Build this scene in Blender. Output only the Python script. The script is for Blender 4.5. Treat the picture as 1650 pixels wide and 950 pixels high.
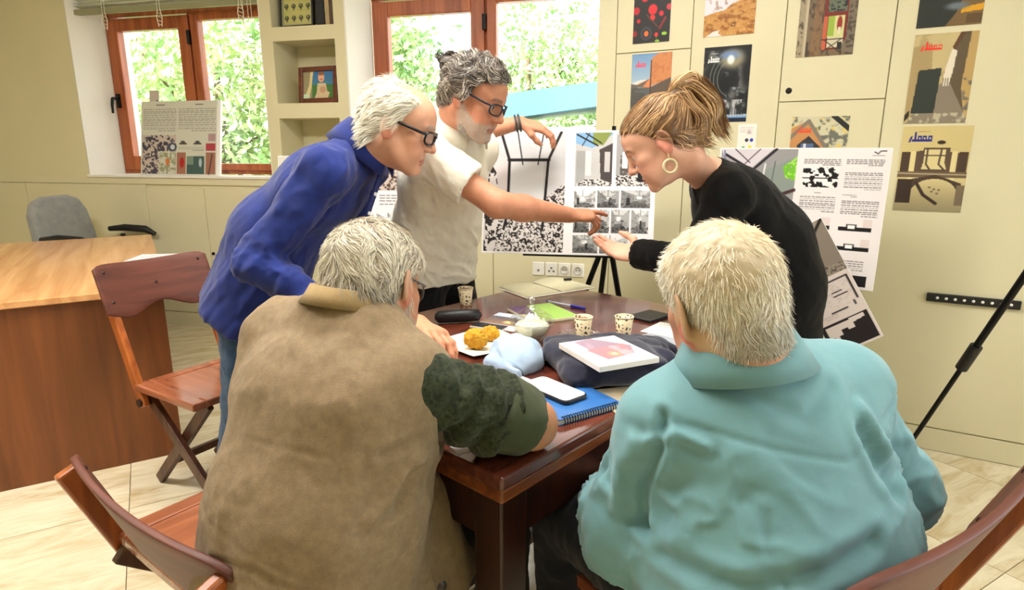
import bpy, bmesh, math, random
import numpy as np
from mathutils import Vector, Matrix, Euler

for _o in list(bpy.data.objects):
    bpy.data.objects.remove(_o, do_unlink=True)
random.seed(7)
RNG = np.random.default_rng(7)
scene = bpy.context.scene
COL = scene.collection

# ---------------------------------------------------------------- camera
cam_d = bpy.data.cameras.new('camera')
cam = bpy.data.objects.new('camera', cam_d)
COL.objects.link(cam)
cam_d.sensor_fit = 'HORIZONTAL'
cam_d.sensor_width = 36.0
cam_d.lens = 36.0 * 1000.0 / 1650.0
cam_d.clip_start = 0.02
cam.location = (0, 0, 1.30)
cam.rotation_euler = (math.radians(90 - 13.2), 0, 0)
scene.camera = cam

# ---------------------------------------------------------------- world, sun, exposure
world = bpy.data.worlds.new('sky')
scene.world = world
world.use_nodes = True
_nt = world.node_tree
_nt.nodes.clear()
_bg = _nt.nodes.new('ShaderNodeBackground')
_bg.inputs[0].default_value = (0.93, 0.97, 1.0, 1)
_bg.inputs[1].default_value = 4.5
_wo = _nt.nodes.new('ShaderNodeOutputWorld')
_nt.links.new(_bg.outputs[0], _wo.inputs[0])

sun_d = bpy.data.lights.new('sun', 'SUN')
sun_d.energy = 21.0
sun_d.angle = math.radians(3)
sun_d.color = (1.0, 0.95, 0.86)
sun = bpy.data.objects.new('sun', sun_d)
sun.rotation_euler = (math.radians(38), 0, math.radians(-28))
COL.objects.link(sun)

vs = scene.view_settings
vs.view_transform = 'Standard'
vs.look = 'None'
vs.exposure = 0.10
vs.gamma = 1.0
vs.use_curve_mapping = False


# ---------------------------------------------------------------- helpers: colour, material
def lin(c):
    c = np.asarray(c, dtype=np.float64)
    return np.where(c <= 0.04045, c / 12.92, ((c + 0.055) / 1.055) ** 2.4)


def rgb(r, g, b):
    v = lin(np.array([r, g, b]) / 255.0)
    return (float(v[0]), float(v[1]), float(v[2]), 1.0)


def new_mat(name):
    m = bpy.data.materials.new(name)
    m.use_nodes = True
    nt = m.node_tree
    return m, nt, nt.nodes['Principled BSDF']


def mat(name, c, rough=0.6, noise=0.0, scale=8.0, c2=None, bump=0.0, bscale=None, metal=0.0,
        stretch=(1, 1, 1), spec=0.5, coat=0.0, detail=4.0, sheen=0.0, trans=0.0):
    """procedural material: two colours mixed by a noise, fine bump"""
    m, nt, p = new_mat(name)
    N, L = nt.nodes, nt.links
    p.inputs['Roughness'].default_value = rough
    p.inputs['Metallic'].default_value = metal
    p.inputs['Specular IOR Level'].default_value = spec
    p.inputs['Coat Weight'].default_value = coat
    p.inputs['Sheen Weight'].default_value = sheen
    p.inputs['Transmission Weight'].default_value = trans
    tc = N.new('ShaderNodeTexCoord')
    mp = N.new('ShaderNodeMapping')
    mp.inputs['Scale'].default_value = stretch
    L.new(tc.outputs['Object'], mp.inputs['Vector'])
    if c2 is None:
        c2 = tuple(max(0.0, x * (1 - noise)) for x in c[:3]) + (1,)
    nz = N.new('ShaderNodeTexNoise')
    nz.inputs['Scale'].default_value = scale
    nz.inputs['Detail'].default_value = detail
    L.new(mp.outputs['Vector'], nz.inputs['Vector'])
    rp = N.new('ShaderNodeValToRGB')
    rp.color_ramp.elements[0].position = 0.3
    rp.color_ramp.elements[1].position = 0.7
    rp.color_ramp.elements[0].color = c2
    rp.color_ramp.elements[1].color = c
    L.new(nz.outputs['Fac'], rp.inputs['Fac'])
    L.new(rp.outputs['Color'], p.inputs['Base Color'])
    if bump > 0:
        nb = N.new('ShaderNodeTexNoise')
        nb.inputs['Scale'].default_value = bscale or scale * 6
        nb.inputs['Detail'].default_value = 3
        L.new(mp.outputs['Vector'], nb.inputs['Vector'])
        b = N.new('ShaderNodeBump')
        b.inputs['Strength'].default_value = bump
        b.inputs['Distance'].default_value = 0.01
        L.new(nb.outputs['Fac'], b.inputs['Height'])
        L.new(b.outputs['Normal'], p.inputs['Normal'])
    return m


def wood(name, dark, light, axis=0, rough=0.3, scale=6.0, coat=0.0):
    m, nt, p = new_mat(name)
    N, L = nt.nodes, nt.links
    p.inputs['Roughness'].default_value = rough
    p.inputs['Coat Weight'].default_value = coat
    p.inputs['Coat Roughness'].default_value = 0.12
    tc = N.new('ShaderNodeTexCoord')
    mp = N.new('ShaderNodeMapping')
    s = [7.0, 7.0, 7.0]
    s[axis] = 0.55
    mp.inputs['Scale'].default_value = s
    L.new(tc.outputs['Object'], mp.inputs['Vector'])
    n1 = N.new('ShaderNodeTexNoise')
    n1.inputs['Scale'].default_value = scale
    n1.inputs['Detail'].default_value = 6
    n1.inputs['Distortion'].default_value = 0.6
    L.new(mp.outputs['Vector'], n1.inputs['Vector'])
    rp = N.new('ShaderNodeValToRGB')
    rp.color_ramp.elements[0].position = 0.32
    rp.color_ramp.elements[1].position = 0.68
    rp.color_ramp.elements[0].color = dark
    rp.color_ramp.elements[1].color = light
    L.new(n1.outputs['Fac'], rp.inputs['Fac'])
    L.new(rp.outputs['Color'], p.inputs['Base Color'])
    b = N.new('ShaderNodeBump')
    b.inputs['Strength'].default_value = 0.06
    b.inputs['Distance'].default_value = 0.004
    L.new(n1.outputs['Fac'], b.inputs['Height'])
    L.new(b.outputs['Normal'], p.inputs['Normal'])
    return m


def attr_mat(name, rough=0.6, spec=0.4, bump=0.0, bscale=300, sss=0.0, sheen=0.0, stretch=(1, 1, 1)):
    """base colour from the mesh's own colour attribute (print, skin, hair)"""
    m, nt, p = new_mat(name)
    N, L = nt.nodes, nt.links
    a = N.new('ShaderNodeAttribute')
    a.attribute_name = 'Col'
    L.new(a.outputs['Color'], p.inputs['Base Color'])
    p.inputs['Roughness'].default_value = rough
    p.inputs['Specular IOR Level'].default_value = spec
    p.inputs['Sheen Weight'].default_value = sheen
    if sss > 0:
        p.inputs['Subsurface Weight'].default_value = sss
        p.inputs['Subsurface Radius'].default_value = (0.008, 0.003, 0.0015)
    if bump > 0:
        tc = N.new('ShaderNodeTexCoord')
        nb = N.new('ShaderNodeTexNoise')
        nb.inputs['Scale'].default_value = bscale
        nb.inputs['Detail'].default_value = 3
        L.new(tc.outputs['Object'], nb.inputs['Vector'])
        b = N.new('ShaderNodeBump')
        b.inputs['Strength'].default_value = bump
        b.inputs['Distance'].default_value = 0.003
        L.new(nb.outputs['Fac'], b.inputs['Height'])
        L.new(b.outputs['Normal'], p.inputs['Normal'])
    return m


def cloth_mat(name, c, c2, rough=0.85, weave=900, wstr=0.25, sheen=0.15, mottled=14, crump=0.0, spec=0.25):
    m, nt, p = new_mat(name)
    N, L = nt.nodes, nt.links
    p.inputs['Roughness'].default_value = rough
    p.inputs['Sheen Weight'].default_value = sheen
    p.inputs['Specular IOR Level'].default_value = spec
    tc = N.new('ShaderNodeTexCoord')
    n1 = N.new('ShaderNodeTexNoise')
    n1.inputs['Scale'].default_value = mottled
    n1.inputs['Detail'].default_value = 8
    n1.inputs['Roughness'].default_value = 0.7
    L.new(tc.outputs['Object'], n1.inputs['Vector'])
    rp = N.new('ShaderNodeValToRGB')
    rp.color_ramp.elements[0].position = 0.35
    rp.color_ramp.elements[1].position = 0.65
    rp.color_ramp.elements[0].color = c2
    rp.color_ramp.elements[1].color = c
    L.new(n1.outputs['Fac'], rp.inputs['Fac'])
    L.new(rp.outputs['Color'], p.inputs['Base Color'])
    n2 = N.new('ShaderNodeTexNoise')
    n2.inputs['Scale'].default_value = weave
    n2.inputs['Detail'].default_value = 2
    L.new(tc.outputs['Object'], n2.inputs['Vector'])
    b = N.new('ShaderNodeBump')
    b.inputs['Strength'].default_value = wstr
    b.inputs['Distance'].default_value = 0.002
    L.new(n2.outputs['Fac'], b.inputs['Height'])
    last = b
    if crump > 0:
        n3 = N.new('ShaderNodeTexNoise')
        n3.inputs['Scale'].default_value = 30
        n3.inputs['Detail'].default_value = 3
        n3.inputs['Distortion'].default_value = 1.2
        L.new(tc.outputs['Object'], n3.inputs['Vector'])
        b2 = N.new('ShaderNodeBump')
        b2.inputs['Strength'].default_value = crump
        b2.inputs['Distance'].default_value = 0.02
        L.new(n3.outputs['Fac'], b2.inputs['Height'])
        L.new(b.outputs['Normal'], b2.inputs['Normal'])
        last = b2
    L.new(last.outputs['Normal'], p.inputs['Normal'])
    return m


# ---------------------------------------------------------------- helpers: objects
def tag(o, label=None, cat=None, group=None, kind=None):
    if label: o['label'] = label
    if cat: o['category'] = cat
    if group: o['group'] = group
    if kind: o['kind'] = kind
    return o


def empty(name, loc=(0, 0, 0), rz=0.0, parent=None):
    o = bpy.data.objects.new(name, None)
    o.empty_display_size = 0.05
    o.location = loc
    o.rotation_euler = (0, 0, rz)
    if parent is not None: o.parent = parent
    COL.objects.link(o)
    return o


def link_mesh(name, me, m, parent=None, loc=None, rot=None):
    o = bpy.data.objects.new(name, me)
    if m is not None and len(me.materials) == 0: me.materials.append(m)
    if parent is not None: o.parent = parent
    if loc is not None: o.location = loc
    if rot is not None: o.rotation_euler = rot
    COL.objects.link(o)
    return o


def copy_tree(o, parent=None):
    c = o.copy()
    COL.objects.link(c)
    c.parent = parent
    for ch in list(o.children):
        copy_tree(ch, c)
    return c


def np_mesh(name, V, F, smooth=True, colors=None):
    """mesh from numpy verts (n,3) and quads/tris (m,4|3)"""
    me = bpy.data.meshes.new(name)
    V = np.asarray(V, np.float32)
    F = np.asarray(F, np.int32)
    me.vertices.add(len(V))
    me.vertices.foreach_set('co', V.ravel())
    k = F.shape[1]
    me.loops.add(F.size)
    me.loops.foreach_set('vertex_index', F.ravel())
    me.polygons.add(len(F))
    me.polygons.foreach_set('loop_start', np.arange(0, F.size, k, dtype=np.int32))
    try:
        me.polygons.foreach_set('loop_total', np.full(len(F), k, np.int32))
    except Exception:
        pass
    if smooth:
        me.polygons.foreach_set('use_smooth', np.ones(len(F), bool))
    me.update(calc_edges=True)
    if colors is not None:
        at = me.color_attributes.new('Col', 'FLOAT_COLOR', 'POINT')
        c = np.ones((len(V), 4), np.float32)
        c[:, :3] = colors
        at.data.foreach_set('color', c.ravel())
    return me


class MB:
    """collects boxes, tubes, lathes ... and links them as ONE mesh object"""
    def __init__(s):
        s.v = []; s.f = []; s.sm = []

    def add(s, V, F, smooth=False):
        n = len(s.v)
        s.v += [tuple(float(x) for x in p) for p in V]
        s.f += [tuple(i + n for i in f) for f in F]
        s.sm += [smooth] * len(F)
        return s

    def box(s, lo, hi):
        x0, y0, z0 = lo; x1, y1, z1 = hi
        V = [(x0, y0, z0), (x1, y0, z0), (x1, y1, z0), (x0, y1, z0), (x0, y0, z1), (x1, y0, z1), (x1, y1, z1), (x0, y1, z1)]
        F = [(0, 3, 2, 1), (4, 5, 6, 7), (0, 1, 5, 4), (1, 2, 6, 5), (2, 3, 7, 6), (3, 0, 4, 7)]
        return s.add(V, F)

    def obox(s, c, ax, ay, az):
        c = np.array(c, float); ax, ay, az = (np.array(a, float) for a in (ax, ay, az))
        V = [c + i * ax + j * ay + k * az for k in (-1, 1) for (i, j) in ((-1, -1), (1, -1), (1, 1), (-1, 1))]
        F = [(0, 3, 2, 1), (4, 5, 6, 7), (0, 1, 5, 4), (1, 2, 6, 5), (2, 3, 7, 6), (3, 0, 4, 7)]
        if np.dot(np.cross(ax, ay), az) < 0: F = [tuple(reversed(f)) for f in F]
        return s.add(V, F)

    def bar(s, p0, p1, w, d, up=(0, 0, 1)):
        """rectangular bar from p0 to p1, w across, d along up-ish"""
        p0 = np.array(p0, float); p1 = np.array(p1, float)
        a = p1 - p0; L = np.linalg.norm(a); a /= L
        u = np.array(up, float)
        sd = np.cross(a, u); sd /= np.linalg.norm(sd)
        u = np.cross(sd, a)
        return s.obox((p0 + p1) / 2, a * L / 2, sd * w / 2, u * d / 2)

    def prism(s, poly, lo, hi, plane='xz'):
        """2-D polygon extruded along the remaining axis"""
        n = len(poly)
        def P(a, b, c):
            return {'xz': (a, c, b), 'xy': (a, b, c), 'yz': (c, a, b)}[plane]
        V = [P(a, b, lo) for a, b in poly] + [P(a, b, hi) for a, b in poly]
        F = [tuple(range(n)), tuple(reversed(range(n, 2 * n)))]
        F += [(i, i + n, (i + 1) % n + n, (i + 1) % n) for i in range(n)]
        return s.add(V, F)

    def tube(s, pts, r, n=8, caps=True, smooth=True):
        pts = [np.array(p, float) for p in pts]
        k = len(pts)
        rs = r if hasattr(r, '__len__') else [r] * k
        V = []; prev = None
        for i, p in enumerate(pts):
            a = pts[min(i + 1, k - 1)] - pts[max(i - 1, 0)]
            a = a / (np.linalg.norm(a) + 1e-12)
            if prev is None:
                h = np.array([0, 0, 1.0]) if abs(a[2]) < 0.9 else np.array([1.0, 0, 0])
                u = np.cross(a, h)
            else:
                u = prev - a * np.dot(prev, a)
            u /= np.linalg.norm(u) + 1e-12
            prev = u
            w = np.cross(a, u)
            for j in range(n):
                t = 2 * math.pi * j / n
                V.append(p + rs[i] * (math.cos(t) * u + math.sin(t) * w))
        F = [(i * n + j, i * n + (j + 1) % n, (i + 1) * n + (j + 1) % n, (i + 1) * n + j) for i in range(k - 1) for j in range(n)]
        s.add(V, F, smooth)
        if caps:
            s.add(V[:n], [tuple(reversed(range(n)))])
            s.add(V[-n:], [tuple(range(n))])
        return s

    def lathe(s, prof, c=(0, 0, 0), n=24, smooth=True):
        V = []; k = len(prof)
        for (r, z) in prof:
            for j in range(n):
                t = 2 * math.pi * j / n
                V.append((c[0] + r * math.cos(t), c[1] + r * math.sin(t), c[2] + z))
        F = [(i * n + j, i * n + (j + 1) % n, (i + 1) * n + (j + 1) % n, (i + 1) * n + j) for i in range(k - 1) for j in range(n)]
        return s.add(V, F, smooth)

    def mesh(s, name):
        me = bpy.data.meshes.new(name)
        me.from_pydata(s.v, [], s.f)
        me.polygons.foreach_set('use_smooth', s.sm)
        me.update()
        return me

    def build(s, name, m, parent=None, loc=None, rot=None, bevel=0.0, seg=2):
        o = link_mesh(name, s.mesh(name), m, parent, loc, rot)
        if bevel > 0:
            b = o.modifiers.new('bevel', 'BEVEL')
            b.width = bevel; b.segments = seg; b.limit_method = 'ANGLE'
        return o


# ---------------------------------------------------------------- noise (numpy)
_T = np.random.default_rng(3).random((32, 32, 32)).astype(np.float32) * 2 - 1


def vnoise(P, f=1.0, off=0.0):
    P = np.asarray(P, np.float32) * f + off + 100.0
    i = np.floor(P).astype(np.int32)
    t = P - i
    t = t * t * (3 - 2 * t)
    i &= 31
    j = (i + 1) & 31
    x0, y0, z0 = i[..., 0], i[..., 1], i[..., 2]
    x1, y1, z1 = j[..., 0], j[..., 1], j[..., 2]
    tx, ty, tz = t[..., 0], t[..., 1], t[..., 2]
    a = _T[x0, y0, z0] * (1 - tx) + _T[x1, y0, z0] * tx
    b = _T[x0, y1, z0] * (1 - tx) + _T[x1, y1, z0] * tx
    c = _T[x0, y0, z1] * (1 - tx) + _T[x1, y0, z1] * tx
    d = _T[x0, y1, z1] * (1 - tx) + _T[x1, y1, z1] * tx
    return (a * (1 - ty) + b * ty) * (1 - tz) + (c * (1 - ty) + d * ty) * tz


def fbm(P, f=1.0, o=4, off=0.0):
    r = 0; a = 1.0; s = 0
    for k in range(o):
        r = r + a * vnoise(P, f * 2 ** k, off + 7.3 * k)
        s += a; a *= 0.5
    return r / s


def sstep(x, a, b):
    t = np.clip((x - a) / (b - a), 0, 1)
    return t * t * (3 - 2 * t)


# ---------------------------------------------------------------- implicit solids -> mesh
def unit(v):
    v = np.array(v, float)
    return v / (np.linalg.norm(v) + 1e-12)


class Vox:
    def __init__(s, lo, hi, h):
        s.lo = np.array(lo, np.float32); s.h = h
        n = np.ceil((np.array(hi) - np.array(lo)) / h).astype(int) + 1
        s.v = np.full(tuple(n), 1.0, np.float32)

    def win(s, lo, hi):
        a = np.maximum(np.floor((np.array(lo) - s.lo) / s.h).astype(int), 0)
        b = np.minimum(np.ceil((np.array(hi) - s.lo) / s.h).astype(int) + 1, s.v.shape)
        if np.any(b <= a): return None
        sl = tuple(slice(int(i), int(j)) for i, j in zip(a, b))
        ax = [(s.lo[k] + s.h * np.arange(a[k], b[k])).astype(np.float32) for k in range(3)]
        return sl, ax[0][:, None, None], ax[1][None, :, None], ax[2][None, None, :]

    def _put(s, sl, d, k, op):
        v = s.v[sl]
        if op == 'add':
            if k > 0:
                h = np.maximum(k - np.abs(v - d), 0) / k
                s.v[sl] = np.minimum(v, d) - h * h * k * 0.25
            else:
                s.v[sl] = np.minimum(v, d)
        else:
            if k > 0:
                h = np.maximum(k - np.abs(v + d), 0) / k
                s.v[sl] = np.maximum(v, -d) + h * h * k * 0.25
            else:
                s.v[sl] = np.maximum(v, -d)

    def cap(s, p0, p1, r0, r1=None, k=0.02, op='add'):
        if r1 is None: r1 = r0
        p0 = np.array(p0, np.float32); p1 = np.array(p1, np.float32)
        m = max(r0, r1) + k + 4 * s.h
        w = s.win(np.minimum(p0, p1) - m, np.maximum(p0, p1) + m)
        if w is None: return s
        sl, X, Y, Z = w
        a = p1 - p0; L2 = float(a @ a) + 1e-9
        x, y, z = X - p0[0], Y - p0[1], Z - p0[2]
        t = np.clip((x * a[0] + y * a[1] + z * a[2]) / L2, 0, 1)
        d = np.sqrt((x - t * a[0]) ** 2 + (y - t * a[1]) ** 2 + (z - t * a[2]) ** 2) - (r0 + t * (r1 - r0))
        s._put(sl, d, k, op)
        return s

    def ell(s, c, r, R=None, k=0.02, op='add'):
        """ellipsoid; R's columns are its axes"""
        c = np.array(c, np.float32); r = np.array(r, np.float32)
        if R is None: R = np.eye(3)
        R = np.array(R, np.float32)
        ext = np.sqrt(((R * r) ** 2).sum(1)) + k + 4 * s.h
        w = s.win(c - ext, c + ext)
        if w is None: return s
        sl, X, Y, Z = w
        x, y, z = X - c[0], Y - c[1], Z - c[2]
        q = [(x * R[0, i] + y * R[1, i] + z * R[2, i]) / r[i] for i in range(3)]
        k0 = np.sqrt(q[0] ** 2 + q[1] ** 2 + q[2] ** 2) + 1e-6
        k1 = np.sqrt((q[0] / r[0]) ** 2 + (q[1] / r[1]) ** 2 + (q[2] / r[2]) ** 2) + 1e-6
        s._put(sl, k0 * (k0 - 1) / k1, k, op)
        return s

    def slab(s, p0, p1, side, w0, w1, d0, d1, k=0.04, op='add', ex=2.0):
        """tapered capsule of elliptic section: w along side, d across; ex>2 = boxier"""
        p0 = np.array(p0, np.float32); p1 = np.array(p1, np.float32)
        a = p1 - p0; L = float(np.linalg.norm(a)); a = a / L
        sd = np.array(side, np.float32); sd = sd - a * (sd @ a); sd /= np.linalg.norm(sd)
        fr = np.cross(a, sd)
        m = max(w0, w1, d0, d1) + k + 4 * s.h
        w = s.win(np.minimum(p0, p1) - m, np.maximum(p0, p1) + m)
        if w is None: return s
        sl, X, Y, Z = w
        x, y, z = X - p0[0], Y - p0[1], Z - p0[2]
        t = (x * a[0] + y * a[1] + z * a[2]) / L
        tc = np.clip(t, 0, 1)
        W = w0 + tc * (w1 - w0); D = d0 + tc * (d1 - d0); mn = np.minimum(W, D)
        u = (x * sd[0] + y * sd[1] + z * sd[2]) / W
        v = (x * fr[0] + y * fr[1] + z * fr[2]) / D
        e = (t - tc) * L / mn
        if ex == 2.0:
            q = np.sqrt(u * u + v * v + e * e)
        else:
            q = np.sqrt((np.abs(u) ** ex + np.abs(v) ** ex) ** (2 / ex) + e * e)
        s._put(sl, (q - 1) * mn, k, op)
        return s

    def cut(s, p, n):
        """keep only the side of the plane that n points away from"""
        sl, X, Y, Z = s.win(s.lo - 1, s.lo + 100)
        n = unit(n)
        d = (X - p[0]) * n[0] + (Y - p[1]) * n[1] + (Z - p[2]) * n[2]
        s.v = np.maximum(s.v, d.astype(np.float32))
        return s

    def nets(s):
        v = s.v
        v[0] = v[-1] = 1; v[:, 0] = v[:, -1] = 1; v[:, :, 0] = v[:, :, -1] = 1
        sg = v < 0
        c = np.zeros(tuple(n - 1 for n in v.shape), np.uint8)
        for i in (0, 1):
            for j in (0, 1):
                for k in (0, 1):
                    c += sg[i:sg.shape[0] - 1 + i, j:sg.shape[1] - 1 + j, k:sg.shape[2] - 1 + k]
        act = (c > 0) & (c < 8)
        ids = np.argwhere(act)
        idx = np.full(act.shape, -1, np.int32)
        idx[tuple(ids.T)] = np.arange(len(ids), dtype=np.int32)
        pos = np.zeros((len(ids), 3), np.float32); cnt = np.zeros(len(ids), np.float32)
        cs = [(i, j, k) for i in (0, 1) for j in (0, 1) for k in (0, 1)]
        for a in cs:
            for ax in range(3):
                if a[ax]: continue
                b = list(a); b[ax] = 1
                va = v[ids[:, 0] + a[0], ids[:, 1] + a[1], ids[:, 2] + a[2]]
                vb = v[ids[:, 0] + b[0], ids[:, 1] + b[1], ids[:, 2] + b[2]]
                cr = (va < 0) != (vb < 0)
                t = np.where(cr, va / np.where(cr, va - vb, 1), 0)
                p = np.tile(np.array(a, np.float32), (len(ids), 1)); p[:, ax] += t
                pos[cr] += p[cr]; cnt[cr] += 1
        V = s.lo + (ids + pos / cnt[:, None]) * s.h
        Fs = []
        for ax in range(3):
            o1, o2 = (ax + 1) % 3, (ax + 2) % 3
            A = [slice(1, -1)] * 3; B = [slice(1, -1)] * 3
            A[ax] = slice(0, -1); B[ax] = slice(1, None)
            sa, sb = sg[tuple(A)], sg[tuple(B)]
            for flip, msk in ((False, sa & ~sb), (True, ~sa & sb)):
                e = np.argwhere(msk)
                off = np.ones(3, int); off[ax] = 0
                e = e + off
                q = []
                for (d1, d2) in ((-1, -1), (0, -1), (0, 0), (-1, 0)):
                    cc = e.copy(); cc[:, o1] += d1; cc[:, o2] += d2
                    q.append(idx[cc[:, 0], cc[:, 1], cc[:, 2]])
                q = np.stack(q, 1)
                Fs.append(q[:, ::-1] if flip else q)
        return V.astype(np.float32), np.concatenate(Fs).astype(np.int32)


def vnormals(V, F):
    a = V[F[:, 0]]; n = np.cross(V[F[:, 2]] - a, V[F[:, 3 if F.shape[1] > 3 else 1]] - V[F[:, 1]])
    if F.shape[1] == 3: n = np.cross(V[F[:, 1]] - a, V[F[:, 2]] - a)
    N = np.zeros_like(V)
    for k in range(F.shape[1]): np.add.at(N, F[:, k], n)
    return N / (np.linalg.norm(N, axis=1, keepdims=True) + 1e-12)


def relax(V, F, it=1, lam=0.5):
    for _ in range(it):
        A = np.zeros_like(V); c = np.zeros(len(V), np.float32)
        k = F.shape[1]
        for i in range(k):
            a, b = F[:, i], F[:, (i + 1) % k]
            np.add.at(A, a, V[b]); np.add.at(c, a, 1)
            np.add.at(A, b, V[a]); np.add.at(c, b, 1)
        V = V + lam * (A / np.maximum(c, 1)[:, None] - V)
    return V


def join(*parts):
    Vs = []; Fs = []; n = 0
    for V, F in parts:
        Vs.append(V); Fs.append(F + n); n += len(V)
    return np.concatenate(Vs), np.concatenate(Fs)


# ---------------------------------------------------------------- canvas for flat print
class Canvas:
    """a picture painted in code; (0,0) = top left, (1,1) = bottom right"""
    def __init__(s, w, h, c=(255, 255, 255)):
        s.w, s.h = w, h
        s.a = np.zeros((h, w, 3)); s.a[:] = np.array(c) / 255.0
        s.X, s.Y = np.meshgrid((np.arange(w) + 0.5) / w, (np.arange(h) + 0.5) / h)
        s.P = np.stack([s.X * w, s.Y * h, np.zeros_like(s.X)], -1)

    def mix(s, m, c):
        c = np.asarray(c, float) / 255.0
        m = np.clip(m, 0, 1)[..., None]
        s.a = s.a * (1 - m) + c * m
        return s

    def rect(s, x0, y0, x1, y1, c):
        return s.mix(((s.X >= x0) & (s.X < x1) & (s.Y >= y0) & (s.Y < y1)).astype(float), c)

    def mpoly(s, pts):
        ins = np.zeros(s.X.shape, bool)
        n = len(pts)
        for i in range(n):
            x0, y0 = pts[i]; x1, y1 = pts[(i + 1) % n]
            if y0 == y1: continue
            cr = ((y0 > s.Y) != (y1 > s.Y)) & (s.X < (x1 - x0) * (s.Y - y0) / (y1 - y0) + x0)
            ins ^= cr
        return ins.astype(float)

    def poly(s, pts, c):
        return s.mix(s.mpoly(pts), c)

    def ell(s, x, y, rx, ry, c, soft=0.15):
        d = np.sqrt(((s.X - x) / rx) ** 2 + ((s.Y - y) / ry) ** 2)
        return s.mix(1 - sstep(d, 1 - soft, 1 + soft), c)

    def line(s, pts, w, c, soft=0.5):
        """w in pixels of the canvas"""
        m = np.full(s.X.shape, 1e9)
        for (a, b) in zip(pts[:-1], pts[1:]):
            ax, ay = a[0] * s.w, a[1] * s.h; bx, by = b[0] * s.w, b[1] * s.h
            dx, dy = bx - ax, by - ay
            t = np.clip(((s.X * s.w - ax) * dx + (s.Y * s.h - ay) * dy) / (dx * dx + dy * dy + 1e-9), 0, 1)
            m = np.minimum(m, np.hypot(s.X * s.w - ax - t * dx, s.Y * s.h - ay - t * dy))
        return s.mix(np.clip((w / 2 + soft - m) / (2 * soft), 0, 1), c)

    def grad(s, x0, y0, x1, y1, ca, cb, ang=90):
        m = ((s.X >= x0) & (s.X < x1) & (s.Y >= y0) & (s.Y < y1)).astype(float)
        t = (s.Y - y0) / (y1 - y0) if ang == 90 else (s.X - x0) / (x1 - x0)
        t = np.clip(t, 0, 1)[..., None]
        c = np.array(ca) / 255.0 * (1 - t) + np.array(cb) / 255.0 * t
        s.a = s.a * (1 - m[..., None]) + c * m[..., None]
        return s

    def noise(s, m, c, f=0.2, lo=-0.1, hi=0.3, off=0.0, sx=1.0, sy=1.0, o=4):
        n = fbm(s.P * np.array([sx, sy, 1]), f, o, off)
        return s.mix(m * sstep(n, lo, hi), c)

    def box(s, x0, y0, x1, y1):
        return ((s.X >= x0) & (s.X < x1) & (s.Y >= y0) & (s.Y < y1)).astype(float)

    def text(s, x0, y0, x1, y1, n, c=(120, 116, 120), seed=0, right=True):
        """a paragraph of small type: n lines broken into words"""
        r = np.random.default_rng(seed)
        dy = (y1 - y0) / n
        for i in range(n):
            yy = y0 + i * dy
            x = x0 if i < n - 1 else x0 + (x1 - x0) * (0.3 + 0.4 * r.random())
            while x < x1:
                l = (x1 - x0) * (0.05 + 0.1 * r.random())
                s.mix(s.box(x, yy, min(x + l, x1), yy + dy * 0.5) * 0.8, c)
                x += l + (x1 - x0) * 0.02
        return s

    def masthead(s, x0, y0, x1, y1, c):
        """the magazine's Persian masthead as thick strokes, read from the right"""
        w, h = x1 - x0, y1 - y0
        def q(a, b): return (x0 + a * w, y0 + b * h)
        R = lambda a, b, e, d: s.rect(*q(a, b), *q(e, d), c)
        R(0.16, 0.72, 1.0, 0.94)                                   # base line
        R(0.24, 0.0, 0.33, 0.94)                                   # tall alef
        s.poly([q(0.08, 0.42), q(0.17, 0.42), q(0.10, 1.0), q(0.0, 1.0)], c)   # reh
        for a in (0.38, 0.60, 0.82):                               # meem, ain, meem
            R(a, 0.34, a + 0.05, 0.94); R(a + 0.12, 0.34, a + 0.17, 0.94); R(a, 0.34, a + 0.17, 0.52)
        return s


def print_mesh(name, cv, w, h, th=0.002, edge=(245, 245, 245)):
    """a sheet w x h m standing in its local XZ plane, picture towards -Y, lower left corner at origin"""
    W, Hh = cv.w, cv.h
    xs = np.linspace(0, w, W); zs = np.linspace(h, 0, Hh)
    X, Z = np.meshgrid(xs, zs)
    V = np.stack([X.ravel(), np.zeros(X.size), Z.ravel()], 1)
    i = (np.arange(Hh - 1)[:, None] * W + np.arange(W - 1)[None, :]).ravel()
    F = np.stack([i, i + W, i + W + 1, i + 1], 1)
    C = lin(np.clip(cv.a, 0, 1).reshape(-1, 3))
    n = len(V)
    e = lin(np.array(edge) / 255.0)
    P = [(0, -0.0002, 0), (w, -0.0002, 0), (w, -0.0002, h), (0, -0.0002, h), (0, th, 0), (w, th, 0), (w, th, h), (0, th, h)]
    P = [(p[0], max(p[1], 0.0), p[2]) for p in P]
    V = np.concatenate([V, np.array(P)])
    C = np.concatenate([C, np.tile(e, (8, 1))])
    G = np.array([(4, 7, 6, 5), (0, 4, 5, 1), (1, 5, 6, 2), (2, 6, 7, 3), (3, 7, 4, 0)]) + n
    F = np.concatenate([F, G])
    return np_mesh(name, V, F, smooth=False, colors=C)

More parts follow.
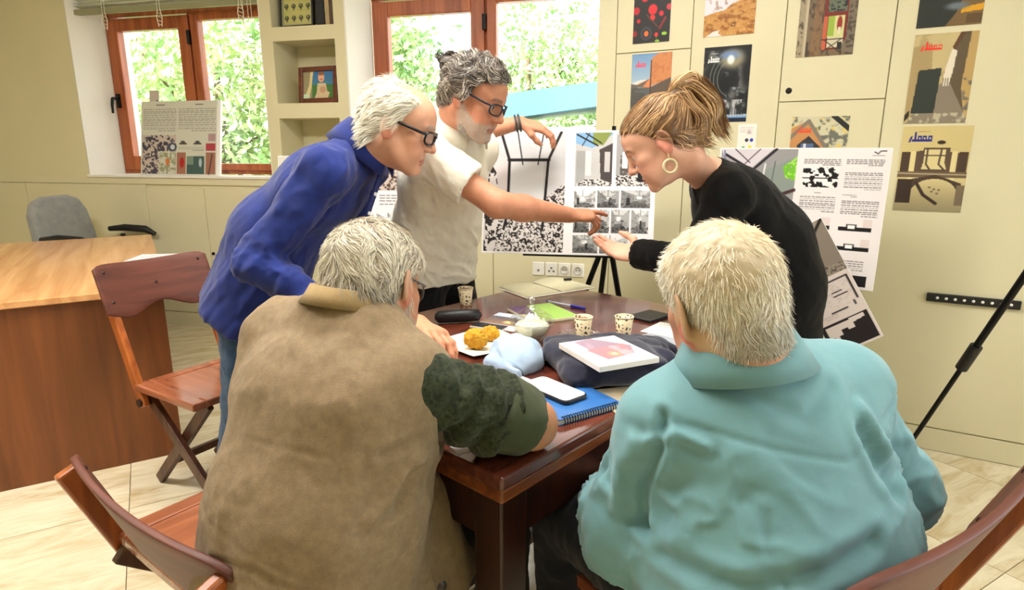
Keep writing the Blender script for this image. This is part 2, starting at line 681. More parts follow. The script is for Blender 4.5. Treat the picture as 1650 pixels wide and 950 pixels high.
# ================================================================ SETTING
R = math.radians
M = {}
M['cream'] = mat('cream_paint', rgb(220, 212, 176), 0.55, c2=rgb(214, 206, 170), scale=1.5, bump=0.03, bscale=60)
M['cream_door'] = mat('cream_lacquer', rgb(221, 213, 179), 0.42, c2=rgb(215, 207, 173), scale=2.0, bump=0.02, bscale=40)
M['white_plaster'] = mat('white_plaster', rgb(236, 233, 226), 0.8, noise=0.04, scale=4, bump=0.08, bscale=45)
M['ceiling'] = mat('ceiling_paint', rgb(235, 232, 222), 0.9, noise=0.03, scale=3)
M['win_wood'] = wood('window_wood', rgb(138, 66, 32), rgb(184, 102, 58), axis=2, rough=0.35, scale=3)
M['black_metal'] = mat('black_metal', rgb(22, 22, 24), 0.4, noise=0.2, scale=30, metal=0.6)
M['black_plastic'] = mat('black_plastic', rgb(20, 20, 22), 0.45, noise=0.2, scale=40)
M['white_plastic'] = mat('white_plastic', rgb(238, 236, 230), 0.35, noise=0.03, scale=20)
M['slat'] = mat('blind_slat', rgb(226, 226, 206), 0.4, noise=0.04, scale=8)
M['rail'] = mat('blind_rail', rgb(150, 150, 118), 0.45, noise=0.05, scale=8)
M['cord'] = mat('blind_cord', rgb(232, 226, 205), 0.8, noise=0.1, scale=60)
M['dark'] = mat('dark_hole', rgb(30, 20, 16), 0.8, noise=0.1, scale=40)


def glass_mat(name, tint=(0.97, 0.99, 0.98, 1), gloss=0.07):
    m = bpy.data.materials.new(name)
    m.use_nodes = True
    nt = m.node_tree
    nt.nodes.clear()
    t = nt.nodes.new('ShaderNodeBsdfTransparent'); t.inputs[0].default_value = tint
    g = nt.nodes.new('ShaderNodeBsdfGlossy'); g.inputs['Roughness'].default_value = 0.02
    x = nt.nodes.new('ShaderNodeMixShader'); x.inputs[0].default_value = gloss
    o = nt.nodes.new('ShaderNodeOutputMaterial')
    nt.links.new(t.outputs[0], x.inputs[1]); nt.links.new(g.outputs[0], x.inputs[2]); nt.links.new(x.outputs[0], o.inputs[0])
    return m


M['pane'] = glass_mat('window_glass')

# --- floor: big marble tiles with fine joints
FLOOR = [(-4.85, -2.45), (3.25, -2.45), (3.25, 1.8), (0.72, 3.9), (-4.85, 5.3)]
m, nt, p = new_mat('marble')
N_, L_ = nt.nodes, nt.links
p.inputs['Roughness'].default_value = 0.16
p.inputs['Specular IOR Level'].default_value = 0.55
oi = N_.new('ShaderNodeObjectInfo')
tc = N_.new('ShaderNodeTexCoord')
ad = N_.new('ShaderNodeVectorMath'); ad.operation = 'ADD'
sc_ = N_.new('ShaderNodeVectorMath'); sc_.operation = 'SCALE'; sc_.inputs['Scale'].default_value = 1.0
L_.new(oi.outputs['Location'], sc_.inputs[0])
L_.new(tc.outputs['Object'], ad.inputs[0]); L_.new(sc_.outputs[0], ad.inputs[1])
mp = N_.new('ShaderNodeMapping'); mp.inputs['Scale'].default_value = (1.3, 5.0, 1)
mp.inputs['Rotation'].default_value = (0, 0, 0.5)
L_.new(ad.outputs[0], mp.inputs['Vector'])
nz = N_.new('ShaderNodeTexNoise'); nz.inputs['Scale'].default_value = 2.6; nz.inputs['Detail'].default_value = 9
nz.inputs['Roughness'].default_value = 0.65; nz.inputs['Distortion'].default_value = 0.8
L_.new(mp.outputs[0], nz.inputs['Vector'])
rp = N_.new('ShaderNodeValToRGB')
e = rp.color_ramp.elements
e[0].position = 0.30; e[0].color = rgb(190, 166, 122)
e[1].position = 0.52; e[1].color = rgb(220, 208, 178)
q_ = e.new(0.75); q_.color = rgb(236, 226, 200)
L_.new(nz.outputs['Fac'], rp.inputs['Fac'])
L_.new(rp.outputs['Color'], p.inputs['Base Color'])
M['marble'] = m
M['grout'] = mat('grout', rgb(150, 132, 100), 0.9, noise=0.2, scale=40)

fl = MB().prism(FLOOR, -0.12, -0.006, 'xy').build('floor', M['grout'])
tag(fl, kind='structure', label='cream veined marble tiled floor of the room')
ts = 0.6
tile_me = MB().box((0.0015, 0.0015, -0.006), (ts - 0.0015, ts - 0.0015, 0.0)).mesh('tile')
tile_me.materials.append(M['marble'])
ca, sa = math.cos(R(30)), math.sin(R(30))


def in_poly(x, y, P):
    c = False
    for i in range(len(P)):
        x0, y0 = P[i]; x1, y1 = P[(i + 1) % len(P)]
        if (y0 > y) != (y1 > y) and x < (x1 - x0) * (y - y0) / (y1 - y0) + x0: c = not c
    return c


for i in range(-12, 12):
    for j in range(-8, 14):
        u0, v0 = i * ts - 0.2, j * ts + 0.1
        ok = all(in_poly(u * ca - v * sa, u * sa + v * ca, FLOOR) for u in (u0, u0 + ts) for v in (v0, v0 + ts))
        cx, cy = (u0 + ts / 2) * ca - (v0 + ts / 2) * sa, (u0 + ts / 2) * sa + (v0 + ts / 2) * ca
        if not in_poly(cx, cy, FLOOR) or cy < -1.2: continue
        if not ok and cy < 1.0: continue
        t = bpy.data.objects.new('tile', tile_me)
        t.location = (u0 * ca - v0 * sa, u0 * sa + v0 * ca, 0)
        t.rotation_euler = (0, 0, R(30))
        t.parent = fl
        COL.objects.link(t)

CEIL = 2.75
ce = MB().prism(FLOOR, CEIL, CEIL + 0.12, 'xy').build('ceiling', M['ceiling'])
tag(ce, kind='structure')

# --- plain walls out of view
wl = MB().box((-4.85, -2.45, 0), (-4.75, 5.28, CEIL)).build('wall_left', M['cream']); tag(wl, kind='structure')
wf = MB().box((-4.85, -2.55, 0), (3.25, -2.45, CEIL)).build('wall_front', M['cream']); tag(wf, kind='structure')
ws = MB().box((3.15, -2.45, 0), (3.25, 1.85, 0.45)).box((3.15, -2.45, 2.40), (3.25, 1.85, CEIL)).box((3.15, -2.45, 0.45), (3.25, -1.35, 2.40)).box((3.15, 1.55, 0.45), (3.25, 1.85, 2.40)).build('wall_side', M['cream']); tag(ws, kind='structure')

# --- window wall. local X runs along the wall to the right, Y outwards, origin at its foot
BW_LOC, BW_ROT = (-2.64, 4.57, 0), (0, 0, R(-14.4))
T = 0.40
b = MB()
b.box((-2.3, 0.012, 0), (3.55, T, 1.10))                                   # parapet
b.prism([(-2.3, 0), (-0.52, 0), (-0.40, 0.20), (-0.40, T), (-2.3, T)], 1.10, CEIL, 'xy')   # left of window
b.box((-0.52, 0, 2.42), (3.55, T, CEIL))                                   # lintel
cz = [(1.10, 1.118), (1.50, 1.595), (1.98, 2.065), (2.40, 2.42)]
b.box((1.04, 0, 1.10), (1.125, T, 2.42)); b.box((1.57, 0, 1.10), (1.645, T, 2.42))  # pier cheeks
b.box((1.125, 0.27, 1.10), (1.57, T, 2.42))                                # niche back
for z0, z1 in cz: b.box((1.125, 0, z0), (1.57, 0.27, z1))
wb = b.build('wall_back', M['cream'], loc=BW_LOC, rot=BW_ROT); tag(wb, kind='structure')
# white plaster of the window reveals
rv = MB()
rv.prism([(-0.516, -0.001), (-0.40, 0.198), (-0.398, 0.40), (-0.392, 0.40), (-0.394, 0.198), (-0.509, -0.001)], 1.118, 2.42, 'xy')
rv.box((1.034, 0.0, 1.118), (1.0405, 0.198, 2.42))
rv.prism([(1.6445, -0.001), (1.6445, 0.199), (1.735, 0.199), (1.735, 0.198), (1.655, -0.001)], 1.118, 2.42, 'xy')
rv.build('reveal_plaster', M['white_plaster'], wb)
sl_ = MB().box((-0.53, -0.012, 1.10), (1.045, 0.23, 1.118)).box((1.64, -0.012, 1.10), (3.50, 0.23, 1.118))
sl_.build('sill', M['white_plaster'], wb, bevel=0.003)
# cabinet doors under the sill, with a plinth
for (s0, s1) in ((-2.2, -1.15), (-1.145, -0.03), (-0.026, 0.468), (0.472, 0.975), (0.979, 1.7), (1.704, 2.6), (2.604, 3.5)):
    z1 = 1.029 if -0.1 < s0 < 0.9 else 1.05
    d = MB().box((s0, -0.002, 0.112), (s1, 0.012, z1)).build('cabinet_door', M['cream_door'], wb, bevel=0.0015)
    if s0 in (-0.026, 0.472):
        lk = MB()
        lx = 0.487 if s0 > 0 else -1
        if s0 > 0:
            lk.tube([(lx + 0.01, -0.002, 0.566), (lx + 0.01, -0.012, 0.566)], 0.011, 12)
            lk.build('lock', M['black_metal'], d)
MB().box((-2.3, 0.0, 0), (3.5, 0.012, 0.106)).build('plinth', M['cream_door'], wb)
MB().box((-2.3, -0.001, 1.054), (3.5, 0.012, 1.10)).build('apron_rail', M['cream_door'], wb)


def rect_frame(mb, s0, s1, z0, z1, w, d0, d1, wt=None, wbm=None):
    wt = wt or w; wbm = wbm or w
    mb.box((s0, d0, z0), (s0 + w, d1, z1)); mb.box((s1 - w, d0, z0), (s1, d1, z1))
    mb.box((s0 + w, d0, z1 - wt), (s1 - w, d1, z1)); mb.box((s0 + w, d0, z0), (s1 - w, d1, z0 + wbm))


def window(name, s0, s1, sm, label):
    w = empty(name, BW_LOC, R(-14.4)); tag(w, label, kind='structure')
    f = MB(); rect_frame(f, s0, s1, 1.122, 2.30, 0.05, 0.20, 0.27); f.box((sm - 0.03, 0.205, 1.172), (sm + 0.03, 0.27, 2.25))
    f.build('frame', M['win_wood'], w, bevel=0.004)
    for k, (a, c) in enumerate(((s0 + 0.03, sm - 0.004), (sm + 0.012, s1 - 0.03))):
        z1 = 2.215 if k == 0 else 2.225
        ww = 0.088 if k == 0 else 0.062
        s_ = MB(); rect_frame(s_, a, c, 1.15, z1, ww, 0.178, 0.24, 0.085 if k == 0 else 0.05, 0.10 if k == 0 else 0.05)
        so = s_.build('sash', M['win_wood'], w, bevel=0.006)
        MB().box((a + ww - 0.01, 0.206, 1.16), (c - ww + 0.01, 0.212, z1 - 0.03)).build('pane', M['pane'], so)
    MB().box((s0, 0.2, 2.228), (s1, 0.268, 2.30)).build('head_board', M['win_wood'], w)
    h = MB().box((sm - 0.012, 0.165, 2.02), (sm + 0.012, 0.182, 2.11)).tube([(sm, 0.166, 2.02), (sm, 0.166, 2.11)], 0.012, 8)
    h.build('hinge', M['black_metal'], w)
    return w


w1 = window('window_1', -0.396, 1.08, 0.34, 'left wooden casement window above the cream cabinets')
hd = MB().box((-0.352, 0.165, 1.60), (-0.322, 0.18, 1.70)).tube([(-0.337, 0.165, 1.665), (-0.337, 0.12, 1.665)], 0.010, 10)
hd.tube([(-0.337, 0.122, 1.668), (-0.345, 0.118, 1.62), (-0.35, 0.12, 1.56)], [0.011, 0.010, 0.008], 10)
hd.build('window_handle', M['black_metal'], w1)
w2 = window('window_2', 1.735, 3.45, 2.505, 'wide wooden window behind the man in the white shirt')

w3 = empty('added_window', (3.20, 0.1, 0)); tag(w3, 'unseen wooden window added in the side wall to light the right of the room', kind='structure')  # added, out of view: its daylight brightens the right wall and floor
f3 = MB()
for y0, y1, z0, z1 in ((-1.45, -1.38, 0.45, 2.40), (1.38, 1.45, 0.45, 2.40), (-0.03, 0.03, 0.52, 2.33), (-1.38, 1.38, 0.45, 0.52), (-1.38, 1.38, 2.33, 2.40)):
    f3.box((-0.035, y0, z0), (0.035, y1, z1))
f3.build('frame', M['win_wood'], w3, bevel=0.004)
for y0, y1 in ((-1.38, -0.03), (0.03, 1.38)):
    MB().box((-0.004, y0, 0.52), (0.004, y1, 2.33)).build('pane', M['pane'], w3)

# --- venetian blind in front of the left window
bl = empty('venetian_blind', BW_LOC, R(-14.4))
tag(bl, 'pale green slatted venetian blind drawn up over the left window', 'blind')
BZ, BD = 2.225, 0.06
MB().box((-0.80, BD - 0.02, BZ), (1.03, BD + 0.02, BZ + 0.035)).build('bottom_rail', M['rail'], bl, bevel=0.004)
slat_me = MB().prism([(-0.024, -0.003), (-0.012, 0.001), (0.0, 0.0025), (0.012, 0.002), (0.024, -0.001),
                      (0.024, 0.0), (0.012, 0.003), (0.0, 0.0035), (-0.012, 0.002), (-0.024, -0.002)], -0.80, 1.03, 'yz').mesh('slat')
slat_me.materials.append(M['slat'])
for k in range(17):
    o = bpy.data.objects.new('slat', slat_me); o.parent = bl
    o.location = (0, BD, BZ + 0.05 + k * 0.0215); o.rotation_euler = (R(-18), 0, 0)
    COL.objects.link(o)
MB().box((-0.82, BD - 0.03, 2.60), (1.035, BD + 0.03, 2.64)).build('head_rail', M['slat'], bl, bevel=0.003)
for sx in (-0.22, 0.24, 0.88):
    c = MB()
    for o_ in (-0.01, 0.01):
        c.tube([(sx + o_, BD - 0.027, 2.62), (sx + o_, BD - 0.027, BZ - 0.0)], 0.0022, 6)
        c.tube([(sx + o_, BD - 0.027, BZ), (sx + o_ * 2.2, BD - 0.027, BZ - 0.05), (sx + o_ * 1.2, BD - 0.026, BZ - 0.11)], 0.003, 6)
    for k in range(4):
        c.tube([(sx - 0.014, BD - 0.027, BZ - 0.02 - k * 0.024), (sx + 0.014, BD - 0.027, BZ - 0.03 - k * 0.024)], 0.0025, 6)
    c.build('ladder_cord', M['cord'], bl)
c = MB()
for o_ in (0.90, 0.935, 0.96):
    c.tube([(o_, BD - 0.03, 2.62), (o_ + 0.004, BD - 0.03, 2.0), (o_ + 0.002, BD - 0.03, 1.62 + 0.1 * (o_ - 0.9))], 0.0016, 6)
c.build('pull_cord', M['cord'], bl)

# --- right-hand wall of flush cupboards
RW_LOC, RW_ROT = (1.82, 2.55, 0), (0, 0, R(-30))
wr = MB().box((-1.60, 0.012, 0), (1.62, 0.34, CEIL)).build('wall_right', M['cream'], loc=RW_LOC, rot=RW_ROT)
tag(wr, kind='structure')
g = 0.0022
panels = [(-1.60, -1.50, 0.106, CEIL, 'filler_panel'), (-1.50, -1.126, 0.106, 1.764, 'cabinet_door'), (-1.50, -1.126, 1.764, CEIL, 'cabinet_door'),
          (-1.126, -0.72, 0.106, CEIL, 'cabinet_door'), (-0.72, -0.306, 1.506, CEIL, 'cabinet_door'), (-0.72, -0.306, 0.106, 1.506, 'filler_panel'),
          (-0.306, 1.62, 0.106, CEIL, 'filler_panel'), (-1.60, 1.62, 0.0, 0.104, 'plinth')]
for (s0, s1, z0, z1, nm) in panels:
    d = MB().box((s0 + g, 0.0, z0 + g), (s1 - g, 0.0125, z1 - g)).build(nm, M['cream_door'], wr, bevel=0.001)
    if nm == 'cabinet_door' and abs(z0 - 1.506) < 1e-6:
        k_ = MB().lathe([(0.0, 0.003), (0.010, 0.003), (0.0135, 0.0), (0.0135, -0.004)], n=16)
        o = k_.build('key_hole', M['dark'], d, loc=(-0.682, 0.0, 1.553), rot=(R(90), 0, 0))
# black bar with white studs
sb = empty('wall_strip', RW_LOC, R(-30))
tag(sb, 'black bar with a row of white studs fixed to the cream wall at right', 'wall strip')
MB().box((-0.058, -0.016, 0.672), (0.26, 0.0, 0.708)).build('bar', M['black_plastic'], sb, bevel=0.003)
for k in range(9):
    st = MB().lathe([(0.0, 0.004), (0.0045, 0.004), (0.006, 0.0)], n=10)
    st.build('stud', M['white_plastic'], sb, loc=(-0.02 + k * 0.031, -0.016, 0.690), rot=(R(90), 0, 0))
# small steel catch beside the easel
MBc = MB().box((-1.30, -0.012, 1.085), (-1.275, 0.0, 1.15)).box((-1.262, -0.006, 1.09), (-1.25, 0.0, 1.15))
cc = MBc.build('door_catch', mat('steel', rgb(190, 186, 170), 0.35, noise=0.1, scale=30, metal=0.7), loc=RW_LOC, rot=RW_ROT, bevel=0.002)
tag(cc, 'small steel catch on the cream cupboard beside the middle board', 'catch')

# --- wall sockets under the window, behind the table
M['socket_dark'] = mat('socket_grey', rgb(120, 118, 112), 0.6, noise=0.1, scale=50)
for k in range(4):
    s = empty('wall_socket', BW_LOC, R(-14.4))
    tag(s, ['white socket plate with one small hole, leftmost of the four', 'white socket plate with three small holes, second of the four',
            'round white mains socket, third of the four in the row', 'round white mains socket nearest the right cupboards'][k], 'socket', 'wall sockets in a row')
    x = 2.862 + k * 0.083
    MB().box((x, -0.012, 0.528), (x + 0.076, 0.0, 0.612)).build('plate', M['white_plastic'], s, bevel=0.004)
    cx, cz_ = x + 0.038, 0.57
    if k == 0:
        MB().tube([(cx, -0.0118, cz_ - 0.01), (cx, -0.015, cz_ - 0.01)], 0.007, 10).build('port', M['socket_dark'], s)
    elif k == 1:
        for dx, dz in ((-0.014, -0.012), (0.014, -0.012), (0.0, 0.008)):
            MB().tube([(cx + dx, -0.0118, cz_ + dz), (cx + dx, -0.015, cz_ + dz)], 0.007, 10).build('port', M['socket_dark'], s)
    else:
        ring = MB().lathe([(0.027, 0.0), (0.027, 0.006), (0.022, 0.006), (0.022, 0.001), (0.0, 0.001)], n=24)
        ring.build('insert', mat('socket_white', rgb(215, 212, 204), 0.4, noise=0.03, scale=30), s, loc=(cx, -0.012, cz_), rot=(R(90), 0, 0))
        for dx in (-0.009, 0.009):
            MB().tube([(cx + dx, -0.0128, cz_), (cx + dx, -0.0145, cz_)], 0.0035, 8).build('pin_hole', M['dark'], s)

# --- unseen ceiling lights, added to brighten the people, table and walls
for i, (lx, ly, pw) in enumerate(((-2.2, 1.5, 64), (-0.2, 1.85, 40), (-0.45, 1.05, 15), (1.65, 0.1, 10), (0.7, 0.9, 8))):
    t = empty('ceiling_fill_light', (lx, ly, CEIL))
    tag(t, ['added flat ceiling fill light nearest the desk', 'added flat ceiling fill light over the far side of the table', 'added flat ceiling fill light above the man in the waistcoat',
            'added flat ceiling fill light near the right wall', 'added flat ceiling fill light above the man in the teal shirt'][i], 'light', 'added ceiling fill lights')
    MB().box((-0.62, -0.17, -0.05), (0.62, 0.17, 0.0)).build('housing', M['white_plastic'], t, bevel=0.006)
    ld = bpy.data.lights.new('fill_lamp', 'AREA'); ld.shape = 'RECTANGLE'; ld.size = 1.18; ld.size_y = 0.28
    ld.energy = pw; ld.color = (1.0, 0.955, 0.89)
    lo = bpy.data.objects.new('fill_lamp', ld); lo.location = (0, 0, -0.056); lo.parent = t
    COL.objects.link(lo)

# --- outside: ground, pale roof, trees
gr = MB().prism([(-14, 5.6), (0.8, 4.3), (14, 3.2), (20, 30), (-22, 30)], -0.7, -0.6, 'xy').build('ground', mat('outdoor_ground', rgb(150, 160, 110), 0.9, noise=0.3, scale=0.8))
tag(gr, kind='structure')
sh = empty('low_building', (0.9, 7.4, -0.6), R(8))
tag(sh, 'low white building with a pale blue roof outside the wide window', 'building')
MB().box((-1.6, 0, 0), (3.4, 2.5, 2.15)).build('wall', mat('white_render', rgb(240, 242, 242), 0.8, noise=0.05, scale=3), sh)
rf = MB()
prof = [(-1.75 + 5.3 * k / 12.0, 2.02 + 0.55 * math.sin(math.pi * (0.05 + 0.5 * k / 12.0))) for k in range(13)]
rf.prism(prof + [(x, z + 0.26) for x, z in reversed(prof)], -0.25, 2.8, 'xz')
rf.build('roof', mat('blue_roof', rgb(84, 148, 180), 0.35, noise=0.1, scale=2), sh)

m, nt, p = new_mat('leaf_green')
oi = nt.nodes.new('ShaderNodeTexCoord')
nz = nt.nodes.new('ShaderNodeTexNoise'); nz.inputs['Scale'].default_value = 2.2; nz.inputs['Detail'].default_value = 5
nt.links.new(oi.outputs['Object'], nz.inputs['Vector'])
rp = nt.nodes.new('ShaderNodeValToRGB')
rp.color_ramp.elements[0].position = 0.35; rp.color_ramp.elements[0].color = rgb(128, 172, 108)
rp.color_ramp.elements[1].position = 0.65; rp.color_ramp.elements[1].color = rgb(208, 218, 160)
nt.links.new(nz.outputs['Fac'], rp.inputs['Fac']); nt.links.new(rp.outputs['Color'], p.inputs['Base Color'])
p.inputs['Roughness'].default_value = 0.55
p.inputs['Transmission Weight'].default_value = 0.0
M['leaf'] = m
M['bark'] = mat('bark', rgb(120, 100, 78), 0.9, noise=0.4, scale=12, bump=0.4)


def tree(loc, rx, rz, hc, n, label, seed, leaf=0.065):
    r = np.random.default_rng(seed)
    t = empty('tree', loc); tag(t, label, 'tree', 'trees outside the windows')
    tr = MB().tube([(0, 0, 0), (0.05, 0.02, hc * 0.6), (0.0, 0.05, hc + rz * 0.3)], [0.12, 0.09, 0.04], 8)
    for k in range(6):
        a = r.random() * 6.28
        tr.tube([(0.02, 0.02, hc * (0.6 + 0.06 * k)), (0.6 * rx * math.cos(a), 0.6 * rx * math.sin(a), hc + rz * (r.random() - 0.2))], [0.04, 0.012], 6)
    tr.build('trunk', M['bark'], t)
    # leaves gathered in sprays inside the crown
    nc = 46
    cc_ = r.normal(size=(nc, 3)); cc_ /= np.linalg.norm(cc_, axis=1, keepdims=True); cc_ *= (0.35 + 0.6 * r.random((nc, 1)))
    c = cc_[r.integers(0, nc, n)] + r.normal(size=(n, 3)) * 0.16
    c = c * np.array([rx, rx, rz]) + np.array([0, 0, hc])
    a = r.normal(size=(n, 3)); a /= np.linalg.norm(a, axis=1, keepdims=True)
    bvec = np.cross(a, r.normal(size=(n, 3))); bvec /= np.linalg.norm(bvec, axis=1, keepdims=True)
    L = leaf * (0.6 + 0.8 * r.random((n, 1)))
    V = np.stack([c - a * L, c + bvec * L * 0.42 + a * L * 0.1, c + a * L, c - bvec * L * 0.42 + a * L * 0.1], 1).reshape(-1, 3)
    F = np.arange(4 * n).reshape(n, 4)
    o = link_mesh('foliage', np_mesh('foliage', V, F, smooth=False), M['leaf'], t)
    o['kind'] = 'stuff'
    return t


tree((-6.6, 10.0, -0.6), 1.7, 1.8, 2.6, 10500, 'leafy tree outside, seen at the left edge of the left window', 1)
tree((-4.0, 8.8, -0.6), 1.6, 1.7, 2.4, 10500, 'leafy tree outside the right half of the left window', 2)
tree((-1.9, 9.4, -0.6), 1.5, 1.7, 2.7, 10500, 'leafy tree outside, seen through the left pane of the wide window', 3)
tree((0.3, 12.2, -0.6), 1.7, 1.8, 3.0, 10500, 'leafy tree outside, seen through the middle of the wide window', 4)
tree((2.9, 12.6, -0.6), 1.7, 1.8, 3.0, 10500, 'leafy tree outside behind the pale blue roof', 5)

# ================================================================ PRINT
PRINT = attr_mat('printed_paper', rough=0.42, spec=0.35)
PRINT_M = attr_mat('printed_board', rough=0.6, spec=0.25)
GREY = lambda g: (g, g, g)


def pebbles(cv, m, f, dark=(40, 34, 34), light=(214, 208, 206), off=0.0, sx=1.0, sy=1.0):
    cv.mix(m, light)
    n = vnoise(cv.P * np.array([sx, sy, 1]), f, off) + 0.5 * vnoise(cv.P * np.array([sx, sy, 1]), f * 2.1, off + 3)
    cv.mix(m * sstep(n, 0.0, 0.12), dark)
    return cv


def room_photo(cv, x0, y0, x1, y1, seed):
    """a small black-and-white interior photograph"""
    r = np.random.default_rng(seed)
    w, h = x1 - x0, y1 - y0
    q = lambda a, b: (x0 + a * w, y0 + b * h)
    g = 150 + 50 * r.random()
    cv.rect(x0, y0, x1, y1, GREY(g))
    vx, vy = 0.35 + 0.3 * r.random(), 0.4 + 0.15 * r.random()
    a, b_ = 0.16 + 0.08 * r.random(), 0.14 + 0.08 * r.random()
    cv.poly([q(0, 0), q(1, 0), q(vx + a, vy - b_), q(vx - a, vy - b_)], GREY(g + 40))
    cv.poly([q(0, 1), q(1, 1), q(vx + a, vy + b_), q(vx - a, vy + b_)], GREY(g - 60))
    cv.poly([q(0, 0), q(vx - a, vy - b_), q(vx - a, vy + b_), q(0, 1)], GREY(g - 25))
    cv.rect(*q(vx - a * 0.5, vy - b_ * 0.6), *q(vx + a * 0.5, vy + b_ * 0.4), (235, 235, 236))
    bx = cv.box(x0, y0 + 0.72 * h, x1, y1)
    cv.noise(bx, GREY(60), 0.5, -0.1, 0.3, off=seed)
    d0 = r.random() * 0.5
    cv.rect(*q(0.08 + d0, 0.45), *q(0.2 + d0, 0.82), GREY(45))
    cv.rect(*q(0.6, 0.5), *q(0.85, 0.7), GREY(100 + 60 * r.random()))
    cv.line([q(vx, 0), q(vx, vy - b_)], 1, GREY(90))
    cv.noise(cv.box(x0, y0, x1, y1) * 0.35, GREY(40), 0.25, 0.1, 0.5, off=seed + 5)


def paint_middle():
    c = Canvas(290, 212, (240, 236, 240))
    # left photograph: black frame against a pale wall, pebble floor
    c.grad(0.012, 0.012, 0.485, 0.985, (196, 196, 200), (222, 220, 224))
    c.poly([(0.10, 0.012), (0.45, 0.012), (0.375, 0.22), (0.155, 0.22)], (205, 204, 208))
    c.rect(0.165, 0.25, 0.36, 0.66, (216, 216, 220))
    c.poly([(0.012, 0.012), (0.10, 0.012), (0.15, 0.24), (0.14, 0.6), (0.012, 0.66)], (216, 206, 208))
    m = c.mpoly([(0.012, 0.70), (0.14, 0.63), (0.36, 0.63), (0.37, 0.55), (0.485, 0.42), (0.485, 0.985), (0.012, 0.985)])
    pebbles(c, m, 0.42, off=2)
    pebbles(c, c.mpoly([(0.012, 0.66), (0.10, 0.66), (0.08, 0.985), (0.012, 0.985)]), 0.2, sx=1.3, sy=0.8)
    pebbles(c, c.mpoly([(0.012, 0.18), (0.08, 0.34), (0.09, 0.5), (0.012, 0.48)]), 0.17, light=(226, 218, 220), sx=1.2, sy=0.7, off=4)
    c.noise(c.box(0.1, 0.74, 0.4, 0.86) * 0.5, (200, 196, 196), 0.2, 0.0, 0.3)
    B = (24, 22, 24)
    c.line([(0.10, 0.0), (0.155, 0.235), (0.15, 0.68), (0.13, 0.80)], 4.5, B)
    c.line([(0.46, 0.0), (0.385, 0.235), (0.365, 0.72), (0.36, 0.80)], 4.5, B)
    c.line([(0.15, 0.232), (0.39, 0.232)], 5, B)
    c.line([(0.20, 0.0), (0.235, 0.27)], 2, B)
    c.line([(0.355, 0.0), (0.325, 0.27)], 2, B)
    # right-hand photographs
    c.rect(0.54, 0.012, 0.755, 0.445, (188, 186, 186))
    c.poly([(0.54, 0.012), (0.755, 0.012), (0.755, 0.03), (0.64, 0.14), (0.54, 0.10)], (128, 168, 206))
    c.poly([(0.64, 0.012), (0.75, 0.012), (0.70, 0.12), (0.64, 0.1)], (128, 140, 70))
    c.line([(0.55, 0.03), (0.67, 0.12)], 2.5, B); c.line([(0.62, 0.02), (0.58, 0.12)], 1.5, B)
    c.line([(0.60, 0.02), (0.69, 0.1)], 2, B)
    c.rect(0.55, 0.16, 0.60, 0.42, (160, 160, 160)); c.rect(0.60, 0.16, 0.635, 0.36, (214, 214, 214))
    c.poly([(0.68, 0.15), (0.755, 0.10), (0.755, 0.42), (0.69, 0.39)], (70, 62, 62))
    c.rect(0.71, 0.17, 0.74, 0.33, (190, 186, 186))
    pebbles(c, c.mpoly([(0.54, 0.445), (0.60, 0.39), (0.69, 0.39), (0.755, 0.42), (0.755, 0.445)]), 0.5, off=8)
    c.rect(0.775, 0.012, 0.985, 0.445, (160, 158, 158))
    c.poly([(0.775, 0.012), (0.985, 0.012), (0.985, 0.13), (0.82, 0.14)], (206, 206, 208))
    c.noise(c.box(0.80, 0.16, 0.87, 0.37), (84, 76, 74), 0.3, -0.4, 0.1); c.rect(0.87, 0.16, 0.885, 0.36, (46, 42, 42))
    c.rect(0.81, 0.17, 0.84, 0.30, (220, 220, 220))
    pebbles(c, c.box(0.775, 0.36, 0.985, 0.445), 0.5, off=3)
    c.rect(0.90, 0.33, 0.95, 0.41, (28, 26, 30))
    for k, (a, b_) in enumerate(((0.54, 0.665), (0.675, 0.80), (0.81, 0.975))): room_photo(c, a, 0.475, b_, 0.618, 10 + k)
    for k, (a, b_) in enumerate(((0.54, 0.635), (0.642, 0.75), (0.76, 0.862), (0.872, 0.968))): room_photo(c, a, 0.632, b_, 0.82, 20 + k)
    for k, (a, b_) in enumerate(((0.54, 0.685), (0.695, 0.86))): room_photo(c, a, 0.838, b_, 0.985, 30 + k)
    return c


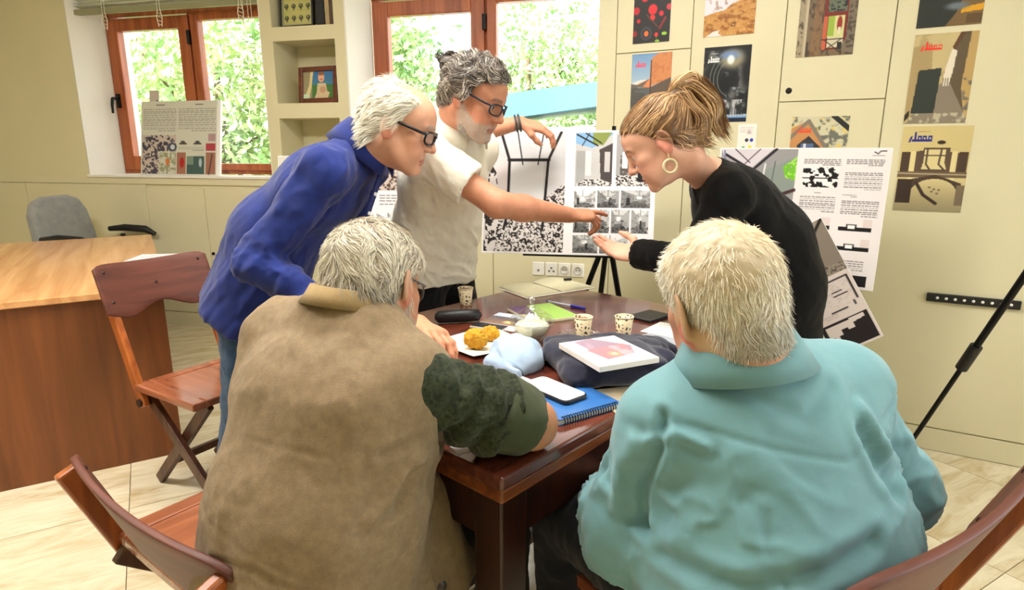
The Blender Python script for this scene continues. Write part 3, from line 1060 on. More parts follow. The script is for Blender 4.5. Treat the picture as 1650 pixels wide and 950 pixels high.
def paint_right():
    c = Canvas(290, 240, (232, 226, 228))
    m = 0.49
    c.rect(0.01, 0.008, m, 0.99, (150, 148, 150))
    c.poly([(0.01, 0.008), (0.34, 0.008), (0.2, 0.17), (0.03, 0.06)], (208, 202, 210))
    c.poly([(0.01, 0.07), (0.2, 0.19), (0.26, 0.5), (0.01, 0.5)], (220, 212, 220))
    c.line([(0.04, 0.05), (0.22, 0.17), (0.36, 0.008)], 5, (40, 34, 42))
    c.line([(0.10, 0.008), (0.20, 0.11)], 2, (90, 70, 80)); c.line([(0.26, 0.008), (0.17, 0.12)], 2, (90, 70, 80))
    c.line([(0.03, 0.02), (0.05, 0.2)], 3, (120, 120, 150))
    c.poly([(0.24, 0.2), (m, 0.06), (m, 0.34), (0.30, 0.40)], (136, 146, 140))
    c.line([(0.30, 0.12), (0.28, 0.4)], 3, (220, 220, 220)); c.line([(0.36, 0.1), (0.34, 0.4)], 2, (90, 100, 100))
    c.noise(c.mpoly([(0.41, 0.14), (m, 0.06), (m, 0.24), (0.43, 0.22)]), (112, 190, 40), 0.15, -0.7, -0.2)
    c.noise(c.mpoly([(0.41, 0.14), (m, 0.06), (m, 0.24), (0.43, 0.22)]) * 0.7, (190, 230, 120), 0.3, 0.0, 0.3)
    c.line([(0.30, 0.40), (m, 0.31)], 6, (70, 40, 46)); c.line([(0.30, 0.5), (m, 0.43)], 9, (30, 26, 30))
    c.rect(0.3, 0.52, m, 0.99, (120, 110, 104)); c.line([(0.40, 0.5), (0.38, 0.99)], 4, (40, 34, 34))
    # text half
    c.text(0.53, 0.08, 0.74, 0.13, 4, seed=1); c.text(0.77, 0.08, 0.97, 0.13, 4, seed=2)
    c.text(0.77, 0.17, 0.97, 0.30, 9, seed=3)
    c.line([(0.91, 0.028), (0.93, 0.04), (0.94, 0.022), (0.97, 0.02)], 1.6, (30, 28, 30))
    c.rect(0.90, 0.048, 0.965, 0.056, (120, 116, 118))
    # black figure-ground plan
    blk = c.box(0.53, 0.138, 0.735, 0.285)
    n = vnoise(c.P, 0.13, 4.0) + 0.4 * vnoise(c.P, 0.3, 1)
    c.mix(blk * (1 - c.box(0.53, 0.21, 0.735, 0.222)) * (n > -0.05), (238, 234, 234)); c.mix(blk * (n <= -0.05), (24, 22, 24))
    c.rect(0.53, 0.212, 0.735, 0.222, (24, 22, 24))
    c.text(0.53, 0.32, 0.65, 0.33, 1, (60, 58, 60), 4); c.text(0.77, 0.33, 0.85, 0.35, 2, (60, 58, 60), 5)
    c.text(0.53, 0.35, 0.735, 0.47, 8, seed=6); c.text(0.77, 0.37, 0.97, 0.49, 8, seed=7)
    for (x, y) in ((0.54, 0.56), (0.77, 0.56), (0.54, 0.70), (0.77, 0.70)):
        c.rect(x, y, x + 0.18, y + 0.028, (22, 20, 22)); c.rect(x + 0.13, y - 0.06, x + 0.18, y, (222, 208, 206))
        c.rect(x + 0.04, y - 0.022, x + 0.10, y, (90, 88, 90)); c.rect(x + 0.05, y - 0.014, x + 0.09, y + 0.012, (240, 238, 238))
    c.text(0.54, 0.80, 0.70, 0.88, 5, seed=8); c.text(0.78, 0.80, 0.93, 0.88, 5, seed=9)
    c.rect(0.80, 0.905, 0.96, 0.985, (26, 22, 28)); c.rect(0.54, 0.905, 0.72, 0.985, (26, 22, 28))
    return c


def paint_plan():
    c = Canvas(130, 200, (222, 208, 204))
    c.rect(0.0, 0.0, 1, 0.42, (138, 126, 114))
    c.poly([(0, 0), (1, 0), (0.72, 0.20), (0.0, 0.23)], (158, 144, 130))
    c.line([(0.55, 0.0), (0.42, 0.2)], 1.5, (96, 84, 76)); c.line([(0.9, 0.0), (0.62, 0.18)], 1.5, (96, 84, 76))
    c.line([(0.0, 0.235), (0.70, 0.205), (1.0, 0.0)], 4, (34, 28, 28)); c.line([(0.70, 0.205), (0.80, 0.36)], 5, (34, 28, 28))
    c.rect(0.46, 0.22, 0.56, 0.33, (206, 196, 188)); c.rect(0.48, 0.24, 0.54, 0.27, (160, 90, 80))
    pebbles(c, c.mpoly([(0, 0.36), (0.8, 0.34), (1, 0.36), (1, 0.42), (0, 0.42)]), 0.6, (96, 84, 76), (150, 138, 126))
    K = (32, 26, 32)
    c.line([(0.52, 0.46), (0.96, 0.46), (0.96, 0.65)], 2.4, K); c.line([(0.52, 0.46), (0.52, 0.69), (0.60, 0.69)], 2.4, K)
    c.line([(0.70, 0.69), (0.84, 0.69)], 2.4, K); c.line([(0.92, 0.66), (0.92, 0.69)], 2, K)
    c.line([(0.78, 0.55), (0.86, 0.55)], 2, K); c.line([(0.78, 0.58), (0.90, 0.58)], 2, K)
    c.noise(c.box(0.54, 0.48, 0.94, 0.67) * 0.4, (190, 176, 172), 0.3, 0.0, 0.3)
    c.line([(0.04, 0.48), (0.40, 0.48), (0.40, 0.68), (0.04, 0.68)], 2.2, K)
    c.text(0.52, 0.70, 0.74, 0.735, 3, (170, 156, 154), 2); c.text(0.04, 0.71, 0.40, 0.735, 2, (170, 156, 154), 3)
    c.rect(0.54, 0.76, 0.98, 0.985, K)
    c.poly([(0.58, 0.78), (0.80, 0.78), (0.80, 0.77), (0.94, 0.77), (0.94, 0.80), (0.82, 0.81), (0.82, 0.85), (0.76, 0.85), (0.76, 0.83), (0.70, 0.83),
            (0.70, 0.87), (0.66, 0.87), (0.66, 0.90), (0.62, 0.90), (0.62, 0.87), (0.58, 0.87)], (224, 210, 206))
    c.rect(0.04, 0.76, 0.48, 0.985, K); c.rect(0.06, 0.78, 0.2, 0.84, (224, 210, 206))
    return c


def paint_sill():
    c = Canvas(170, 140, (206, 206, 192))
    c.text(0.03, 0.10, 0.47, 0.42, 12, (150, 150, 142), 1); c.text(0.50, 0.10, 0.98, 0.42, 12, (150, 150, 142), 2)
    c.rect(0.2, 0.045, 0.32, 0.06, (110, 110, 104)); c.rect(0.72, 0.04, 0.82, 0.055, (110, 110, 104))
    m = c.box(0.015, 0.46, 0.47, 0.68) + c.box(0.015, 0.46, 0.24, 0.985)
    pebbles(c, m, 0.28, (70, 66, 82), (196, 182, 172))
    c.ell(0.42, 0.62, 0.06, 0.06, (70, 78, 92)); c.ell(0.425, 0.62, 0.03, 0.035, (200, 206, 214))
    c.noise(c.box(0.25, 0.69, 0.47, 0.985), (150, 150, 120), 0.25, -0.3, 0.3); c.ell(0.36, 0.82, 0.025, 0.05, (206, 120, 60))
    c.rect(0.485, 0.69, 0.60, 0.985, (160, 110, 90)); c.ell(0.55, 0.83, 0.03, 0.07, (170, 40, 40))
    c.rect(0.61, 0.74, 0.84, 0.985, (70, 94, 90)); c.rect(0.61, 0.74, 0.70, 0.86, (120, 140, 128)); c.ell(0.79, 0.83, 0.02, 0.06, (170, 190, 200))
    c.rect(0.86, 0.69, 0.98, 0.985, (160, 112, 92)); c.line([(0.9, 0.985), (0.94, 0.72)], 3, (96, 70, 66))
    c.rect(0.89, 0.44, 0.98, 0.54, (176, 146, 150)); c.rect(0.86, 0.57, 0.98, 0.67, (176, 70, 80))
    for x in (0.51, 0.70): c.rect(x, 0.565, x + 0.1, 0.585, (70, 70, 66)); c.ell(x + 0.05, 0.555, 0.03, 0.02, (80, 80, 80))
    c.text(0.5, 0.62, 0.83, 0.68, 3, (150, 150, 142), 5)
    return c


def paint_left():
    c = Canvas(200, 150, (226, 222, 222))
    c.rect(0.0, 0.0, 0.45, 1.0, (190, 186, 178))
    c.grad(0.0, 0.0, 0.45, 0.45, (190, 186, 174), (168, 162, 150))
    for k in range(6):
        x = 0.06 + 0.06 * k
        c.line([(x, 0.05), (x + 0.02, 0.3), (x + 0.07, 0.55), (x + 0.05, 0.9)], 2.6, (52, 46, 44))
    c.line([(0.07, 0.08), (0.16, 0.3)], 4, (40, 36, 36)); c.line([(0.04, 0.5), (0.12, 0.62), (0.1, 0.9)], 3, (40, 36, 36))
    pebbles(c, c.box(0.68, 0.0, 0.98, 0.34), 0.35, (84, 60, 48), (190, 176, 168)); c.rect(0.70, 0.08, 0.76, 0.13, (150, 40, 30))
    c.text(0.5, 0.04, 0.66, 0.34, 10, seed=3); c.text(0.70, 0.38, 0.98, 0.52, 5, seed=4)
    c.rect(0.93, 0.36, 0.95, 0.42, (30, 28, 30))
    for k, (a, b_) in enumerate(((0.5, 0.66), (0.68, 0.82), (0.84, 0.98))): room_photo(c, a, 0.56, b_, 0.74, 40 + k)
    for k, (a, b_) in enumerate(((0.5, 0.74), (0.76, 0.98))): room_photo(c, a, 0.77, b_, 0.97, 50 + k)
    return c


def frame_from(o, x_to, z_to):
    """rotation + sizes of a sheet: o lower left corner, x_to lower right, z_to upper left"""
    o, a, c = (np.array(p, float) for p in (o, x_to, z_to))
    x = a - o; w = np.linalg.norm(x); x /= w
    z = c - o; z -= x * (z @ x); h = np.linalg.norm(z); z /= h
    y = np.cross(z, x)
    Mx = Matrix(((x[0], y[0], z[0], o[0]), (x[1], y[1], z[1], o[1]), (x[2], y[2], z[2], o[2]), (0, 0, 0, 1)))
    return Mx, w, h


M['board_edge'] = mat('foam_board', rgb(240, 238, 236), 0.7, noise=0.03, scale=20)


def board(cv, o, xt, zt, label, th=0.008, name='presentation_board'):
    Mx, w, h = frame_from(o, xt, zt)
    b_ = empty(name); b_.matrix_world = Mx
    tag(b_, label, 'board', 'presentation boards')
    MB().box((0, 0.0006, 0), (w, th, h)).build('backing', M['board_edge'], b_)
    link_mesh('print', print_mesh('print', cv, w - 0.004, h - 0.004, 0.0006), PRINT_M, b_, loc=(0.002, 0.0, 0.002))
    return b_


board(paint_middle(), (-0.135, 2.70, 0.858), (0.59, 2.57, 0.862), (-0.105, 2.80, 1.375), 'large presentation board with black-framed room photo, held up by the white-shirted man')
board(paint_right(), (0.882, 2.74, 0.764), (1.401, 2.35, 0.764), (0.925, 2.76, 1.306), 'presentation board with text and black plan, behind the woman in black')
board(paint_left(), (-1.12, 2.95, 0.80), (-0.42, 2.90, 0.80), (-1.14, 3.03, 1.27), 'presentation board mostly hidden behind the man in the blue shirt')
board(paint_plan(), (1.085, 2.36, 0.395), (1.425, 2.28, 0.605), (0.84, 2.42, 0.850), 'tilted narrow print with house plan and black blocks leaning on the right board', 0.004)

# board on the sill and a card behind it
def at_wall(o): o.location = BW_LOC; o.rotation_euler = BW_ROT; return o
sb_ = empty('presentation_board'); tag(sb_, 'small text board with colour photos standing on the left window sill', 'board', 'presentation boards')
bm_ = Matrix.Translation(BW_LOC) @ Matrix.Rotation(R(-14.4), 4, 'Z') @ Matrix.Translation((-0.09, 0.035, 1.119)) @ Matrix.Rotation(R(-10), 4, 'X')
sb_.matrix_world = bm_
MB().box((0, 0.0006, 0), (0.675, 0.02, 0.525)).build('backing', M['board_edge'], sb_)
link_mesh('print', print_mesh('print', paint_sill(), 0.645, 0.52, 0.0006), PRINT_M, sb_, loc=(0.002, 0, 0.003))
cd = Canvas(24, 60, (196, 184, 172)); cd.rect(0.7, 0.12, 0.85, 0.16, (60, 50, 60)); cd.rect(0.72, 0.2, 0.86, 0.23, (60, 50, 60)); cd.rect(0.72, 0.26, 0.84, 0.3, (60, 50, 60))
cdo = link_mesh('card', print_mesh('card', cd, 0.085, 0.60, 0.002), PRINT_M)
cdo.matrix_world = Matrix.Translation(BW_LOC) @ Matrix.Rotation(R(-14.4), 4, 'Z') @ Matrix.Translation((-0.03, 0.066, 1.119)) @ Matrix.Rotation(R(-8), 4, 'X')
tag(cdo, 'narrow grey card sticking up behind the board on the window sill', 'card')


# ---- magazine covers on the cupboards
def cover(cv, s0, s1, z0, z1, label):
    o = link_mesh('magazine_cover', print_mesh('magazine_cover', cv, s1 - s0, z1 - z0, 0.0015), PRINT)
    o.matrix_world = Matrix.Translation(RW_LOC) @ Matrix.Rotation(R(-30), 4, 'Z') @ Matrix.Translation((s0, -0.0022, z0))
    tag(o, label, 'poster', 'magazine covers on the cupboards')


c = Canvas(70, 96, (38, 34, 36))
for (x, y, r, q) in ((0.08, 0.42, .09, (190, 30, 40)), (0.52, 0.42, .12, (220, 40, 50)), (0.52, 0.56, .07, (220, 50, 50)), (0.75, 0.50, .06, (226, 40, 60)), (0.15, 0.60, .05, (200, 40, 40)), (0.95, 0.40, .07, (210, 60, 80)), (0.05, 0.82, .07, (150, 30, 34)), (0.64, 0.86, .05, (220, 60, 50)), (0.3, 0.2, .1, (210, 40, 50)), (0.75, 0.2, .1, (230, 80, 70))):
    c.ell(x, y, r, r * 0.75, q)
c.ell(0.37, 0.83, 0.16, 0.12, (60, 62, 72)); c.ell(0.37, 0.83, 0.10, 0.075, (40, 36, 40)); c.ell(0.37, 0.83, 0.06, 0.05, (226, 110, 50))
c.line([(0.36, 0.5), (0.66, 0.72)], 2, (110, 60, 50)); c.line([(0.72, 0.75), (0.86, 0.58)], 4, (140, 40, 44))
c.ell(0.85, 0.85, 0.07, 0.03, (150, 200, 60)); c.ell(0.67, 0.97, 0.06, 0.02, (150, 200, 60)); c.line([(0.64, 0.9), (0.66, 0.98)], 1, (110, 150, 60))
cover(c, -1.415, -1.233, 1.803, 2.06, 'dark magazine cover with red flowers, top left on the cupboards')

c = Canvas(76, 130, (150, 180, 210))
c.grad(0, 0, 1, 0.6, (112, 152, 196), (196, 210, 216))
c.poly([(0, 0.40), (0.2, 0.36), (0.3, 0.35), (0.55, 0.36), (0.55, 0.42), (0, 0.44)], (214, 216, 214))
c.poly([(0.12, 0.42), (0.52, 0.33), (0.52, 0.46), (0.3, 0.46)], (226, 136, 88))
c.poly([(0, 0.40), (0.18, 0.42), (0.48, 0.34), (0.3, 0.45), (0, 0.47)], (112, 100, 92))
c.poly([(0, 0.45), (0.2, 0.46), (1, 0.46), (1, 1), (0, 1)], (84, 82, 80)); c.noise(c.box(0, 0.45, 0.5, 1) * 0.6, (104, 108, 112), 0.06, 0, 0.3, sy=3)
c.poly([(0.48, 0.1), (0.54, 0.05), (0.66, 0.01), (1, 0.0), (1, 0.34), (0.52, 0.44), (0.48, 0.46)], (208, 136, 88)); c.noise(c.mpoly([(0.5, 0.1), (0.62, 0.02), (1, 0.0), (1, 0.34), (0.52, 0.44)]) * 0.4, (176, 104, 64), 0.2, 0, 0.4)
c.poly([(0.48, 0.46), (1, 0.33), (1, 0.8), (0.5, 0.9)], (98, 84, 74)); c.line([(0.495, 0.1), (0.495, 0.9)], 2, (70, 60, 56))
c.masthead(0.10, 0.10, 0.36, 0.185, (232, 52, 84))
cover(c, -1.414, -1.214, 1.41, 1.755, 'magazine cover with orange desert tower under a blue sky')

c = Canvas(84, 120, (196, 140, 70))
c.noise(c.box(0, 0, 1, 1), (150, 92, 30), 0.22, -0.1, 0.3, sx=0.7); c.noise(c.box(0, 0, 1, 1) * 0.5, (226, 180, 110), 0.5, 0.1, 0.4)
c.poly([(0, 0), (1, 0), (1, 0.5), (0.55, 0.58), (0.4, 0.66), (0.2, 0.68), (0, 0.72)], (228, 222, 232)); c.noise(c.mpoly([(0, 0), (1, 0), (1, 0.46), (0.5, 0.56), (0.35, 0.64), (0, 0.7)]) * 0.8, (160, 130, 120), 0.2, 0.1, 0.4)
c.poly([(0.05, 1), (0.2, 0.93), (0.33, 0.92), (0.3, 0.96), (0.4, 1)], (230, 220, 214)); c.line([(0.56, 0.84), (0.62, 0.84), (0.62, 0.88), (0.56, 0.88), (0.56, 0.84)], 1.2, (80, 50, 20))
cover(c, -1.074, -0.850, 1.806, 2.13, 'magazine cover with snow on an ochre field, right of the red flowers')

c = Canvas(86, 138, (22, 24, 28))
c.noise(c.box(0, 0, 1, 1), (96, 98, 98), 0.045, -0.1, 0.45, sx=1.2); c.noise(c.box(0, 0.1, 1, 1), (150, 156, 160), 0.09, 0.15, 0.6, off=5, sy=1.6)
c.ell(0.2, 0.42, 0.2, 0.22, (28, 32, 30), 0.4); c.ell(0.5, 0.5, 0.14, 0.14, (18, 20, 24), 0.5); c.ell(0.95, 0.3, 0.12, 0.25, (20, 20, 24), 0.5); c.rect(0, 0, 1, 0.05, (18, 20, 26))
for rr in (0.34, 0.42, 0.50): c.line([(0.66 - rr * math.cos(t), 0.42 + rr * 0.72 * math.sin(t)) for t in np.linspace(-1.2, 1.2, 16)], 1.2, (120, 124, 120))
c.ell(0.62, 0.17, 0.24, 0.12, (150, 144, 120), 0.5); c.ell(0.56, 0.12, 0.18, 0.05, (110, 140, 190), 0.8); c.ell(0.58, 0.18, 0.07, 0.055, (255, 252, 240), 0.5)
c.grad(0.0, 0.90, 1, 0.94, (170, 190, 210), (110, 150, 200)); c.rect(0, 0.945, 1, 1, (24, 34, 60))
m_ = c.box(0.05, 0.70, 0.95, 0.92); c.noise(m_ * 0.8, (206, 206, 210), 0.12, -0.1, 0.3, off=2, sx=1.5, sy=0.7)
for k in range(16): c.line([(0.08 + 0.055 * k, 0.80), (0.07 + 0.056 * k, 0.91)], 1.2, (40, 44, 54))
c.masthead(0.09, 0.125, 0.34, 0.21, (240, 240, 238)); c.text(0.05, 0.085, 0.3, 0.1, 1, (220, 220, 220), 2)
cover(c, -1.062, -0.853, 1.425, 1.76, 'black magazine cover with glowing cave and white masthead')

c = Canvas(90, 130, (120, 100, 78))
c.noise(c.box(0, 0, 1, 1), (74, 62, 52), 0.12, -0.1, 0.3, sx=2); c.rect(0, 0, 0.12, 1, (160, 146, 120)); c.noise(c.box(0, 0, 0.1, 1), (90, 80, 64), 0.3, 0, 0.3)
c.rect(0.12, 0, 0.17, 1, (190, 176, 150))
c.rect(0.45, 0.0, 0.85, 0.92, (120, 40, 34)); c.rect(0.5, 0.25, 0.82, 0.48, (100, 110, 90)); c.noise(c.box(0.5, 0.25, 0.82, 0.48), (40, 40, 44), 0.4, 0, 0.2)
c.rect(0.52, 0.52, 0.80, 0.78, (206, 206, 140)); c.rect(0.52, 0.52, 0.63, 0.76, (150, 176, 70)); c.rect(0.53, 0.78, 0.80, 0.9, (206, 196, 170))
c.ell(0.72, 0.62, 0.045, 0.09, (150, 50, 44)); c.rect(0.70, 0.66, 0.745, 0.74, (220, 210, 190)); c.rect(0.45, 0.52, 0.51, 0.92, (196, 96, 66))
c.poly([(0.28, 0), (0.5, 0), (0.42, 0.4), (0.40, 1), (0.24, 1), (0.27, 0.5)], (132, 102, 72)); c.noise(c.mpoly([(0.28, 0), (0.5, 0), (0.42, 0.4), (0.40, 1), (0.24, 1), (0.27, 0.5)]) * 0.6, (92, 70, 50), 0.16, 0, 0.3, sx=2)
c.poly([(0.84, 0), (1, 0), (1, 0.98), (0.8, 0.96), (0.78, 0.88), (0.86, 0.78)], (120, 106, 90)); c.noise(c.box(0.86, 0, 1, 1), (80, 70, 60), 0.3, 0, 0.2)
for q in ([(0.44, 0.80), (0.82, 0.80)], [(0.48, 0.94), (0.78, 0.80)], [(0.48, 0.80), (0.76, 0.96)]): c.line(q, 1.4, (50, 40, 36))
c.rect(0.71, 0.84, 0.79, 0.92, (40, 36, 36))
cover(c, -0.668, -0.447, 1.69, 2.02, 'photo print of an old red doorway on the cupboard with the keyhole')

c = Canvas(90, 130, (206, 200, 170))
c.noise(c.box(0, 0, 1, 1), (110, 112, 104), 0.14, 0.05, 0.35); c.noise(c.box(0, 0, 1, 1) * 0.8, (226, 196, 90), 0.2, 0.3, 0.5, off=4)
c.line([(0.72, 0.0), (1.0, 0.17)], 8, (40, 44, 44))
c.poly([(0, 0.16), (0.3, 0.05), (0.62, 0.42), (0.62, 1), (0, 1)], (196, 140, 90)); c.line([(0.0, 0.28), (0.3, 0.06), (0.64, 0.42)], 6, (130, 122, 110))
c.poly([(0.13, 0.38), (0.32, 0.26), (0.56, 0.42), (0.56, 1), (0.13, 1)], (56, 56, 62)); c.rect(0.2, 0.36, 0.42, 1.0, (90, 110, 150)); c.rect(0.24, 0.36, 0.29, 1, (210, 216, 224))
c.masthead(0.10, 0.13, 0.36, 0.22, (226, 76, 50))
cover(c, -0.655, -0.427, 1.12, 1.44, 'magazine cover with a stone gable, half hidden behind the right board')

c = Canvas(84, 130, (44, 48, 46))
c.poly([(0.8, 0.4), (1, 0.4), (1, 1), (0.45, 1), (0.6, 0.85)], (120, 96, 62)); c.poly([(0.68, 0.80), (1, 0.77), (1, 0.84), (0.66, 0.86)], (220, 160, 40)); c.rect(0.76, 0.88, 1, 0.98, (96, 74, 50))
c.ell(0.6, 0.78, 0.16, 0.04, (110, 120, 130), 0.6)
cover(c, -0.232, -0.020, 1.77, 2.10, 'dark magazine cover with a yellow stripe, topmost at the right edge')

c = Canvas(90, 144, (196, 178, 130))
c.noise(c.box(0, 0, 1, 1) * 0.4, (150, 130, 90), 0.06, 0, 0.4)
c.poly([(0, 0.14), (0.3, 0.1), (0.35, 0.4), (0.15, 0.9), (0, 0.98)], (170, 148, 104))
c.poly([(0.72, 0), (1, 0), (1, 1), (0.88, 0.9), (0.62, 0.6), (0.58, 0.45)], (98, 84, 64)); c.poly([(0.88, 0), (1, 0), (1, 0.95), (0.94, 0.9), (0.84, 0.6)], (186, 156, 100)); c.noise(c.box(0.86, 0.5, 1, 0.9), (110, 104, 96), 0.15, 0, 0.3)
c.poly([(0.52, 0.55), (0.66, 0.55), (1, 0.96), (1, 1), (0.05, 1), (0.1, 0.92)], (136, 124, 108)); c.noise(c.box(0, 0.88, 1, 1), (186, 176, 150), 0.2, 0, 0.3)
c.poly([(0.14, 0.40), (0.50, 0.38), (0.47, 0.88), (0.10, 0.88)], (52, 58, 54)); c.poly([(0, 0.9), (0.08, 0.84), (0.08, 0.92), (0, 0.98)], (50, 44, 40))
c.poly([(0.62, 0.16), (0.72, 0.0), (0.80, 0.0), (0.66, 0.2)], (96, 66, 46)); c.poly([(0.62, 0.18), (0.70, 0.2), (0.68, 0.42), (0.64, 0.58), (0.53, 0.58), (0.56, 0.38)], (226, 216, 196))
for k in range(3): c.line([(0.55 + 0.035 * k, 0.5), (0.545 + 0.04 * k, 0.58)], 1, (60, 54, 48))
c.masthead(0.12, 0.09, 0.46, 0.185, (232, 56, 44))
cover(c, -0.230, -0.020, 1.403, 1.746, 'magazine cover of a narrow alley with red masthead at the right edge')

c = Canvas(100, 144, (206, 188, 132))
c.grad(0, 0.62, 1, 1, (206, 190, 140), (150, 138, 108))
D = (74, 58, 48)
for x in (0.03, 0.28, 0.60, 0.85): c.rect(x, 0.30, x + 0.13, 0.56, D)
c.poly([(0.20, 0.30), (0.34, 0.28), (0.34, 0.25), (0.72, 0.25), (0.72, 0.30), (0.85, 0.31), (0.85, 0.56), (0.20, 0.56)], (92, 74, 62))
c.poly([(0.36, 0.27), (0.66, 0.27), (0.66, 0.42), (0.70, 0.5), (0.34, 0.5), (0.36, 0.42)], (216, 200, 148)); c.line([(0.40, 0.26), (0.40, 0.44), (0.46, 0.5)], 2.5, D); c.line([(0.60, 0.26), (0.58, 0.44), (0.66, 0.5)], 2.5, D); c.line([(0.36, 0.34), (0.66, 0.34)], 2, D)
for x in (0.16, 0.75): c.rect(x, 0.29, x + 0.08, 0.66, (222, 206, 152))
c.rect(0.0, 0.53, 1, 0.60, (110, 92, 76)); c.line([(0, 0.55), (1, 0.56)], 1.5, (196, 180, 140))
c.poly([(0.24, 0.68)] + [(0.56 - 0.34 * math.cos(t), 0.80 - 0.19 * math.sin(t)) for t in np.linspace(0.2, 3.0, 14)] + [(0.94, 0.9), (0.94, 0.66), (0.56, 0.56), (0.2, 0.62)], D)
c.line([(0.30, 0.66), (0.42, 0.80), (0.62, 0.90)], 5, (60, 46, 40)); c.rect(0.02, 0.62, 0.24, 0.90, (58, 44, 40)); c.rect(0.88, 0.68, 1, 0.92, (120, 104, 84))
for (x, y) in ((0.48, 0.70), (0.55, 0.72), (0.62, 0.73), (0.52, 0.75), (0.60, 0.77)): c.rect(x, y, x + 0.04, y + 0.02, (120, 104, 80))
c.ell(0.58, 0.19, 0.06, 0.022, (56, 46, 40)); c.masthead(0.10, 0.07, 0.44, 0.185, (36, 44, 130)); c.text(0.05, 0.065, 0.4, 0.08, 1, (120, 110, 80), 1)
cover(c, -0.226, 0.012, 1.048, 1.392, 'sepia magazine cover with arched courtyard and blue masthead')

c = Canvas(30, 60, (236, 232, 226))
for (x, y, q) in ((0.5, 0.42, (40, 50, 70)), (0.75, 0.42, (40, 60, 170)), (0.35, 0.62, (60, 170, 110)), (0.68, 0.6, (230, 210, 40)), (0.6, 0.22, (190, 170, 180))): c.ell(x, y, 0.09, 0.045, q)
c.text(0.12, 0.1, 0.8, 0.3, 4, (196, 180, 186), 4)
o = link_mesh('pinned_card', print_mesh('pinned_card', c, 0.083, 0.175, 0.0015), PRINT)
o.matrix_world = Matrix.Translation(RW_LOC) @ Matrix.Rotation(R(-30), 4, 'Z') @ Matrix.Translation((-0.884, -0.0022, 1.24))
tag(o, 'small white card with coloured dots below the cave cover', 'card')

# ---- niche contents
def niche(o): o.matrix_world = Matrix.Translation(BW_LOC) @ Matrix.Rotation(R(-14.4), 4, 'Z') @ o.matrix_world
M['frame_wood'] = wood('frame_wood', rgb(74, 34, 20), rgb(116, 58, 34), 0, 0.35)
M['frame_black'] = mat('frame_black', rgb(26, 26, 24), 0.35, noise=0.2, scale=20)


def picture(cv, w, h, fw, m, loc, lean, rz, label, inner=None, z=0):
    p_ = empty('picture_frame'); tag(p_, label, 'picture frame')
    f = MB(); rect_frame(f, 0, w, 0, h, fw, -0.012, 0.012)
    f.build('frame', m, p_, bevel=0.004)
    if inner:
        g_ = MB(); rect_frame(g_, fw, w - fw, fw, h - fw, 0.006, -0.008, 0.006); g_.build('inner_rim', inner, p_)
    link_mesh('picture', print_mesh('picture', cv, w - 2 * fw, h - 2 * fw, 0.004), PRINT, p_, loc=(fw, 0.0, fw))
    MB().box((0.004, 0.0121, 0.004), (w - 0.004, 0.016, h - 0.004)).build('back_panel', m, p_)
    p_.matrix_world = Matrix.Translation(loc) @ Matrix.Rotation(rz, 4, 'Z') @ Matrix.Rotation(lean, 4, 'X')
    bpy.context.view_layer.update()
    niche(p_)


c = Canvas(64, 50, (70, 110, 60))
c.grad(0, 0, 1, 0.6, (60, 110, 170), (70, 130, 150)); c.rect(0, 0.5, 1, 1, (70, 118, 60)); c.rect(0, 0, 0.3, 1, (150, 140, 110))
c.poly([(0.25, 0), (0.34, 0), (0.27, 0.6), (0.2, 0.95), (0.05, 0.95), (0.2, 0.5)], (220, 206, 150)); c.ell(0.1, 0.92, 0.12, 0.1, (200, 220, 190))
c.poly([(0.47, 0.45), (0.73, 0.43), (0.78, 0.75), (0.86, 0.78), (0.80, 1.0), (0.36, 1.0), (0.44, 0.8)], (206, 186, 150)); c.ell(0.64, 0.68, 0.10, 0.12, (190, 150, 120)); c.ell(0.59, 0.24, 0.10, 0.17, (222, 168, 140)); c.ell(0.59, 0.09, 0.09, 0.07, (150, 100, 70)); c.rect(0.55, 0.29, 0.63, 0.33, (190, 90, 90))
picture(c, 0.300, 0.228, 0.030, M['frame_wood'], (1.258, 0.05, 1.5965), R(-5), R(-6), 'brown wooden photo frame with a child picture in the wall niche')
c = Canvas(46, 60, (190, 186, 120))
c.noise(c.box(0, 0, 1, 1) * 0.5, (170, 176, 96), 0.2, 0, 0.4)
for i in range(4):
    for j in range(4):
        x, y = 0.14 + 0.24 * i, 0.08 + 0.25 * j
        c.ell(x, y, 0.07, 0.05, (70, 72, 56)); c.ell(x - 0.01, y - 0.01, 0.03, 0.02, (150, 150, 110)); c.line([(x + 0.03, y), (x, y + 0.08)], 1.4, (70, 72, 56))
picture(c, 0.245, 0.31, 0.014, M['frame_black'], (1.158, 0.06, 2.0665), R(-4), R(-2), 'black framed print with rows of small curled motifs in the top niche', mat('gilt', rgb(170, 168, 140), 0.4, noise=0.1, scale=30, metal=0.3))
bk = [(1.425, 0.055, (26, 28, 38)), (1.486, 0.03, (190, 168, 130)), (1.520, 0.022, (96, 74, 60)), (1.545, 0.022, (120, 84, 62))]
for i, (x, w, q) in enumerate(bk):
    b_ = empty('book'); tag(b_, ['thick dark book beside the black frame in the top niche', 'tan spined book in the top niche', 'thin grey-brown book in the top niche', 'thin brown book at the right end of the top niche'][i], 'book', 'books in the top niche')
    hgt = 0.26 + 0.01 * (i % 2)
    MB().box((0, 0, 0), (0.003, 0.18, hgt)).box((w - 0.003, 0, 0), (w, 0.18, hgt)).box((0, -0.003, 0), (w, 0.003, hgt)).build('cover', mat('book_cover_%d' % i, rgb(*q), 0.5, noise=0.25, scale=20), b_, bevel=0.001)
    MB().box((0.003, 0.004, 0.004), (w - 0.003, 0.176, hgt - 0.004)).build('pages', M['board_edge'], b_)
    b_.matrix_world = Matrix.Translation((x, 0.05, 2.0665)); niche(b_)

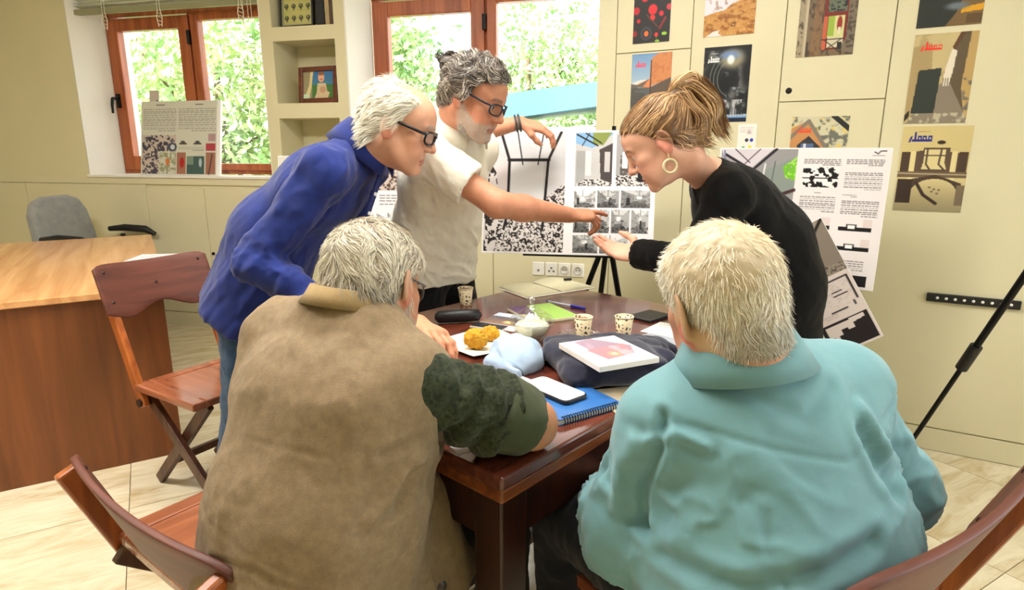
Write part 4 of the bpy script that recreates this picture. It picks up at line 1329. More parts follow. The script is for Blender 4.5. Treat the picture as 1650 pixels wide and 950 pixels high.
# ================================================================ TABLE
TN = (-0.017, 0.947); TA, TB = 1.28, 0.96
M['table_top'] = wood('table_top_wood', rgb(76, 34, 24), rgb(114, 56, 40), 0, 0.2, 4, coat=0.4)
M['table_edge'] = wood('table_edge_wood', rgb(96, 46, 20), rgb(146, 80, 38), 0, 0.3, 6)
M['table_dark'] = wood('table_dark_wood', rgb(34, 16, 12), rgb(58, 27, 19), 2, 0.3, 5)
tb = empty('table', (TN[0], TN[1], 0), R(48))
tag(tb, 'dark polished wooden meeting table with papers and cups on it', 'table')
MB().box((0, 0, 0.733), (TA, TB, 0.760)).build('table_top', M['table_top'], tb, bevel=0.005)
MB().box((0.004, 0.004, 0.706), (TA - 0.004, TB - 0.004, 0.733)).build('edge_moulding', M['table_edge'], tb, bevel=0.004)
ap = MB()
ap.box((0.05, 0.03, 0.60), (TA - 0.05, 0.055, 0.706)); ap.box((0.05, TB - 0.055, 0.60), (TA - 0.05, TB - 0.03, 0.706))
ap.box((0.03, 0.05, 0.60), (0.055, TB - 0.05, 0.706)); ap.box((TA - 0.055, 0.05, 0.60), (TA - 0.03, TB - 0.05, 0.706))
ap.build('apron', M['table_dark'], tb)
for x in (0.022, TA - 0.092):
    for y in (0.022, TB - 0.092):
        MB().box((x, y, 0), (x + 0.07, y + 0.07, 0.706)).build('leg', M['table_dark'], tb, bevel=0.004)
for x in (0.04, TA - 0.07):
    MB().box((x, 0.09, 0.09), (x + 0.034, TB - 0.09, 0.14)).build('stretcher', M['table_dark'], tb, bevel=0.003)
MB().box((0.07, TB / 2 - 0.02, 0.092), (TA - 0.07, TB / 2 + 0.02, 0.138)).build('stretcher', M['table_dark'], tb, bevel=0.003)

# ================================================================ CHAIRS
M['chair_dark'] = wood('chair_dark_wood', rgb(58, 32, 20), rgb(94, 56, 36), 2, 0.35, 5)
M['chair_back'] = wood('chair_back_wood', rgb(82, 40, 30), rgb(112, 58, 44), 0, 0.5, 4)
M['chair_seat'] = wood('chair_seat_wood', rgb(132, 72, 46), rgb(170, 102, 70), 1, 0.2, 4, coat=0.5)
M['chair_post'] = wood('chair_post_wood', rgb(140, 70, 26), rgb(186, 104, 48), 2, 0.3, 4, coat=0.2)
M['screw'] = mat('screw', rgb(70, 50, 44), 0.4, noise=0.2, scale=50, metal=0.6)


def curved_panel(W, Ht, wave, depth, th, n=24, k=8):
    """backrest: width W, height Ht, bowed by depth, scalloped lower edge"""
    V = []; F = []
    for side in (0, 1):
        for i in range(n + 1):
            t = i / n * 2 - 1
            x = t * W / 2
            y = -depth * (1 - t * t) + side * th
            top = Ht - 0.02 * abs(t) ** 12
            bot = wave * (0.5 + 0.5 * math.cos(math.pi * 1.6 * t)) * (1 - abs(t) ** 6) * 1.0 + 0.02 * abs(t) ** 12
            for j in range(k + 1):
                V.append((x, y, bot + (top - bot) * j / k))
    m = (n + 1) * (k + 1)
    for i in range(n):
        for j in range(k):
            a = i * (k + 1) + j
            F.append((a, a + k + 1, a + k + 2, a + 1)); F.append((m + a, m + a + 1, m + a + k + 2, m + a + k + 1))
    for i in range(n):
        a = i * (k + 1); F.append((a, m + a, m + a + k + 1, a + k + 1)); a += k; F.append((a, a + k + 1, m + a + k + 1, m + a))
    for j in range(k):
        F.append((j, j + 1, m + j + 1, m + j)); a = n * (k + 1) + j; F.append((a, m + a, m + a + 1, a + 1))
    return V, F


def folding_chair(loc, rz, label, W=0.40, zs=0.45, zt=0.87, bw=0.46, lean=0.16, sd=0.38, bh=0.20):
    """faces local +Y; origin on the floor under the seat"""
    c_ = empty('folding_chair', (loc[0], loc[1], 0), rz); tag(c_, label, 'chair', 'wooden chairs')
    h = W / 2
    yb = -sd / 2
    for s in (-1, 1):
        MB().bar((s * (h - 0.015), yb - lean, zt - 0.03), (s * (h - 0.015), yb + 0.035, zs - 0.09), 0.026, 0.045, (0, 1, 0)).build('back_post', M['chair_post'], c_, bevel=0.006)
        MB().bar((s * (h - 0.045), yb - 0.01, zs - 0.035), (s * (h - 0.045), sd / 2 + 0.06, 0.012), 0.024, 0.042, (0, 1, 0)).build('leg', M['chair_dark'], c_, bevel=0.004)
        MB().bar((s * (h - 0.075), sd / 2 - 0.03, zs - 0.03), (s * (h - 0.075), yb - 0.05, 0.012), 0.024, 0.042, (0, 1, 0)).build('leg', M['chair_dark'], c_, bevel=0.004)
        MB().tube([(s * (h - 0.03), yb + 0.03, zs - 0.07), (s * (h + 0.006), yb + 0.03, zs - 0.07)], 0.016, 12).build('bolt', M['screw'], c_)
    MB().bar((-(h - 0.075), yb + 0.02, 0.10), ((h - 0.075), yb + 0.02, 0.10), 0.022, 0.03).build('stretcher', M['chair_dark'], c_, bevel=0.003)
    MB().bar((-(h - 0.045), sd / 2, 0.09), ((h - 0.045), sd / 2, 0.09), 0.022, 0.03).build('stretcher', M['chair_dark'], c_, bevel=0.003)
    st = MB(); st.box((-h + 0.03, yb + 0.03, zs - 0.014), (h - 0.03, sd / 2 - 0.03, zs - 0.004))
    so = st.build('seat', M['chair_seat'], c_)
    f = MB()
    f.box((-h, yb, zs - 0.028), (-h + 0.05, sd / 2, zs)); f.box((h - 0.05, yb, zs - 0.028), (h, sd / 2, zs))
    f.box((-h + 0.05, yb, zs - 0.028), (h - 0.05, yb + 0.05, zs)); f.box((-h + 0.05, sd / 2 - 0.05, zs - 0.028), (h - 0.05, sd / 2, zs))
    f.build('seat_frame', M['chair_seat'], c_, bevel=0.006)
    V, F = curved_panel(bw, bh, 0.045, 0.03, 0.014)
    a = math.atan2(lean + 0.035, zt - zs + 0.06)
    bo = MB().add(V, F, True).build('backrest', M['chair_back'], c_, loc=(0, yb - lean - 0.0 + (bh) * math.sin(a) + 0.012, zt - bh * math.cos(a)), rot=(a, 0, 0), bevel=0.003)
    for (x, z) in ((-0.42, 0.84), (0.42, 0.84), (-0.42, 0.3), (0.42, 0.3), (0.0, 0.55)):
        y = -0.03 * (1 - (2 * x) ** 2) + 0.014
        MB().lathe([(0.0, 0.002), (0.005, 0.002), (0.007, 0.0)], n=10).build('screw', M['screw'], bo, loc=(x * bw, y, z * bh), rot=(R(-90), 0, 0))
    return c_


def face(dx, dy): return math.atan2(-dx, dy)


folding_chair((-1.145, 2.245), face(0.85, -0.53), 'empty reddish wooden folding chair standing before the desk', W=0.40, bw=0.44, zt=0.885, zs=0.45, bh=0.215)
folding_chair((-0.52, 1.21), face(0.60, 0.80), 'dark wooden chair of the man in the linen waistcoat', W=0.60, zs=0.48, zt=0.69, bw=0.62, lean=0.07, sd=0.42, bh=0.20)
folding_chair((0.492, 1.066), face(-0.56, 0.83), 'reddish wooden chair of the man in the teal shirt', W=0.60, zs=0.48, zt=0.80, bw=0.62, lean=0.12, sd=0.42, bh=0.24)

# ================================================================ DESK, OFFICE CHAIR
M['desk_top'] = wood('desk_top_wood', rgb(196, 136, 84), rgb(230, 176, 120), 1, 0.25, 2.5, coat=0.3)
M['desk_side'] = wood('desk_side_wood', rgb(100, 54, 24), rgb(130, 74, 36), 2, 0.4, 2.5)
dk = empty('desk', (-1.45, 2.51, 0), R(31.3)); tag(dk, 'wooden office desk with a light top at the left edge', 'desk')
MB().box((-0.80, -0.02, 0.722), (0.02, 1.86, 0.750)).build('desk_top', M['desk_top'], dk, bevel=0.004)
for y in (0.0, 1.80): MB().box((-0.77, y, 0.0), (0.0, y + 0.03, 0.722)).build('end_panel', M['desk_side'], dk, bevel=0.002)
MB().box((-0.42, 0.03, 0.25), (-0.40, 1.80, 0.722)).build('modesty_panel', M['desk_side'], dk)
c = Canvas(40, 56, (238, 236, 236)); c.text(0.1, 0.1, 0.9, 0.8, 14, (190, 186, 190), 1)
pp = link_mesh('paper_sheet', print_mesh('paper_sheet', c, 0.21, 0.297, 0.0006), PRINT_M)
pp.matrix_world = Matrix.Translation((-1.93, 2.90, 0.7512)) @ Matrix.Rotation(R(8), 4, 'Z') @ Matrix.Rotation(R(-90), 4, 'X') @ Matrix.Scale(1.35, 4)
tag(pp, 'sheet of white paper lying on the light desk top', 'paper')

M['oc_grey'] = cloth_mat('chair_grey_fabric', rgb(150, 150, 146), rgb(132, 132, 130))
oc = empty('office_chair', (-2.78, 4.22, 0), face(1.0, -0.1)); tag(oc, 'grey office chair with black armrests behind the desk', 'chair')
bk_ = MB()
prof = [(-0.24, 0.0), (0.24, 0.0), (0.25, 0.2), (0.235, 0.36), (0.19, 0.44), (0.1, 0.47), (-0.1, 0.47), (-0.19, 0.44), (-0.235, 0.36), (-0.25, 0.2)]
bk_.prism(prof, -0.035, 0.035, 'xz')
bk_.build('backrest', M['oc_grey'], oc, loc=(0, -0.26, 0.53), rot=(R(10), 0, 0), bevel=0.03, seg=4)
MB().box((-0.24, -0.24, 0.42), (0.24, 0.24, 0.50)).build('seat', M['oc_grey'], oc, bevel=0.03, seg=4)
for s in (-1, 1):
    MB().tube([(s * 0.25, -0.12, 0.45), (s * 0.30, -0.12, 0.50), (s * 0.30, -0.1, 0.70)], 0.016, 10).build('arm_bracket', M['black_plastic'], oc)
    MB().tube([(s * 0.30, -0.20, 0.735), (s * 0.30, -0.08, 0.745), (s * 0.30, 0.08, 0.735), (s * 0.30, 0.15, 0.70)], [0.018, 0.026, 0.026, 0.016], 10).build('armrest', M['black_plastic'], oc)
MB().tube([(0, 0, 0.42), (0, 0, 0.09)], 0.03, 12).build('gas_column', M['black_metal'], oc)
for k in range(5):
    a = k * 2 * math.pi / 5 + 0.3
    lg = MB().bar((0, 0, 0.10), (0.28 * math.cos(a), 0.28 * math.sin(a), 0.075), 0.045, 0.03).build('base_arm', M['black_plastic'], oc, bevel=0.006)
    MB().tube([(0.275 * math.cos(a) - 0.012 * math.sin(a), 0.275 * math.sin(a) + 0.012 * math.cos(a), 0.028), (0.275 * math.cos(a) + 0.012 * math.sin(a), 0.275 * math.sin(a) - 0.012 * math.cos(a), 0.028)], 0.028, 14).build('castor', M['black_plastic'], lg)
MB().bar((0, -0.2, 0.44), (0, -0.30, 0.60), 0.06, 0.02, (0, 1, 0)).build('back_bar', M['black_plastic'], oc)


# ================================================================ EASELS, TRIPOD
def easel(hub, feet, top, label, name='easel', r=0.013):
    e_ = empty(name, (hub[0], hub[1], 0)); tag(e_, label, 'easel' if name == 'easel' else 'tripod', 'black stands')
    H_ = np.array([0, 0, hub[2]]); o = np.array([hub[0], hub[1], 0])
    MB().lathe([(0.0, -0.05), (0.026, -0.045), (0.03, 0.0), (0.026, 0.04), (0.0, 0.045)], n=14).build('hub', M['black_plastic'], e_, loc=tuple(H_))
    MB().tube([H_, np.array(top) - o], [r * 0.9, r * 0.7], 10).build('mast', M['black_metal'], e_)
    for f in feet:
        f = np.array(f) - o
        lg = MB().tube([H_, H_ + 0.55 * (f - H_)], r, 10).tube([H_ + 0.5 * (f - H_), f], r * 0.75, 10).build('leg', M['black_metal'], e_)
        MB().tube([H_ + 0.50 * (f - H_), H_ + 0.58 * (f - H_)], r * 1.7, 10).build('clamp', M['black_plastic'], lg)
        MB().lathe([(0.0, 0.03), (r * 1.1, 0.03), (r * 1.3, 0.0), (0.0, 0.0)], c=tuple(f), n=10).build('rubber_foot', M['black_plastic'], lg)
    return e_


e_ = easel((0.44, 2.83, 0.93), ((0.12, 2.86, 0), (0.62, 2.78, 0), (0.42, 3.2, 0)), (0.45, 2.83, 1.40), 'black easel holding the middle presentation board')
MB().bar((0.05 - 0.44, 2.69 - 2.83, 0.853), (0.5 - 0.44, 2.61 - 2.83, 0.853), 0.03, 0.008).bar((-0.15, -0.17, 0.853), (0, 0, 0.93), 0.02, 0.012).build('ledge', M['black_metal'], e_)
e_ = easel((-0.72, 3.10, 0.92), ((-1.0, 3.15, 0), (0.10, 2.98, 0), (-0.75, 3.5, 0)), (-0.74, 3.10, 1.28), 'black easel holding the board behind the blue-shirted man')
MB().bar((-0.3, -0.17, 0.79), (0.24, -0.21, 0.79), 0.03, 0.008).bar((-0.02, -0.19, 0.79), (0, 0, 0.92), 0.02, 0.012).build('ledge', M['black_metal'], e_)
e_ = easel((1.20, 2.62, 0.80), ((0.98, 2.75, 0), (1.38, 2.48, 0), (1.32, 2.78, 0)), (1.24, 2.66, 1.28), 'black easel holding the right presentation board')
MB().bar((-0.2, 0.02, 0.755), (0.16, -0.25, 0.755), 0.03, 0.008).bar((-0.02, -0.09, 0.755), (0, 0, 0.80), 0.02, 0.012).build('ledge', M['black_metal'], e_)
easel((1.70, 1.84, 1.24), ((1.60, 2.37, 0), (2.15, 1.62, 0), (1.52, 1.38, 0)), (1.70, 1.84, 1.42), 'black tripod standing by the right wall', 'tripod', 0.012)

# ================================================================ THINGS ON THE TABLE
ZT = 0.7602
M['cup'] = None
m, nt, p = new_mat('paper_cup')
tc = nt.nodes.new('ShaderNodeTexCoord'); vr = nt.nodes.new('ShaderNodeTexVoronoi'); vr.inputs['Scale'].default_value = 75; vr.feature = 'DISTANCE_TO_EDGE'
nz = nt.nodes.new('ShaderNodeTexNoise'); nz.inputs['Scale'].default_value = 60
nt.links.new(tc.outputs['Object'], vr.inputs['Vector']); nt.links.new(tc.outputs['Object'], nz.inputs['Vector'])
r1 = nt.nodes.new('ShaderNodeMath'); r1.operation = 'MULTIPLY'; nt.links.new(vr.outputs['Distance'], r1.inputs[0]); nt.links.new(nz.outputs['Fac'], r1.inputs[1])
rp = nt.nodes.new('ShaderNodeValToRGB'); rp.color_ramp.interpolation = 'CONSTANT'
rp.color_ramp.elements[0].color = rgb(226, 208, 170); rp.color_ramp.elements[1].position = 0.115; rp.color_ramp.elements[1].color = rgb(64, 56, 54)
nt.links.new(r1.outputs[0], rp.inputs['Fac']); nt.links.new(rp.outputs['Color'], p.inputs['Base Color']); p.inputs['Roughness'].default_value = 0.5
M['cup'] = m
M['cup_rim'] = mat('cup_paper', rgb(226, 212, 180), 0.5, noise=0.04, scale=30)
M['coffee'] = mat('coffee', rgb(150, 96, 54), 0.25, noise=0.25, scale=60)
M['coffee_dark'] = mat('coffee_stain', rgb(104, 66, 40), 0.4, noise=0.25, scale=60)


def cup(x, y, z, label, fill, h=0.062, r=0.027, cm=None):
    c_ = empty('paper_cup', (x, y, z)); tag(c_, label, 'cup', 'small patterned paper cups')
    MB().lathe([(0.0, 0.002), (r * 0.70, 0.0), (r * 0.72, 0.002), (r, h - 0.002), (r * 0.95, h - 0.002), (r * 0.68, 0.005), (0.0, 0.005)], n=28).build('wall', M['cup'], c_)
    MB().lathe([(r * 0.97, h - 0.003), (r * 1.04, h - 0.002), (r * 1.05, h), (r * 1.0, h + 0.0012), (r * 0.95, h - 0.001)], n=28).build('rim', M['cup_rim'], c_)
    fr = 0.68 + 0.27 * fill
    MB().lathe([(0.0, h * fill), (r * fr, h * fill)], n=28).build('coffee', cm or M['coffee'], c_)


cup(-0.165, 2.15, ZT, 'small patterned paper cup standing alone by the white-shirted man', 0.9, cm=M['coffee_dark'])
cup(0.207, 1.738, ZT + 0.006, 'small patterned paper cup full of coffee on the glass saucer', 0.88)
cup(0.328, 1.75, ZT, 'small patterned paper cup right of the glass saucer', 0.80, h=0.066)
cup(0.452, 1.50, ZT, 'small patterned paper cup by the ear of the teal-shirted man', 0.7)

M['glass'] = glass_mat('clear_glass', (0.97, 0.98, 0.97, 1), 0.22)
M['sugar'] = mat('sugar_lumps', rgb(232, 234, 214), 0.7, noise=0.15, scale=60, bump=0.6, bscale=90)


def fluted(prof, n, flutes, amp, c=(0, 0, 0)):
    V = []
    for (r, z) in prof:
        for j in range(n):
            t = 2 * math.pi * j / n
            rr = r * (1 + amp * math.cos(flutes * t))
            V.append((c[0] + rr * math.cos(t), c[1] + rr * math.sin(t), c[2] + z))
    F = [(i * n + j, i * n + (j + 1) % n, (i + 1) * n + (j + 1) % n, (i + 1) * n + j) for i in range(len(prof) - 1) for j in range(n)]
    return V, F


sgb = empty('sugar_bowl', (0.058, 1.735, ZT)); tag(sgb, 'cut glass sugar bowl with a pointed lid in the middle of the table', 'bowl')
V, F = fluted([(0.0, 0.0), (0.032, 0.0), (0.034, 0.004), (0.045, 0.018), (0.058, 0.045), (0.066, 0.056), (0.062, 0.057), (0.053, 0.045), (0.041, 0.02), (0.030, 0.007), (0.0, 0.007)], 64, 16, 0.03)
MB().add(V, F, True).build('bowl', M['glass'], sgb)
V, F = fluted([(0.067, 0.058), (0.064, 0.063), (0.045, 0.078), (0.020, 0.094), (0.008, 0.101), (0.006, 0.106), (0.010, 0.112), (0.0125, 0.119), (0.010, 0.127), (0.0, 0.130)], 64, 16, 0.02)
MB().add(V, F, True).build('lid', M['glass'], sgb)
MB().lathe([(0.0, 0.007), (0.030, 0.008), (0.042, 0.025), (0.050, 0.044), (0.040, 0.052), (0.02, 0.058), (0.0, 0.06)], n=24).build('sugar', M['sugar'], sgb)
sc_o = empty('saucer', (0.20, 1.725, ZT)); tag(sc_o, 'clear glass saucer under the full coffee cup', 'saucer')
V, F = fluted([(0.0, 0.0), (0.035, 0.0), (0.060, 0.008), (0.073, 0.013), (0.072, 0.0145), (0.058, 0.010), (0.034, 0.003), (0.0, 0.003)], 72, 18, 0.025)
MB().add(V, F, True).build('dish', M['glass'], sc_o)


def flat_thing(name, label, cat, quad, z, th, m, cv=None, bevel=0.002, pages=None, parent_extra=None, group=None):
    """a flat rectangular thing given its four corners (near-left, near-right, far-right, far-left) on the table"""
    q = [np.array(p, float) for p in quad]
    x = ((q[1] - q[0]) + (q[2] - q[3])) / 2; w = np.linalg.norm(x); x /= w
    y = np.array([-x[1], x[0]]); h = float((((q[3] - q[0]) + (q[2] - q[1])) / 2) @ y)
    c0 = sum(q) / 4 - x * w / 2 - y * h / 2
    t = empty(name, (c0[0], c0[1], z), math.atan2(x[1], x[0])); tag(t, label, cat, group)
    if pages:
        MB().box((0.002, 0.0015, 0.0015), (w - 0.002, h - 0.002, th - 0.0015)).build('pages', pages, t)
        MB().box((0, 0, 0), (w, h, 0.0015)).build('back_cover', m, t)
        MB().box((0, 0, th - 0.0015), (w, h, th)).build('front_cover', m, t)
    else:
        MB().box((0, 0, 0), (w, h, th)).build('body', m, t, bevel=bevel)
    if cv is not None:
        o = link_mesh('print', print_mesh('print', cv, w - 0.002, h - 0.002, 0.0003), PRINT, t, loc=(0.001, 0.001, th + 0.0004))
        o.rotation_euler = (R(-90), 0, 0)
    return t, w, h


M['white_page'] = mat('white_page', rgb(236, 232, 226), 0.7, noise=0.05, scale=30)
M['cream_page'] = mat('cream_page', rgb(226, 220, 186), 0.7, noise=0.06, scale=40)
M['grey_cover'] = mat('grey_cover', rgb(206, 200, 200), 0.5, noise=0.05, scale=20)
M['blue_cover'] = mat('blue_cover', rgb(40, 92, 164), 0.35, c2=rgb(60, 120, 190), scale=3)
M['lime'] = mat('lime_cover', rgb(150, 190, 86), 0.5, noise=0.1, scale=10)
M['kraft'] = mat('kraft', rgb(206, 190, 160), 0.7, noise=0.08, scale=20)

# open notebook with a small pen on it
nbk = empty('open_notebook', (0.135, 2.415, ZT), R(33)); tag(nbk, 'open notebook with blank pages near the far corner of the table', 'notebook')
MB().box((-0.165, -0.105, 0), (0.165, 0.105, 0.003)).build('cover', M['white_page'], nbk, bevel=0.001)
for s, th in ((-1, 0.010), (1, 0.016)):
    V = []; n = 10
    for i in range(n + 1):
        t = i / n
        V += [(s * 0.158 * t, -0.10, 0.0032 + th * (math.sin(math.pi * (0.12 + 0.75 * t)) * 0.9)), (s * 0.158 * t, 0.10, 0.0032 + th * (math.sin(math.pi * (0.12 + 0.75 * t)) * 0.9))]
    V += [(s * 0.158 * i / n, yy, 0.0031) for i in range(n + 1) for yy in (-0.10, 0.10)]
    k = 2 * (n + 1)
    F = [(2 * i, 2 * i + 2, 2 * i + 3, 2 * i + 1) for i in range(n)] + [(2 * i, k + 2 * i, k + 2 * i + 2, 2 * i + 2) for i in range(n)] + [(2 * i + 1, 2 * i + 3, k + 2 * i + 3, k + 2 * i + 1) for i in range(n)] + [(2 * n, k + 2 * n, k + 2 * n + 1, 2 * n + 1)]
    if s < 0: F = [tuple(reversed(f)) for f in F]
    MB().add(V, F, True).build('page_block', M['cream_page'], nbk)
MB().tube([(0.09, 0.0, 0.026), (0.12, -0.01, 0.026)], [0.005, 0.006], 8).build('clip', M['black_plastic'], nbk)
pn = empty('pen', (0.132, 2.176, ZT + 0.0055), math.atan2(2.069 - 2.176, 0.254 - 0.132)); tag(pn, 'clear ballpoint pen with a dark blue cap near the open notebook', 'pen')
MB().tube([(0, 0, 0), (0.10, 0, 0)], 0.004, 10).build('barrel', mat('pen_clear', rgb(190, 196, 214), 0.15, noise=0.05, scale=30), pn)
MB().tube([(0.10, 0, 0), (0.16, 0, 0)], [0.0055, 0.005], 10).build('cap', mat('pen_blue', rgb(36, 40, 150), 0.3, noise=0.1, scale=20), pn)
MB().tube([(-0.012, 0, 0), (0, 0, 0)], [0.0015, 0.0035], 8).build('end_plug', mat('pen_blue2', rgb(36, 40, 150), 0.3, noise=0.1, scale=20), pn)

c = Canvas(60, 50, (196, 206, 224)); c.grad(0, 0.25, 1, 0.75, (90, 84, 96), (150, 110, 80)); c.ell(0.6, 0.55, 0.12, 0.08, (240, 200, 130), 0.6)
flat_thing('magazine', 'thin magazine with a sunset photo left of the sugar bowl', 'magazine', ((-0.11, 1.86), (0.02, 1.80), (0.075, 1.96), (-0.06, 2.04)), ZT, 0.004, M['white_page'], c)
c = Canvas(60, 50, (150, 190, 86)); c.poly([(0, 0), (0.45, 0), (0.3, 0.55), (0.1, 1), (0, 1)], (88, 56, 96)); c.poly([(0, 0.5), (0.25, 0.6), (0.2, 1), (0, 1)], (206, 200, 150)); c.noise(c.box(0.4, 0, 1, 1) * 0.5, (190, 216, 120), 0.06, 0, 0.4)
flat_thing('magazine', 'lime green and purple covered booklet behind the sugar bowl', 'magazine', ((0.08, 1.89), (0.235, 1.97), (0.12, 2.13), (-0.03, 2.06)), ZT, 0.010, M['cream_page'], c)
gc = empty('glasses_case', (-0.245, 1.90, ZT), R(12)); tag(gc, 'black oblong glasses case on the table beside the waistcoat man', 'case')
MB().tube([(0, 0, 0.022), (0.012, 0, 0.022), (0.10, 0, 0.022), (0.14, 0, 0.022), (0.15, 0, 0.022)], [0.008, 0.020, 0.021, 0.019, 0.006], 16).build('shell', M['black_plastic'], gc)
MB().box((0.02, -0.021, 0.021), (0.13, 0.0, 0.023)).build('seam', M['dark'], gc)
flat_thing('phone', 'white edged phone lying by the glasses case', 'phone', ((-0.13, 1.85), (-0.03, 1.80), (-0.012, 1.845), (-0.11, 1.90)), ZT + 0.0, 0.008, M['white_plastic'], Canvas(4, 4, (30, 30, 34)))

# napkin with two saffron sweets
V = []; F = []
n = 30
for i in range(n + 1):
    for j in range(n + 1):
        u, v = i / n, j / n
        x, y = (u - 0.5) * 0.21, (v - 0.5) * 0.20
        z = 0.003 + 0.010 * max(0, math.hypot(u - 0.5, v - 0.5) - 0.30) / 0.4 + 0.003 * math.sin(9 * u + 3 * v) * math.sin(7 * v)
        V.append((x, y, max(z, 0.0005)))
F = [(i * (n + 1) + j, (i + 1) * (n + 1) + j, (i + 1) * (n + 1) + j + 1, i * (n + 1) + j + 1) for i in range(n) for j in range(n)]
np_o = MB().add(V, F, True).build('napkin', mat('napkin_paper', rgb(236, 230, 206), 0.8, noise=0.06, scale=30, bump=0.15), loc=(-0.085, 1.69, ZT), rot=(0, 0, R(40)))
sm_ = np_o.modifiers.new('thick', 'SOLIDIFY'); sm_.thickness = 0.0012
tag(np_o, 'crumpled cream paper napkin under the two yellow sweets', 'napkin')
M['saffron'] = mat('saffron_sweet', rgb(232, 176, 40), 0.75, c2=rgb(200, 134, 20), scale=60, bump=0.8, bscale=160)
for i, (x, y, r, lb) in enumerate(((-0.098, 1.635, 0.033, 'larger rough yellow ball of sweet on the napkin'), (-0.062, 1.715, 0.023, 'smaller rough yellow ball of sweet on the napkin'))):
    v = Vox((-0.05,) * 3, (0.05,) * 3, 0.0022)
    v.ell((0, 0, 0), (r, r * 0.95, r * 0.85))
    rr = np.random.default_rng(i)
    for k in range(60):
        d = unit(rr.normal(size=3)); v.ell(d * r * 0.92 * np.array([1, 0.95, 0.85]), (0.006, 0.006, 0.005), k=0.004)
    V, F = v.nets(); V = V + vnormals(V, F) * (fbm(V, 300, 3)[:, None] * 0.0015)
    o = link_mesh('sweet', np_mesh('sweet', V, F), M['saffron'], loc=(x, y, ZT + 0.005 + r * 0.86)); tag(o, lb, 'sweet', 'yellow sweets')

flat_thing('tablet', 'black tablet near the right corner of the table', 'tablet', ((0.425, 1.885), (0.51, 1.975), (0.485, 2.055), (0.395, 1.99)), ZT, 0.009, M['black_plastic'], Canvas(4, 4, (16, 16, 20)))
c = Canvas(40, 50, (240, 238, 236)); c.text(0.1, 0.1, 0.9, 0.5, 6, (200, 196, 200), 2)
flat_thing('paper_sheet', 'white folded sheet by the black tablet', 'paper', ((0.41, 1.80), (0.50, 1.72), (0.55, 1.86), (0.455, 1.93)), ZT, 0.002, M['white_page'], c)
flat_thing('paper_sheet', 'grey blue sheet under the white folded sheet', 'paper', ((0.385, 1.76), (0.46, 1.66), (0.52, 1.73), (0.44, 1.83)), ZT, 0.0015, mat('grey_sheet', rgb(170, 176, 186), 0.5, noise=0.05, scale=20))
flat_thing('paper_sheet', 'yellowish paper slip by the teal shoulder', 'paper', ((0.35, 1.41), (0.42, 1.38), (0.47, 1.48), (0.40, 1.51)), ZT, 0.0012, M['kraft'])
flat_thing('envelope', 'beige envelope under the right end of the navy jacket', 'envelope', ((0.20, 1.20), (0.29, 1.22), (0.33, 1.38), (0.20, 1.34)), ZT, 0.003, M['kraft'])

# spiral notebook, phone on it
t, w, h = flat_thing('spiral_notebook', 'blue covered spiral notebook at the near edge of the table', 'notebook', ((0.045, 1.22), (0.105, 1.145), (0.225, 1.245), (0.155, 1.375)), ZT, 0.013, M['blue_cover'], pages=M['white_page'])
co = MB()
for k in range(22):
    y = 0.012 + (h - 0.024) * k / 21
    co.tube([(w - 0.004 + 0.007 * math.cos(a), y, 0.0065 + 0.0095 * math.sin(a)) for a in np.linspace(0, 2 * math.pi, 11)], 0.0011, 5, caps=False)
co.build('wire_spiral', M['black_metal'], t)
ph = empty('phone', (0.093, 1.297, ZT + 0.0135), R(-50)); tag(ph, 'smartphone with a bright screen lying on the blue notebook', 'phone')
pb = MB(); rr = 0.014; hw, hh = 0.074, 0.036
poly = [(sx * (hw - rr) + rr * math.cos(a), sy * (hh - rr) + rr * math.sin(a)) for (sx, sy, a0) in ((1, 1, 0), (-1, 1, 90), (-1, -1, 180), (1, -1, 270)) for a in [R(a0 + k * 22.5) for k in range(5)]]
pb.prism(poly, 0.0, 0.0095, 'xy'); po_ = pb.build('case', M['black_plastic'], ph, bevel=0.002)
MB().prism([(x * 0.95, y * 0.93) for x, y in poly], 0.0096, 0.0102, 'xy').build('screen', mat('phone_screen', rgb(238, 238, 240), 0.08, noise=0.02, scale=5, coat=0.6), ph)
flat_thing('notebook', 'closed pale grey notebook under the green sleeve', 'notebook', ((0.0, 1.235), (0.065, 1.175), (0.02, 1.40), (-0.055, 1.50)), ZT, 0.012, M['grey_cover'], pages=M['white_page'])
c = Canvas(40, 56, (226, 220, 226)); c.text(0.1, 0.1, 0.9, 0.8, 12, (190, 180, 190), 3)
flat_thing('paper_sheet', 'white sheet under the elbow at the near corner of the table', 'paper', ((-0.105, 1.035), (-0.03, 1.06), (-0.10, 1.21), (-0.165, 1.16)), ZT, 0.001, M['white_page'], c)

# navy jacket, folded, with a magazine on top
v = Vox((0.03, 1.25, 0.74), (0.50, 1.75, 0.88), 0.004)
side = unit((0.27, 0.12, 0))
v.slab((0.13, 1.47, 0.79), (0.36, 1.54, 0.788), (-0.4, 0.9, 0), 0.13, 0.11, 0.034, 0.03, k=0.02, ex=3)
v.slab((0.15, 1.42, 0.805), (0.33, 1.46, 0.805), (-0.4, 0.9, 0), 0.10, 0.10, 0.022, 0.022, k=0.012, ex=3)
v.slab((0.14, 1.38, 0.785), (0.31, 1.40, 0.782), (-0.2, 0.98, 0), 0.06, 0.05, 0.028, 0.022, k=0.012)
v.cap((0.37, 1.52, 0.785), (0.40, 1.62, 0.78), 0.03, 0.022, k=0.02)
v.cap((0.37, 1.63, 0.78), (0.43, 1.60, 0.775), 0.02, 0.018, k=0.02)
v.cut((0, 0, ZT + 0.0005), (0, 0, -1))
V, F = v.nets(); V = relax(V, F, 2)
Nn = vnormals(V, F)
